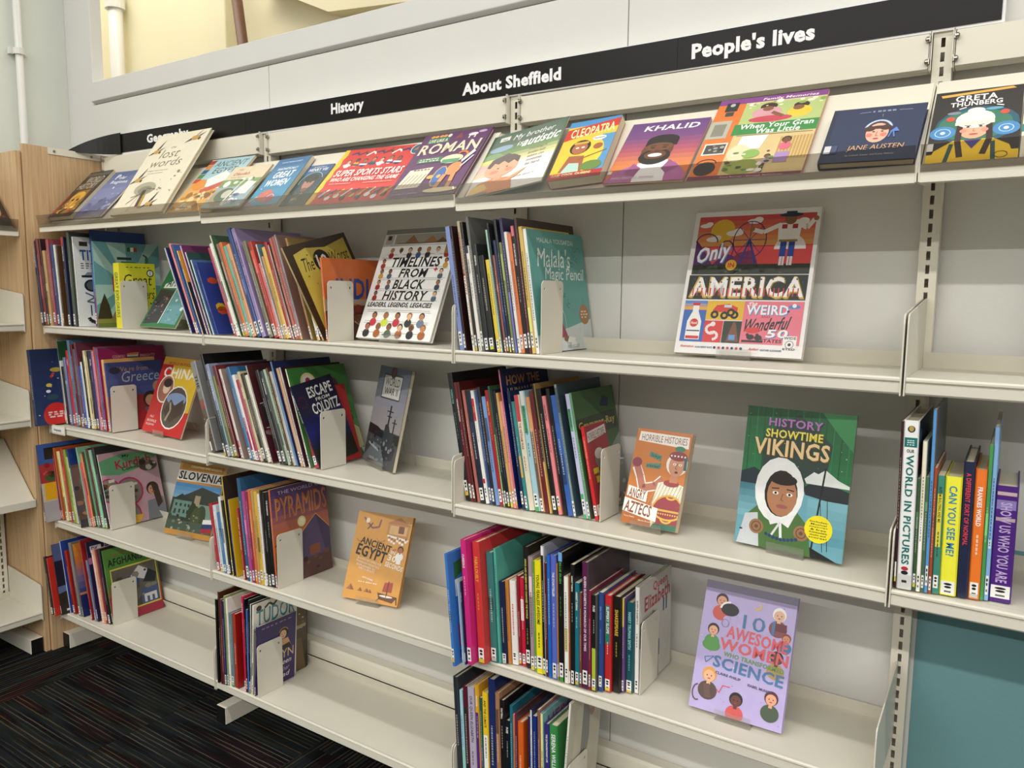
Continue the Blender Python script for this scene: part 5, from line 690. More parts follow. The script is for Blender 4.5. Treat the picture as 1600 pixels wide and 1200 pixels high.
  (0.0284,-0.2334,9.3,0.0028,0.196,0.258,'5a1c28','5a1c28',0,'','',[],'','thin maroon spine book,4th from left in stack by Slovenia book'),
  (0.0315,-0.2322,9.9,0.0065,0.198,0.26,'c0602a','c0602a',0,'','',[(0,0.5,'5a8090')],'','orange spine book with slate blue band,5th from left in stack by Slovenia book'),
  (0.0531,-0.231,10.4,0.014,0.19,0.25,'e8dc98','e8dc98',1,'','',[],'','cream spine book,6th from left in stack by Slovenia book'),
  (0.0779,-0.2298,11.0,0.014,0.199,0.262,'b03a2c','b03a2c',1,'','',[],'','red spine book,7th from left in stack by Slovenia book'),
  (0.0971,-0.2286,11.4,0.014,0.199,0.261,'8a9a40','8a9a40',1,'','',[],'','olive green spine book,8th from left in stack by Slovenia book'),
  (0.1136,-0.2274,11.9,0.0104,0.18,0.237,'c0cc70','c0cc70',0,'','',[],'','gold spine book,9th from left in stack by Slovenia book'),
  (0.1246,-0.2262,12.3,0.0079,0.202,0.266,'1f3a7a','1f3a7a',0,'','',[(0,0.75,'e8e8e8')],'','dark teal spine book with white band,10th from left in stack by Slovenia book'),
  (0.1329,-0.225,12.7,0.014,0.155,0.205,'c07848','c07848',1,'','',[],'','salmon spine book,11th from left in stack by Slovenia book'),
  (0.179,-0.246,13.0,0.003,0.158,0.22,'50403c','50403c',0,'','',[],'dark_photo','thin dark grey spine book,12th from left in stack by Slovenia book'),
  (0.1824,-0.2194,13.3,0.005,0.2,0.279,'8fc09a','8fc09a',0,'','',[],'','thin pale green spine book,13th from left in stack by Slovenia book'),
  (0.1878,-0.2166,13.6,0.0081,0.171,0.225,'d8506a','d8506a',0,'','',[],'','salmon spine book,14th from left in stack by Slovenia book'),
  (0.1965,-0.2138,13.8,0.0087,0.195,0.257,'e09050','e09050',0,'','',[],'','gold spine book,15th from left in stack by Slovenia book'),
  (0.2057,-0.211,14.0,0.0096,0.201,0.264,'3a1c20','3a1c20',0,'','',[],'','dark brown spine book,16th from left in stack by Slovenia book'),
  (0.2159,-0.2082,14.2,0.0096,0.208,0.273,'5a9a68','5a9a68',0,'','',[],'','teal spine book,17th from left in stack by Slovenia book'),
  (0.2261,-0.2054,14.4,0.0096,0.211,0.278,'5e2030','5e2030',0,'','',[],'','maroon spine book,18th from left in stack by Slovenia book'),
  (0.2363,-0.2026,14.5,0.014,0.208,0.273,'9ad0a8','9ad0a8',1,'','',[],'','pale green spine book,19th from left in stack by Slovenia book'),
  (0.254,-0.1998,14.5,0.014,0.214,0.281,'2a2a2c','2a2a2c',1,'','',[],'','near black spine book,20th from left in stack by Slovenia book'),
  (0.2765,-0.197,14.5,0.005,0.212,0.261,'efe8dc','efe8dc',0,'','',[],'kurdish','pink and green book titled My Kurdish Community,21st from left in stack by Slovenia book'),
 ]),
 'B3': (0.489, 'books on the third shelf left of the Egypt book', [
  (0.9154,-0.235,9.5,0.014,0.151,0.199,'b02a38','b02a38',1,'','',[],'','red spine book,1st from left in stack by orange Egypt book'),
  (0.9322,-0.2356,9.1,0.014,0.15,0.197,'d0d8e0','d0d8e0',1,'','',[],'','white spine book,2nd from left in stack by orange Egypt book'),
  (0.9478,-0.2361,8.7,0.014,0.135,0.178,'4a80b0','4a80b0',1,'','',[],'','slate blue spine book,3rd from left in stack by orange Egypt book'),
  (0.9633,-0.2367,8.3,0.0101,0.172,0.227,'e8e4e0','e8e4e0',0,'','',[],'','white spine book,4th from left in stack by orange Egypt book'),
  (0.9739,-0.2372,8.0,0.009,0.166,0.218,'26281f','26281f',0,'','',[],'','near black spine book,5th from left in stack by orange Egypt book'),
  (0.9902,-0.2378,7.7,0.0065,0.2,0.291,'c8b030','3a2c28',0,'','',[],'brown_pill','gold spine book with dark brown cover,6th from left in stack by orange Egypt book'),
  (1.0044,-0.2383,7.3,0.0065,0.163,0.226,'1f3c78','d8b020',0,'','',[],'','dark teal spine book with yellow cover,7th from left in stack by orange Egypt book'),
  (1.0423,-0.2389,7.0,0.0065,0.158,0.208,'b83a38','a83030',0,'STORY OF AFRICA','',[],'','red book titled Story Of Africa,8th from left in stack by orange Egypt book'),
  (1.0557,-0.2394,6.8,0.014,0.224,0.295,'2a5a80','2a5a80',1,'','',[],'','blue spine book,9th from left in stack by orange Egypt book'),
  (1.0704,-0.24,6.5,0.0121,0.198,0.26,'b04a88','b04a88',1,'','',[],'','dusty rose spine book,10th from left in stack by orange Egypt book'),
  (1.0829,-0.2389,6.3,0.0098,0.199,0.262,'902a50','902a50',0,'','',[],'','dusty rose spine book,11th from left in stack by orange Egypt book'),
  (1.0931,-0.2378,6.0,0.0097,0.204,0.268,'d86a40','d86a40',0,'','',[],'','orange spine book,12th from left in stack by orange Egypt book'),
  (1.1032,-0.2367,5.8,0.0097,0.203,0.267,'c09858','c09858',0,'','',[],'','tan spine book,13th from left in stack by orange Egypt book'),
  (1.1132,-0.2356,5.7,0.0127,0.202,0.266,'d8b048','d8b048',1,'','',[],'','gold spine book,14th from left in stack by orange Egypt book'),
  (1.1264,-0.2344,5.5,0.0087,0.198,0.26,'f0ece8','f0ece8',0,'','',[],'','white spine book,15th from left in stack by orange Egypt book'),
  (1.1354,-0.2333,5.3,0.0074,0.207,0.272,'2a1c1c','2a1c1c',0,'','',[],'','near black spine book,16th from left in stack by orange Egypt book'),
  (1.1431,-0.2322,5.2,0.0103,0.203,0.267,'141414','141414',0,'','',[],'','black spine book,17th from left in stack by orange Egypt book'),
  (1.1538,-0.2311,5.1,0.014,0.204,0.268,'101014','101014',1,'THE PHARAOH','',[],'','black book titled The Pharaoh,18th from left in stack by orange Egypt book'),
  (1.1685,-0.23,5.0,0.008,0.204,0.277,'c8643c','c8643c',0,'','',[],'pyramids','orange and purple book titled Pyramids,19th from left in stack by orange Egypt book'),
 ]),
 'A4': (0.147, 'books on the bottom shelf at the far left end', [
  (0.0106,-0.28,10.2,0.014,0.16,0.21,'141414','141414',1,'','',[],'','black spine book,1st from left in bottom left stack'),
  (0.033,-0.28,10.5,0.0065,0.16,0.21,'b8281a','b8281a',0,'','',[],'','red spine book,2nd from left in bottom left stack'),
  (0.0441,-0.262,10.8,0.004,0.193,0.255,'1c1e34','1c1e34',0,'','',[],'a_night','dark cover with white letter A and cyan disc,3rd from left in bottom left stack'),
  (0.0485,-0.2336,11.0,0.0065,0.199,0.262,'e8e8ec','24408c',0,'','',[],'','white spine book with blue cover,4th from left in bottom left stack'),
  (0.0668,-0.2314,11.2,0.014,0.175,0.23,'9a2018','9a2018',1,'','',[],'','dark red spine book,5th from left in bottom left stack'),
  (0.1007,-0.2293,11.4,0.014,0.201,0.265,'7a7a78','7a7a78',1,'','',[],'','grey spine book,6th from left in bottom left stack'),
  (0.1235,-0.2271,11.5,0.005,0.2,0.263,'5a4a44','5a4a44',0,'','',[],'sunset','thin dark grey spine book,7th from left in bottom left stack'),
  (0.1751,-0.225,11.6,0.0065,0.217,0.286,'b02020','90201c',0,'','',[],'','red spine book with dark red cover,8th from left in bottom left stack'),
  (0.1933,-0.2221,11.7,0.0065,0.165,0.217,'8088a8','7c84a8',0,'','',[],'','grey spine book,9th from left in bottom left stack'),
  (0.2037,-0.2193,11.7,0.0065,0.2,0.282,'2a1f4c','2a1f4c',0,'','',[],'eyewit','navy blue spine book,10th from left in bottom left stack'),
  (0.2294,-0.2164,11.6,0.0073,0.197,0.26,'f0c8c8','f0c8c8',0,'','',[],'','cream spine book,11th from left in bottom left stack'),
  (0.2371,-0.2136,11.6,0.0072,0.198,0.26,'e0a070','e0a070',0,'','',[],'','gold spine book,12th from left in bottom left stack'),
  (0.2448,-0.2107,11.5,0.0096,0.2,0.263,'802040','802040',0,'','',[],'','dark red spine book,13th from left in bottom left stack'),
  (0.2548,-0.2079,11.3,0.014,0.201,0.265,'181818','181818',1,'','',[],'','black spine book,14th from left in bottom left stack'),
  (0.275,-0.205,11.1,0.005,0.192,0.262,'5a8a3c','5a8a3c',0,'','',[],'afghan','green book titled Afghanistan,15th from left in bottom left stack'),
 ]),
 'B4': (0.147, 'Tudor and Stuart books on the bottom shelf', [
  (0.918,-0.25,-0.0,0.008,0.197,0.259,'0c0c0c','0c0c0c',0,'TUDORS','408060',[],'','black book titled Tudors,1st from left in stack with Tudor book'),
  (0.9329,-0.2486,0.6,0.0074,0.2,0.284,'4a2418','4a2418',0,'','',[],'','dark brown spine book,2nd from left in stack with Tudor book'),
  (0.9405,-0.2471,1.0,0.0073,0.199,0.262,'6a3038','6a3038',0,'','',[],'','brown spine book,3rd from left in stack with Tudor book'),
  (0.9481,-0.2457,1.3,0.0096,0.196,0.258,'202850','202850',0,'','',[],'','navy blue spine book,4th from left in stack with Tudor book'),
  (0.958,-0.2443,1.5,0.0073,0.197,0.274,'8a9868','8a9868',0,'','',[],'','grey spine book,5th from left in stack with Tudor book'),
  (0.9656,-0.2429,1.6,0.0072,0.204,0.268,'f0ece0','f0ece0',0,'','',[],'','white spine book,6th from left in stack with Tudor book'),
  (0.9731,-0.2414,1.5,0.014,0.171,0.225,'6a8088','6a8088',1,'','',[],'','slate blue spine book,7th from left in stack with Tudor book'),
  (0.9875,-0.24,1.2,0.016,0.173,0.227,'a8402c','9c1c18',1,'','',[],'plain_red','thick red book with gold dotted spine,8th from left in stack with Tudor book'),
  (1.031,-0.2397,0.9,0.0072,0.221,0.29,'d0204c','d0204c',0,'FIVE CHILDREN','',[],'','red spine book,9th from left in stack with Tudor book'),
  (1.0384,-0.2394,0.4,0.0053,0.215,0.283,'101018','101018',0,'','',[],'','thin black spine book,10th from left in stack with Tudor book'),
  (1.044,-0.2391,-0.2,0.0061,0.193,0.254,'4a6ab0','4a6ab0',0,'','',[],'','slate blue spine book,11th from left in stack with Tudor book'),
  (1.0504,-0.2389,-1.0,0.0048,0.216,0.284,'102028','102028',0,'','',[],'','thin near black spine book,12th from left in stack with Tudor book'),
  (1.0555,-0.2386,-1.9,0.004,0.207,0.274,'e8e8e0','e8e8e0',0,'','',[],'portrait','brocade portrait book behind the Tudor book,13th from left in stack with Tudor book'),
  (1.0598,-0.2383,-2.9,0.006,0.159,0.272,'f0f0ea','f0f0ea',0,'','',[],'tudor','white book titled Tudor,14th from left in stack with Tudor book'),
  (1.0717,-0.238,-4.1,0.005,0.143,0.211,'3a2a64','3a2a64',0,'','',[],'boleyn','small purple book with portrait of a lady,15th from left in stack with Tudor book'),
 ]),
 'C3': (0.489, 'biographies on the third shelf right of the blue book', [
  (1.8508,-0.312,5.5,0.0086,0.2,0.253,'3a78c8','3a78c8',1,'','',[],'blue_figures','large bright blue book jutting out,1st from left in stack by lilac book'),
  (1.8597,-0.25,7.1,0.0086,0.195,0.271,'a83038','6a9aa0',0,'SCIENCE','',[],'scien','red spined teal book titled Science,2nd from left in stack by lilac book'),
  (1.8686,-0.298,5.0,0.0022,0.141,0.186,'a8c8e8','a8c8e8',0,'','',[],'','thin pale blue spine book,3rd from left in stack by lilac book'),
  (1.871,-0.292,4.8,0.0022,0.144,0.189,'1a2448','1a2448',0,'ZEUS','',[],'','thin navy blue spine book,4th from left in stack by lilac book'),
  (1.8734,-0.287,4.6,0.0141,0.215,0.283,'d02a80','d02a80',1,'CUREIOUS','',[],'','magenta hardback,5th from left in stack by lilac book'),
  (1.8878,-0.25,4.4,0.0022,0.204,0.269,'4a2a70','4a2a70',0,'','',[(0.6,0.7,'60a040'),(0.5,0.6,'e0a030'),(0.7,1,'d84a90')],'','thin purple spine book with olive green band,6th from left in stack by lilac book'),
  (1.8902,-0.268,4.3,0.0187,0.211,0.277,'d03a3a','d03a3a',1,'FABULOUSLY','f0b040',[],'','thick red hardback,7th from left in stack by lilac book'),
  (1.9092,-0.2462,4.1,0.0172,0.191,0.251,'3a7a78','3a7a78',1,'','',[],'','teal spine book,8th from left in stack by lilac book'),
  (1.9267,-0.2417,3.9,0.0062,0.198,0.261,'5ab0a0','5ab0a0',1,'','',[],'','grey spine book,9th from left in stack by lilac book'),
  (1.9332,-0.2371,3.7,0.0133,0.142,0.187,'1a2448','1a2448',1,'','',[],'','navy blue spine book,10th from left in stack by lilac book'),
  (1.9467,-0.2326,3.6,0.007,0.146,0.192,'c8803a','c8803a',0,'','',[],'','orange spine book,11th from left in stack by lilac book'),
  (1.954,-0.2281,3.4,0.0156,0.145,0.191,'f0ece8','f0ece8',1,'','c02030',[],'','white spine book,12th from left in stack by lilac book'),
  (1.9698,-0.2235,3.2,0.0078,0.155,0.204,'8a1a24','8a1a24',0,'','',[],'','dark red spine book,13th from left in stack by lilac book'),
  (1.9779,-0.2234,3.1,0.0109,0.153,0.201,'c81c3c','c81c3c',0,'','',[(0.52,0.76,'f4f2ee')],'','red spine book with white band,14th from left in stack by lilac book'),
  (1.9891,-0.2255,2.9,0.0133,0.208,0.274,'1a1814','1a1814',1,'KINGS AND QUEENS WHO CHANGED THE WORLD','e0d060',[],'','black hardback about kings and queens,15th from left in stack by lilac book'),
  (2.0026,-0.2276,2.8,0.0117,0.193,0.255,'a89098','a89098',1,'','',[],'','grey spine book,16th from left in stack by lilac book'),
  (2.0146,-0.2297,2.7,0.0055,0.189,0.248,'6a9a3c','6a9a3c',0,'','',[],'','thin olive green spine book,17th from left in stack by lilac book'),
  (2.0203,-0.2318,2.5,0.0172,0.192,0.252,'f0e020','e8d820',1,'YOUNG FEARLESS AWESOME','181818',[],'plain_y','yellow book titled Young,Fearless,Awesome,18th from left in stack by lilac book'),
  (2.0377,-0.2339,2.4,0.0086,0.218,0.287,'1c1c1c','b8b8c0',1,'','f0f0f0',[(0.93,1,'f0f0f0')],'','near black spine book with pale blue cover,19th from left in stack by lilac book'),
  (2.0465,-0.2351,2.3,0.0055,0.192,0.252,'5a1c20','5a1c20',0,'','',[],'','thin maroon spine book,20th from left in stack by lilac book'),
  (2.0522,-0.2352,2.2,0.0094,0.205,0.27,'1f68c0','2a50b0',1,'','',[],'','blue spine book,21st from left in stack by lilac book'),
  (2.0618,-0.2354,2.1,0.0133,0.208,0.273,'5a6ac0','5a6ac0',1,'THE STORYTELLER','',[],'','slate blue spine book,22nd from left in stack by lilac book'),
  (2.0754,-0.2356,2.0,0.0031,0.195,0.256,'b07a50','b07a50',0,'','',[],'','thin salmon spine book,23rd from left in stack by lilac book'),
  (2.0787,-0.2357,1.9,0.0133,0.215,0.283,'101210','0c0c0e',1,'BILLIE EILISH','50b050',[(0.93,1,'70a8e0'),(0,0.04,'3a9a30')],'','black spine book with light blue band,24th from left in stack by lilac book'),
  (2.0922,-0.2359,1.8,0.0109,0.176,0.232,'f2efe6','f2efe6',0,'','',[(0.3,0.52,'d8b870')],'','white spine book with gold band,25th from left in stack by lilac book'),
  (2.1034,-0.2359,1.7,0.0039,0.181,0.238,'8a4a20','8a4a20',0,'','',[],'','thin brown spine book,26th from left in stack by lilac book'),
  (2.1075,-0.2358,1.6,0.0094,0.199,0.262,'141618','101418',0,'HARRIET TUBMAN','',[],'','black spine book,27th from left in stack by lilac book'),
  (2.1171,-0.2356,1.5,0.0109,0.171,0.225,'1a7080','145868',0,'HARRIET TUBMAN','',[],'','teal spine book with dark teal cover,28th from left in stack by lilac book'),
  (2.1283,-0.2355,1.5,0.0055,0.157,0.206,'7a4030','7a4030',0,'','',[],'','thin brown spine book,29th from left in stack by lilac book'),
  (2.134,-0.2353,1.4,0.0148,0.202,0.273,'5a1c48','4a3a44',1,'QUEEN ELIZABETH II MONARCH OF OUR TIMES','f0e0e8',[],'','plum purple hardback,30th from left in stack by lilac book'),
  (2.1491,-0.2351,1.3,0.0055,0.163,0.215,'8a2040','8a2040',0,'','',[],'','thin dark red spine book,31st from left in stack by lilac book'),
  (2.1548,-0.2338,1.3,0.0125,0.157,0.207,'14181a','50504c',1,'FUSE','',[(0.1,0.45,'b0c040')],'','black spine book with dark grey cover,32nd from left in stack by lilac book'),
  (2.1675,-0.2265,1.2,0.0101,0.162,0.213,'2a4a88','2a4a88',0,'EMMA WATSON','80a8e0',[],'','blue spine book,33rd from left in stack by lilac book'),
  (2.1779,-0.2192,1.2,0.0148,0.157,0.207,'c0282c','c0282c',1,'SLIPPERY SLOPE','',[(0.5,0.9,'2a7a68')],'','red book titled Slippery Slope,34th from left in stack by lilac book'),
  (2.193,-0.2119,1.1,0.0172,0.157,0.206,'141210','141210',1,'SHAKESPEARE','e0b840',[],'','black spine book,35th from left in stack by lilac book'),
  (2.2104,-0.2046,1.1,0.0055,0.154,0.203,'6a4a80','6a4a80',0,'','',[(0.7,1,'e0c840')],'','thin purple spine book with yellow band,36th from left in stack by lilac book'),
  (2.2161,-0.1973,1.0,0.0156,0.148,0.194,'14505a','14505a',1,'HARRY TRUMAN SMITH','a0d0d0',[(0,0.05,'d8b840')],'','dark teal spine book with gold band,37th from left in stack by lilac book'),
  (2.2319,-0.19,1.0,0.011,0.169,0.227,'f0ece8','c8c4bc',1,'QUEEN ELIZABETH II','202020',[],'elizabeth','white book with red and navy royal title,38th from left in stack by lilac book'),
 ]),
 'C4': (0.147, 'books in the bottom stack of the right-hand bay', [
  (1.8088,-0.235,3.7,0.0135,0.204,0.268,'2a2e36','3a3c44',1,'','',[],'','dark green spine book with dark grey cover,1st from left in bottom right stack'),
  (1.8252,-0.235,3.5,0.0087,0.182,0.24,'a8d4e4','a8d4e4',0,'','',[(0,0.4,'90d0b8')],'','pale blue spine book with pale green band,2nd from left in bottom right stack'),
  (1.8342,-0.235,3.2,0.0125,0.193,0.253,'5a1830','5a1830',1,'','',[(0,0.8,'1c3020')],'','maroon spine book with near black band,3rd from left in bottom right stack'),
  (1.847,-0.235,3.0,0.0193,0.194,0.255,'b8b0c4','b8b0c4',1,'OUR QUEEN ELIZABETH','504860',[],'','thick lilac grey hardback,4th from left in bottom right stack'),
  (1.8667,-0.235,2.7,0.0116,0.203,0.267,'5a2a78','d8a030',1,'UNMASKING','',[(0.75,1,'e0a828')],'','purple book titled Unmasking,5th from left in bottom right stack'),
  (1.8785,-0.235,2.5,0.0077,0.182,0.239,'2c5a3c','2c5a3c',0,'','',[(0.3,0.5,'7a4a90')],'','dark green spine book with purple band,6th from left in bottom right stack'),
  (1.8866,-0.235,2.4,0.0154,0.194,0.255,'f4f4f0','e8c020',1,'AND THE CLIMATE','202020',[(0.6,1,'f0c820')],'','white book with yellow top,7th from left in bottom right stack'),
  (1.9029,-0.235,2.2,0.0183,0.222,0.292,'1c2a60','1c2a60',1,'','',[],'','thick navy blue spine book,8th from left in bottom right stack'),
  (1.9215,-0.235,2.1,0.0116,0.201,0.264,'a87858','a87858',1,'','',[],'','salmon spine book,9th from left in bottom right stack'),
  (1.9334,-0.235,2.0,0.0125,0.191,0.251,'141416','20181c',1,'FOOTBALL','',[],'','black book titled Football,10th from left in bottom right stack'),
  (1.9462,-0.235,1.9,0.0135,0.157,0.207,'101820','101820',1,'FUSE','',[],'','black spine book,11th from left in bottom right stack'),
  (1.96,-0.235,1.8,0.0077,0.187,0.246,'1a6a7c','1a6a7c',1,'','',[],'','teal spine book,12th from left in bottom right stack'),
  (1.9681,-0.235,1.7,0.0048,0.173,0.228,'c87858','c87858',0,'','',[],'','thin salmon spine book,13th from left in bottom right stack'),
  (1.9732,-0.235,1.7,0.0068,0.178,0.234,'6a2040','50303a',1,'','',[],'','maroon spine book,14th from left in bottom right stack'),
  (1.9802,-0.235,1.7,0.0145,0.163,0.215,'d86020','d86020',1,'','',[],'','orange spine book,15th from left in bottom right stack'),
  (2.0078,-0.235,1.7,0.0058,0.179,0.236,'2a2050','2a2050',0,'','',[(0,0.5,'c87860')],'','navy blue spine book with salmon band,16th from left in bottom right stack'),
  (2.0139,-0.235,1.7,0.0058,0.192,0.253,'d0dce8','1a2450',1,'','202850',[],'','white spine book with navy blue cover,17th from left in bottom right stack'),
  (2.02,-0.235,1.7,0.0096,0.183,0.241,'1a3080','1a3080',0,'','',[],'','navy blue spine book,18th from left in bottom right stack'),
  (2.0329,-0.235,1.8,0.0058,0.197,0.259,'7a5a48','b07070',0,'','',[],'','brown spine book with salmon cover,19th from left in bottom right stack'),
  (2.041,-0.235,1.9,0.0077,0.192,0.253,'ece090','7ab0b8',1,'','',[],'letters','cream spine book with light blue cover,20th from left in bottom right stack'),
  (2.0515,-0.235,2.0,0.0116,0.177,0.233,'3a2a7a','3a2a7a',1,'THE EXTRAORDINARY LIFE','f0f0f0',[],'','purple book titled The Extraordinary Life,21st from left in bottom right stack'),
  (2.0642,-0.235,2.1,0.0212,0.179,0.235,'3a8a48','2f7a3c',1,'SERENA WILLIAMS','f0f0f0',[],'','green paperback with white lettering,22nd from left in bottom right stack'),
  (2.0858,-0.235,-3.5,0.006,0.151,0.299,'f0ece4','b8b4a4',0,'','',[],'beige','beige book tipping to the right,23rd from left in bottom right stack'),
 ]),
 'D2': (0.836, 'books on the right-hand second shelf', [
  (2.706,-0.235,1.0,0.0035,0.211,0.277,'3a1418','3a1418',0,'','',[],'','thin dark brown spine book,1st from left in far right stack'),
  (2.7098,-0.2339,1.0,0.0227,0.212,0.279,'f4f4f2','f4f4f2',1,'OUR WORLD IN PICTURES','14706a',[(0.86,0.91,'14706a')],'darkmulti','thick white encyclopedia spine titled Our World in Pictures,2nd from left in far right stack'),
  (2.7327,-0.2328,1.0,0.0052,0.141,0.186,'3a5a3a','3a5a3a',0,'','',[],'','thin dark grey spine book,3rd from left in far right stack'),
  (2.7382,-0.2318,1.0,0.0061,0.188,0.247,'f0ead0','f0ead0',0,'','',[(0,0.5,'ffffff')],'','white spine book,4th from left in far right stack'),
  (2.7446,-0.2307,1.0,0.0052,0.144,0.19,'4a6a50','4a6a50',0,'','',[],'','thin green spine book,5th from left in far right stack'),
  (2.7501,-0.2296,0.9,0.0052,0.2,0.299,'5a9ad8','6a7078',0,'','',[],'','thin light blue spine book with slate blue cover,6th from left in far right stack'),
  (2.7556,-0.2285,0.9,0.0044,0.157,0.206,'a84a2a','a84a2a',0,'','',[],'','thin red spine book,7th from left in far right stack'),
  (2.7603,-0.2265,0.9,0.0105,0.147,0.194,'3f8a78','3f8a78',0,'AUTISM BULLYING AND ME','303010',[(0.4,0.85,'e8d840')],'','teal book titled Autism Bullying And Me,8th from left in far right stack'),
  (2.771,-0.2234,0.8,0.0236,0.147,0.194,'f5f040','e8e030',1,'CAN YOU SEE ME?','3a8ab0',[],'','thick yellow book titled Can You See Me?,9th from left in far right stack'),
  (2.7948,-0.2203,0.8,0.0157,0.167,0.22,'1c2444','1c2444',1,'A DIFFERENT SORT OF NORMAL','e04050',[],'','navy book titled A Different Sort of Normal,10th from left in far right stack'),
  (2.8108,-0.2172,0.7,0.0157,0.159,0.209,'f07a28','f07a28',1,'FRANKIES WORLD','ffffff',[],'',"orange book titled Frankie's World,11th from left in far right stack"),
  (2.8268,-0.2142,0.6,0.0052,0.189,0.249,'4a9850','4a9850',0,'','',[],'','thin green spine book,12th from left in far right stack'),
  (2.8323,-0.2111,0.6,0.0061,0.211,0.277,'8ab4e4','8ab4e4',0,'','202850',[],'','light blue spine book,13th from left in far right stack'),
  (2.8387,-0.208,0.5,0.03,0.141,0.186,'4a1f7a','4a1f7a',1,'SHOW US WHO YOU ARE','c0a8d8',[(0.8,0.88,'8a7ab8'),(0.92,0.95,'c8b0b0'),(0.7,0.73,'b8a0a0')],'','thick purple book titled Show Us Who You Are,14th from left in far right stack'),
 ]),
}
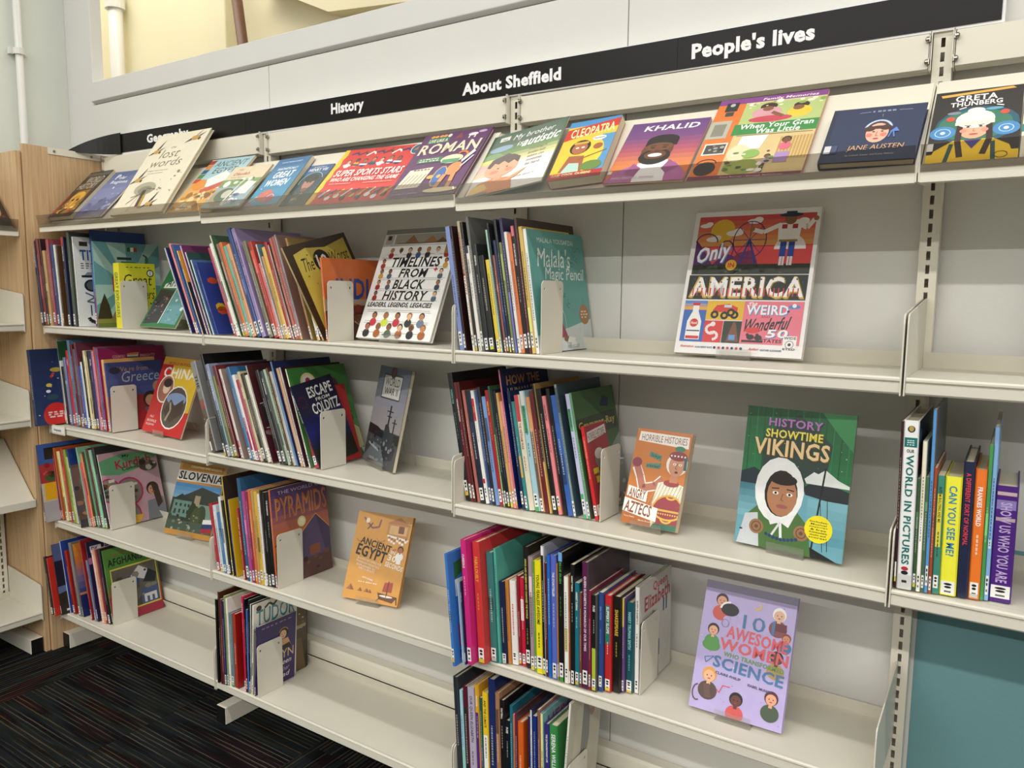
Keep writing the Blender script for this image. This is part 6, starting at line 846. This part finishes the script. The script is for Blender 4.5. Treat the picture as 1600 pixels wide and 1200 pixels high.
FACES = [
 ('timelines', (1.3885, -0.13, 1.193), (0.996, -0.0896, 0.0), (0.0339, 0.3762, 0.9259), 0.2702, 0.3073, 0.012, 'f2f2f0', 'white hardback of timelines covered with rows of small figures, on top shelf'),
 ('america', (2.2468, -0.07, 1.193), (0.9998, -0.02, 0.0), (0.0064, 0.3219, 0.9468), 0.258, 0.311, 0.014, 'e8e4e0', 'colourful Only in America book standing alone on the top shelf'),
 ('china', (0.394, -0.138, 0.841), (0.9967, -0.0814, 0.0), (0.0296, 0.362, 0.9317), 0.2458, 0.2614, 0.006, 'c03028', 'red and yellow book titled China, second shelf'),
 ('ww2', (1.339, -0.059, 0.841), (0.9176, -0.3976, 0.0), (0.087, 0.2009, 0.9757), 0.1962, 0.268, 0.01, '3a5050', 'grey World War II book with warship, on clear easel'),
 ('slovenia', (0.468, -0.12, 0.494), (0.9909, 0.1347, 0.0), (-0.047, 0.3459, 0.9371), 0.2079, 0.2467, 0.008, 'c8903c', 'book titled Slovenia with castle photo, third shelf at left'),
 ('egypt30', (1.375, -0.182, 0.494), (0.9858, 0.1682, 0.0), (-0.0634, 0.3719, 0.9261), 0.1725, 0.233, 0.012, 'd0903c', 'orange Ancient Egypt in 30 Seconds book standing in the middle bay'),
 ('aztecs', (2.183, -0.173, 0.841), (0.9979, -0.0649, 0.0), (0.0225, 0.3452, 0.9383), 0.1233, 0.2002, 0.016, 'c8701c', 'orange Angry Aztecs paperback with shield bearer, second shelf'),
 ('vikings', (2.417, -0.157, 0.841), (0.9939, -0.1099, 0.0), (0.0168, 0.1517, 0.9883), 0.2002, 0.2638, 0.006, '1f6038', 'green Vikings book with a child in a white hood, second shelf'),
 ('women101', (2.348, -0.184, 0.494), (1.0, 0.0, 0.0), (0.0, 0.3481, 0.9375), 0.181, 0.2506, 0.014, 'b8a8d8', 'lilac book titled 101 Awesome Women, third shelf'),
 ('tent', (0.433, -0.151, 1.193), (0.9995, -0.0321, 0.0), (0.0169, 0.5255, 0.8506), 0.2, 0.2613, 0.006, '2f7a48', 'green book with slanted photos half hidden behind the leaning stack'),
 ('world_history', (-0.0479, -0.2115, 1.5554), (1.0, 0.0034, 0.0036), (-0.0049, 0.682, 0.7313), 0.155, 0.2363, 0.014, '3a2a24', 'dark world history book with gold mask, far left of display tray'),
 ('polar', (0.1576, -0.204, 1.5518), (0.9997, -0.0158, -0.017), (0.0232, 0.6818, 0.7312), 0.17, 0.2269, 0.006, '6a76a8', 'blue mauve Polar Regions book, left of the cream bird book on display tray'),
 ('lostwords', (0.402, -0.217, 1.545), (1.0, 0.0, 0.0), (0.0, 0.5592, 0.829), 0.277, 0.33, 0.012, 'ece4cc', 'tall cream book with birds on its cover, display tray'),
 ('ancient_egypt', (0.7055, -0.2159, 1.539), (0.9998, -0.0136, -0.0146), (0.0199, 0.6819, 0.7312), 0.2058, 0.2386, 0.006, 'd0a060', 'pale blue and orange Ancient Egypt picture book on display tray'),
 ('olaudah', (0.8762, -0.2214, 1.5419), (0.9999, -0.0095, -0.0102), (0.0139, 0.6819, 0.7313), 0.17, 0.1761, 0.005, 'd8c8a0', 'cream and green picture book with a ship, overlapping its neighbour on tray'),
 ('greatwomen', (1.064, -0.2205, 1.5358), (0.9994, 0.0245, 0.0262), (-0.0359, 0.6816, 0.7309), 0.13, 0.1985, 0.014, '2f78a8', 'blue paperback about great women with white lettering, display tray'),
 ('henry', (1.197, -0.2137, 1.5313), (1.0, -0.0016, -0.0017), (0.0023, 0.682, 0.7314), 0.098, 0.1625, 0.006, '2c4458', 'dark blue book with brimmed hat portrait, display tray'),
 ('sports', (1.2971, -0.2139, 1.5311), (0.9994, -0.0246, -0.0264), (0.036, 0.6816, 0.7309), 0.285, 0.2138, 0.006, 'd03028', 'wide red book titled Super Sports Stars with yellow edge, display tray'),
 ('roman', (1.5812, -0.2248, 1.5267), (0.9997, 0.0156, 0.0167), (-0.0229, 0.6818, 0.7312), 0.2022, 0.2354, 0.011, '5a2a5c', 'purple book titled Roman with gladiator, display tray'),
 ('brother', (1.8088, -0.2196, 1.5141), (0.9908, -0.0177, 0.1343), (-0.0866, 0.6794, 0.7286), 0.2021, 0.2168, 0.004, '4a6a4c', 'green and cream picture book about an autistic brother, display tray'),
 ('cleopatra', (2.0189, -0.2186, 1.5386), (0.9964, 0.0575, 0.0617), (-0.0843, 0.6796, 0.7288), 0.118, 0.193, 0.02, 'c83828', 'small comic book with red title banner behind the brother book'),
 ('khalid', (2.142, -0.2084, 1.5275), (0.9995, -0.0205, -0.022), (0.0301, 0.6817, 0.731), 0.1667, 0.1845, 0.005, 'a05070', 'purple to orange book with smiling bearded man portrait, display tray'),
 ('gran', (2.317, -0.2173, 1.5179), (0.9998, -0.0151, -0.0162), (0.0222, 0.6818, 0.7312), 0.2027, 0.2411, 0.005, 'e07830', 'orange and green When Your Gran Was Little book, display tray'),
 ('janeausten', (2.5461, -0.2192, 1.5321), (0.9996, -0.0203, -0.0218), (0.0298, 0.6817, 0.731), 0.146, 0.1415, 0.016, '1f2c4c', 'navy hardback with painted face in a blue headband, display tray'),
 ('greta', (2.706, -0.2202, 1.5148), (1.0, 0.0038, 0.0041), (-0.0055, 0.682, 0.7313), 0.123, 0.1863, 0.005, '2a2624', 'black book with yellow coated figure in white knit hat, display tray'),
 ('sliver', (2.8308, -0.2202, 1.5149), (1.0, -0.0019, -0.0021), (0.0028, 0.682, 0.7314), 0.12, 0.1547, 0.005, 'e8e0c8', 'cream book with teal band cut off at the right edge, display tray'),
]
# ---------------- setting ----------------
WY=.04
S_=lambda o: tag(o,kind='structure')
fl=S_(MB().box(-6,-8,-.06,8,4,-.012).build('floor',mat('dark_subfloor','141214',.95)))
for i in range(-3,10):
    for j in range(0,7):
        me=bpy.data.meshes.get('carpet_tile_mesh')
        if me is None:
            me=MB().box(-.2492,-.2492,-.012,.2492,.2492,0).mesh('carpet_tile_mesh',M_CARPET)
        o=link('carpet_tile',me,fl,loc=(.47+.5*(i-1)+.0,-.155-.5*j+.25-.0,0))
        if ((i-1)//2)%2: o.rotation_euler=(0,0,math.pi/2)
        if (i*7+j*3)%5>2: o.rotation_euler[2]+=math.pi
wb=S_(MB().box(-.13,WY+.012,0,5.2,WY+.10,1.998).build('wall_back',M_WALL))
for x0,x1 in((-.13,.867),(.867,2.07),(2.07,3.27),(3.27,4.47)):
    MB().box(x0+.0012,WY,0,x1-.0012,WY+.012,1.996).build('wall_panel',M_WALL,wb,bev=.0012)
MB().box(2.722,WY-.0012,0,4.47,WY,.856).build('teal_dado',M_TEAL,wb)
cap=S_(MB().prism([(WY+.012,2.004),(WY-.004,2.01),(WY-.004,2.078),(WY+.13,2.078),(WY+.13,2.004)],'x',-.13,5.2).build('trim_1',M_CAP,bev=.002))
sg=S_(MB().box(-.13,WY+.016,1.99,5.2,WY+.1,2.008).build('trim_2',mat('groove_shade_grey','8c8a82',.7)))  # grey colour stands in for the shadow line in the groove under the cap
pil=S_(MB().box(-.31,WY+.006,0,-.13,WY+.05,3.6).build('trim_3',M_CAP,bev=.003))
wl=S_(MB().box(-.41,-5,0,-.31,WY+.05,3.6).build('wall_left',M_LWALL))
MB().box(-.3099,-5,0,-.3085,WY,.62).build('teal_dado',M_TEAL,wl)
# back room seen over the partition
S_(MB().box(-4.6,2.1,0,7,2.2,5.5).build('wall_far',M_CREAM))
S_(MB().box(-4.7,WY+.1,0,-4.6,2.2,5.5).build('wall_far_left',M_CREAM))
S_(MB().box(-4.6,WY+.16,-.06,7,2.1,0).build('floor_back',mat('grey_back_floor','6a6660',.8)))
t=empty('heating_pipe',label='white pipe with a clip rising beyond the partition, far left',category='pipe')
MB().tube((-3.30,2.015,0),(-3.30,2.015,5.2),.055,16).build('pipe',M_PIPE,t,smooth=True)
MB().tube((-3.30,2.015,3.5),(-3.30,2.015,3.58),.075,16).build('clip',M_PIPE,t)
S_(MB().box(-2.12,2.0,0,-1.93,2.1,5.5).build('trim_4',M_CREAM,bev=.01))
S_(MB().prism([(-1.55,3.33),(-.90,3.04),(.6,2.9),(.6,3.35),(-1.2,3.45)],'y',1.98,2.1).build('trim_5',M_CREAM))
t=empty('leaning_pole',label='brown painted wooden pole leaning beyond the top of the partition',category='pole')
MB().tube((-1.13,1.9,0),(-1.87,1.96,4.0),.036,12).build('shaft',M_BROWN,t,smooth=True)
MB().tube((-1.87,1.96,3.98),(-1.885,1.962,4.12),.04,12).build('tip',M_SCREW,t,smooth=True)
t=empty('wall_pipe',label='white pipe with a clip running down the pale green left wall',category='pipe')
MB().tube((-.285,-.135,0),(-.285,-.135,3.2),.013,16).build('pipe',M_PIPE,t,smooth=True)
for z in(2.16,1.2): MB().tube((-.285,-.135,z),(-.285,-.135,z+.022),.020,16).box(-.309,-.165,z,-.29,-.105,z+.022).build('clip',M_PIPE,t)
# ---------------- shelving ----------------
TOP=1.79
def upright(mtx,label,zt=TOP,foot=True):
    t=empty('slotted_upright',mtx,label=label,category='shelving post',group='slotted shelving uprights')
    mb=MB(); w=.0155; sw=.0033; z0=.0; 
    mb.box(-w,0,z0,-sw,.0016,zt).box(sw,0,z0,w,.0016,zt)
    n=int((zt-.06)/.0248); zz=zt-.0385
    prev=zt
    for k in range(n):
        a=zz-k*.0248; mb.box(-sw,0,a+.0160,sw,.0016,prev); prev=a
    mb.box(-sw,0,z0,sw,.0016,prev)
    mb.box(-w,.0016,z0,-w+.0016,.034,zt).box(w-.0016,.0016,z0,w,.034,zt).box(-w,.032,z0,w,.034,zt).box(-w,0,zt,w,.034,zt+.002)
    mb.build('post',M_RAIL,t)
    if foot:
        MB().prism([(-.228,.003),(.034,.003),(.034,.056),(-.228,.056)],'x',-.0205,.0205).build('foot',M_RAIL,t,bev=.0015)
        MB().box(-.0195,-.2305,.004,.0195,-.228,.055).build('end_cap',M_BLKP,t)
    return t
def shelf(mtx,w,label,group,low=(0,0)):
    """local: x 0..w, y 0 at post face, front at -.2435, z 0 = top surface"""
    t=empty('steel_shelf',mtx,label=label,category='shelf',group=group); e=.0042
    mb=MB().prism([(-.0005,-.0012),(-.0005,0),(-.236,0),(-.2395,.0015),(-.2425,.0012),(-.2445,-.0015),(-.2445,-.0045),(-.2425,-.0068),(-.2405,-.0072),(-.2405,-.0085),(-.2425,-.0095),(-.2425,-.0235),(-.2395,-.0265),(-.225,-.0265),(-.225,-.0252),(-.2395,-.0252),(-.2405,-.0092),(-.2385,-.0082),(-.236,-.0012)],'x',e,w-e)
    mb.build('deck',M_STEEL,t)
    MB().prism([(-.0005,-.001),(-.0125,.0285),(-.0138,.028),(-.0022,-.001)],'x',e,w-e).build('back_lip',M_STEEL,t)
    for x,lo in((e-.0026,low[0]),(w-e+.0002,low[1])):
        if lo: MB().prism([(-.2455,-.0285),(-.2455,-.001),(-.001,-.001),(-.001,-.0285)],'x',x,x+.0022).build('end_bracket',M_STEEL,t); continue
        MB().prism([(-.2455,-.0285),(-.2455,.086),(-.243,.098),(-.236,.1022),(-.006,.1265),(-.001,.124),(-.001,-.0285)],'x',x,x+.0022).build('end_bracket',M_STEEL,t)
    return t
def tray(mtx,w,label):
    t=empty('sloping_display_shelf',mtx,label=label,category='display shelf',group='sloping display shelves'); e=.0035
    # local z=0 at .. absolute heights given relative to 1.5
    MB().prism([(-.058,.178),(-.0565,.1765),(-.212,.0095),(-.236,.0045),(-.2365,.016),(-.2385,.016),(-.2385,-.0115),(-.222,-.0115),(-.222,-.0095),(-.2365,-.0095),(-.2365,.0025),(-.2115,.0075)],'x',e,w-e).build('tray',M_RAIL,t)
    MB().prism([(-.2392,.004),(-.2412,.004),(-.2492,.044),(-.2472,.0445)],'x',e,w-e).build('clear_lip',M_LIP,t)
    MB().prism([(-.2392,.0145),(-.2392,.0165),(-.232,.0165),(-.232,.0145)],'x',e,w-e).build('lip_fixing',M_ACR,t)
    for x in(e-.0024,w-e+.0002):
        MB().prism([(-.2385,-.0105),(-.2385,.0155),(-.2372,.0155),(-.2372,.0035),(-.2125,.0075),(-.057,.175),(-.001,.175),(-.001,.05),(-.10,-.0)],'x',x,x+.0022).build('end_bracket',M_RAIL,t)
    return t
def header(mtx,w,label):
    t=empty('header_rail',mtx,label=label,category='rail',group='header rails'); z0,z1=1.7125,1.7765
    MB().prism([(-.005,z0),(-.012,z0+.002),(-.012,z1-.002),(-.005,z1),(.02,z1),(.02,z1-.0015),(-.003,z1-.003),(-.009,z1-.004),(-.009,z0+.004),(-.003,z0+.002),(.02,z0+.0015),(.02,z0)],'x',.021,w-.021).build('fascia',M_RAIL,t)
    for x in(.0185,w-.0185):
        s=1 if x<.1 else -1
        MB().box(x-.001,-.0155,z0-.002,x+.001,.012,z1+.001).box(min(x,x-s*.0028),-.0155,z0-.002,max(x,x-s*.0028),-.0135,z1+.001).build('end_plate',M_RAIL,t)
        for z in(z0+.013,z1-.013):
            MB().tube((x+s*.0012,-.0175,z),(x+s*.0065,-.0175,z),.0046,12).tube((x+s*.0065,-.0175,z),(x+s*.0078,-.0175,z),.0028,6).box(min(x,x+s*.0012),-.0215,z-.005,max(x,x+s*.0012),-.0135,z+.005).build('screw',M_SCREW,t)
    return t
I4=Matrix.Identity(4); Tm=lambda x,y,z:Matrix.Translation((x,y,z))
BN=('far left','second','third','right-hand')
for k in range(4): upright(Tm(.9*k,0,0),('slotted white upright at the wooden end panel','slotted white upright below the joint between Geography and History','slotted white upright below the About Sheffield heading','slotted white upright right of the blue and lilac books')[k])
upright(Tm(3.6,0,0),'slotted white upright beyond the right edge of the picture')
dzb=(.016,.009,0,0)
names_=('under the Geography heading','under the History heading','under the People\'s lives heading','at the right edge')
for k in range(4):
    header(Tm(.9*k,0,(.012,.007,0,0)[k]),.9,'cream header rail '+names_[k])
    tray(Tm(.9*k,0,1.5+dzb[k]),.9,'sloping display shelf with clear front lip '+names_[k])
rowz={1:(1.184,1.184,1.184,1.184),2:(.833,.842,.834,.834),3:(.487,.489,.487,None),4:(.147,.147,.147,None)}
nth={1:'top flat shelf',2:'second flat shelf',3:'third flat shelf',4:'bottom shelf'}
for r_ in rowz:
    for k in range(4):
        if rowz[r_][k]: shelf(Tm(.9*k,0,rowz[r_][k]),.9,f'cream steel {nth[r_]} {names_[k]}','steel shelves',low=(r_==1 and k==1,(r_==1 and k==0)))
for k in range(3):
    t=empty('base_rail',Tm(.9*k,0,0),label='horizontal cream tie rail behind bottom shelf '+names_[k],category='rail',group='base tie rails')
    MB().prism([(.0,.170),(-.0,.208),(.004,.216),(.034,.216),(.034,.170)],'x',.0165,.8835).build('rail',M_RAIL,t,bev=.001)
t=empty('end_panel',label='beech end panel closing the left end of the shelving run',category='panel')
MB().box(-.0400,-.268,0,-.0212,.03,1.80).build('board',M_WOOD,t,bev=.0006)
MB().box(-.0210,-.186,1.777,-.0185,-.002,1.799).build('strip',M_RAIL,t)
for y in(-.165,-.035): MB().tube((-.0185,y,1.788),(-.0165,y,1.788),.0045,10).build('screw',M_SCREW,t)
# left return unit: faces +x, along the left wall
ML=Matrix.Translation((-.27,0,0))@Matrix.Rotation(math.pi/2,4,'Z')
def LM(lx,z): return ML@Tm(lx,0,z)
for k,e_ in((-.311,1),(-1.2,1)): upright(ML@Tm(k,0,0),('slotted upright of the left return unit next to the corner','slotted upright of the left return unit nearer the viewer')[k<-1],zt=1.77)
t=empty('end_panel',label='beech end panel of the return unit in the left corner',category='panel')
MB().box(-.305,-.2875,0,-.030,-.271,1.775).build('board',M_WOOD,t,bev=.0006)
shelf(LM(-1.19,1.191),.9,'cream steel top flat shelf of the left return unit','left return shelves')
shelf(LM(-1.19,.857),.9,'cream steel second shelf of the left return unit','left return shelves')
shelf(LM(-1.19,.152),.9,'cream steel bottom shelf of the left return unit','left return shelves')
tray(LM(-1.19,1.5),.9,'sloping display shelf of the left return unit holding a dark book')
t=empty('sloping_magazine_shelf',LM(-1.19,.56),label='empty sloping cream shelf low on the left return unit',category='display shelf')
MB().prism([(-.03,.20),(-.0285,.1985),(-.228,.004),(-.242,.006),(-.243,-.018),(-.240,-.018),(-.239,.003),(-.229,.0015)],'x',.004,.896).build('tray',M_STEEL,t)
for x in(.0014,.8965): MB().prism([(-.243,-.018),(-.242,.008),(-.228,.007),(-.03,.204),(-.001,.20),(-.001,.08)],'x',x,x+.0022).build('end_bracket',M_STEEL,t)
t=empty('back_panel',label='white back panel of the left return unit',category='panel'); MB().box(-.3,-1.2,.13,-.296,-.289,1.75).build('board',M_RAIL,t)
# ---------------- header sign ----------------
t=empty('section_sign',label='long black section sign reading Geography, History, About Sheffield, People\'s lives',category='sign')
MB().prism([(.10,1.788),(2.79,1.7768),(2.79,1.848),(2.0,1.848),(.10,1.862)],'y',-.006,.030).build('backing',M_WHITEP,t)
for x0,x1,za,zb in((.13,.811,1.0095,1.010),(.811,2.208,.006,.006),(2.208,2.786,0,0)):
    pass
def tilt(x): return .014*max(0,1-x/2.0)
for x0,x1 in((.13,.811),(.811,1.30),(1.30,2.208),(2.208,2.786)):
    a,b=tilt(x0),tilt(x1)
    MB().prism([(x0+.0004,1.7835+a-.002),(x1-.0004,1.7835+b-.002),(x1-.0004,1.8455+b),(x0+.0004,1.8455+a)],'y',-.0085,-.006).build('sign_panel',M_BLACK,t)
mb=MB(); pts=[]; n=10
for i in range(n+1):
    q=i/n; ang=q*1.25; x=.135-.165*math.sin(ang)/math.sin(1.25); y=-.0105-.10*(1-math.cos(ang))/(1-math.cos(1.25)); pts.append((x,y,1.789+.008*q,1.862-.062*q**2.2))
for s_ in(0,.003):
    for x,y,a,b in pts: mb.v+=[(x,y-s_,a),(x,y-s_,b)]
m_=2*(n+1)
for i in range(n):
    a=2*i; mb.f+=[(a,a+2,a+3,a+1),(m_+a,m_+a+1,m_+a+3,m_+a+2),(a,m_+a,m_+a+2,a+2),(a+1,a+3,m_+a+3,m_+a+1)]
mb.f+=[(0,1,m_+1,m_),(2*n,m_+2*n,m_+2*n+1,2*n+1)]; mb.c=[]
mb.build('curved_end',M_BLKP,t)
def lettering(txt,x0,zb,hgt,x1):
    V,F=layout(txt,2,.0); ax=min(p[0] for p in V);bx=max(p[0] for p in V); cap_=[p[1] for p in layout(txt[0],2)[0]]; k=hgt/max(cap_); kx=(x1-x0)/(bx-ax)
    me=bpy.data.meshes.new('lettering'); me.from_pydata([(x0+(p[0]-ax)*kx,-.0089,zb+p[1]*k) for p in V],[],F); me.materials.append(M_WHITEP); link('lettering',me,t)
lettering('Geography',.29,1.8135,.0275,.525); lettering('History',1.184,1.808,.0275,1.31); lettering('About Sheffield',1.645,1.8005,.0275,1.928); lettering("People's lives",2.239,1.799,.0285,2.483)
# ---------------- books in stacks ----------------
for gn,(z,grp,L) in STACKS.items():
    rnd=random.Random(gn)
    k_=int(z*10)
    for (x,y,lean,t_,d,h,sp,cv,hc,ti,tc,bands,art,lab) in L:
        zz=z+.0010+max(0,-math.sin(R(lean))*0)
        if gn=='B2': zz+=.007
        mt=Tm(x,y,zz)@Matrix.Rotation(R(-lean),4,'Y')
        if lean<0: mt=Tm(0,0,t_*math.sin(R(-lean)))@mt
        pitch=0
        if art=='ten_worst': pitch=14
        if art=='india_orange': pitch=0
        if art=='colditz': pitch=9
        fa=None
        if art: fa=Art(d,h); fa.rnd=random.Random(art); ART[art](fa)
        if pitch: mt=mt@Tm(0,0,.0)@Matrix.Rotation(R(-pitch) if 0 else R(pitch),4,'X')
        sa=spine_art(t_,h,sp,ti,tc,bands,rnd,sticker=rnd.random()<.88,big='World In' in lab or t_>.025)
        if ti=='OUR WORLD IN PICTURES':
            sa=Art(t_-.0044,h); sa.r(0,.845,1,.9,'14706a').dash(.2,.8,.88,.006,'d8ece8',3).dash(.2,.8,.868,.006,'d8ece8',3).dash(.2,.8,.855,.006,'d8ece8',3).o(.5,.95,.3,'1a2440').e(.5,.952,.2,.016,'b8a050').t('OUR',.2,.812,.8,.832,'202020',1).t('WORLD IN PICTURES',.2,.15,.8,.8,'14706a',1,rot=1).r(0,.0,1,.09,'d8d8d4').e(.5,.125,.28,.012,'c03040').e(.5,.10,.28,.012,'202024').r(.3,.04,.7,.055,'303030')
        if ti=='THE':
            sa=Art(t_-.0044,h); sa.g(0,0,1,1,['5a4a40','4a4034','6a6458','90908c','8a8a88'],12).t('THE',.2,.70,.8,.85,'101010',1,rot=1).p([(.1,.55),(.3,.56),(.9,.48),(.7,.47)],'c03830').p([(.7,.57),(.9,.56),(.3,.46),(.15,.47)],'c03830').speck(26,('3a2c24','8a7a64','a85a40','d0c8b8'),.05,.12,.95,.42,.12).r(0,.02,.3,.12,'f0f0ec')
        b_=book(mt,t_,d,h,sp,cv,hc,sa,fa,lab,grp)
# ---------------- face-out books ----------------
ZS=dict(timelines=1.184,america=1.184,china=.833,ww2=.842,slovenia=.487,egypt30=.489,aztecs=.834,vikings=.834,women101=.487,tent=1.184)
for nm,o_,e1,e3,w_,h_,t_,col,lab in FACES:
    Y=Vector(e1).normalized(); Z=Vector(e3); Z=(Z-Y*Z.dot(Y)).normalized(); X=Y.cross(Z); O=Vector(o_)
    if nm in ZS: O.z=max(O.z,ZS[nm]+.0038+t_*max(0,math.sin(math.atan2(Vector((-Y.y,Y.x,0)).dot(Z),Z.z))))
    mt=Matrix((( X[0],Y[0],Z[0],0),(X[1],Y[1],Z[1],0),(X[2],Y[2],Z[2],0),(0,0,0,1)))
    if nm=='world_history': O.x=.006; w_=.145

    mt.translation=O-X*t_
    fa=Art(w_,h_); fa.rnd=random.Random(nm); ART[nm](fa)
    sp=col; hc=nm in('timelines','america','lostwords','janeausten','egypt30','women101','roman')
    b_=book(mt,t_,w_,h_,sp,col,hc,None,fa,lab,'books facing out')
# clear easels under the standing face-out books
for nm,o_,e1,e3,w_,h_,t_,col,lab in FACES[:9]:
    Y=Vector(e1).normalized(); Z=Vector(e3); Z=(Z-Y*Z.dot(Y)).normalized(); X=Y.cross(Z); O=Vector(o_); fwd=Vector((-0,0,0))
    n_=Vector((-Y.y,Y.x,0)) # points to the wall
    zs=ZS[nm]+.0004; O.z=max(O.z,ZS[nm]+.0038+t_*max(0,math.sin(math.atan2(n_.dot(Z),Z.z))))
    c0=O+Y*(w_*.5)-X*t_; big=nm in('ww2',)
    mt=Matrix(((Y.x,n_.x,0,0),(Y.y,n_.y,0,0),(0,0,1,0),(0,0,0,1))); mt.translation=Vector((c0.x,c0.y,zs))
    t=empty('book_easel',mt,label='clear acrylic easel holding the '+{'timelines':'white timelines book','america':'Only in America book','china':'yellow and red China book','ww2':'World War II book','slovenia':'Slovenia book','egypt30':'orange Egypt in 30 Seconds book','aztecs':'Angry Aztecs book','vikings':'Vikings book','women101':'lilac 101 Awesome Women book'}[nm],category='book stand',group='clear book easels')
    tl=math.atan2(Z.dot(n_),Z.z); hh=h_*(.8 if big else .5); q=.05 if big else .035; th=t_/math.cos(tl)+.004; g_=.0012
    fr=-th-.002; zf=O.z-zs-.002
    # ledge and front upstand
    MB().prism([(fr-.002,.0002),(fr-.002,.022),(fr,.022),(fr,.0022),(.012,.0022),(.012,.0002)],'x',-q,q).build('ledge',M_ACR,t)
    sn,cs=math.sin(tl),math.cos(tl)
    MB().prism([(.004,.003),(.004+hh*sn,.003+hh*cs),(.0065+hh*sn,.003+hh*cs),(.0065,.003)],'x',-q*.8,q*.8).build('back_rest',M_ACR,t)
    yb=.004+hh*sn; zb=.003+hh*cs; back=min(yb+.06,(-.008-c0.y)/max(n_.y,.5)) if True else 0
    back=max(back,yb+.01)
    for s in(-1,1): MB().prism([(yb,zb),(yb+.004,zb),(back+.004,.0002),(back,.0002)],'x',s*q*.6-.0015,s*q*.6+.0015).build('leg',M_ACR,t)
# ---------------- bookends ----------------
BE=[('A1',.094,-.20,1.184,'Geography shelf end, beside the yellow doodle book'),('B1',1.325,-.222,1.184,'beside the orange India book'),('C1',1.99,-.20,1.184,'beside the teal pencil book'),('A2',.337,-.206,.833,'beside the Greece book'),('B2',1.289,-.168,.842,'beside the Colditz book'),('C2',2.134,-.18,.834,'beside the small red book'),('A3',.278,-.143,.487,'beside the Kurdish Community book'),('B3',1.173,-.224,.489,'beside the Pyramids book'),('A4',.287,-.176,.147,'beside the Afghanistan book'),('B4',1.077,-.236,.147,'beside the Tudor books'),('C3',2.251,-.213,.487,'beside the white royal book'),('C4',2.000,-.13,.147,'at the end of the bottom right stack')]
for nm,_x,_y,_z,lab in BE:
    z=STACKS[nm][0]+(.007 if nm=='B2' else 0); q=STACKS[nm][2][-1]; ln=R(q[2]); x=q[0]+q[3]/math.cos(ln)+.0022+(.155*math.tan(-ln) if ln<0 else 0); y=q[1]-.002
    mt=Tm(x,y,z+.0004); t=empty('bookend',mt,label='white metal bookend with two holes '+lab,category='bookend',group='white metal bookends')
    MB().prism(rrect(0,0,.09,.155,.011,(0,0,1,1)),'x',0,.0016,holes=[circ(.012,.137,.0032)[::-1],circ(.078,.137,.0032)[::-1]]).build('plate',M_BEND,t)
    MB().box(-.11,.004,0,0,.086,.0004).build('base_flange',M_BEND,t)
mt=Tm(2.93,-.22,.8345); t=empty('bookend',mt,label='thin white metal bookend at the right of the thick purple book',category='bookend',group='white metal bookends')
MB().prism(rrect(0,0,.12,.155,.011,(0,0,1,1)),'x',0,.0016,holes=[circ(.012,.137,.0032)[::-1],circ(.108,.137,.0032)[::-1]]).build('plate',M_BEND,t)
MB().box(-.09,0,0,0,.12,.0005).build('base_flange',M_BEND,t)
# shelf label clip
t=empty('shelf_label_holder',Tm(.03,-.2475,.833),label='small white clip-on shelf label reading Geography, second shelf far left',category='label holder')
MB().box(0,-.004,-.026,.085,-.0005,.006).build('clip',M_RAIL,t,bev=.001)
MB().box(.004,-.0052,-.02,.081,-.004,.0).build('card',M_WHITEP,t)
V,F=layout('Geography',1); ax=min(p[0] for p in V);bx=max(p[0] for p in V); me=bpy.data.meshes.new('lettering'); me.from_pydata([(.018+(p[0]-ax)/(bx-ax)*.05,-.0055,-.013+p[1]*.010) for p in V],[],F); me.materials.append(M_BLKP); link('lettering',me,t)
# book on the left return tray and pale book at the right edge
a=R(47); Yl=Vector((0,1,0)); Zl=Vector((-math.cos(a),0,math.sin(a))); Xl=Yl.cross(Zl)
mt=Matrix(((Xl.x,Yl.x,Zl.x,0),(Xl.y,Yl.y,Zl.y,0),(Xl.z,Yl.z,Zl.z,0),(0,0,0,1))); mt.translation=Vector((-.27+.218,-.50,1.517))
fa=Art(.20,.24); ART['leftdark'](fa); book(mt,.008,.20,.24,'241610','2a1a14',0,None,fa,'dark book with tan figures lying on the left return display shelf','books facing out')
Yl=Vector((1,0,0)); tl=R(14); Zl=Vector((0,math.sin(tl),math.cos(tl))); Xl=Yl.cross(Zl)
mt=Matrix(((Xl.x,Yl.x,Zl.x,0),(Xl.y,Yl.y,Zl.y,0),(Xl.z,Yl.z,Zl.z,0),(0,0,0,1))); mt.translation=Vector((2.905,-.075,1.188))
book(mt,.006,.2,.27,'8ab8d0','9cc4d8',0,None,None,'pale blue book cut off at the right edge of the top shelf','books facing out')
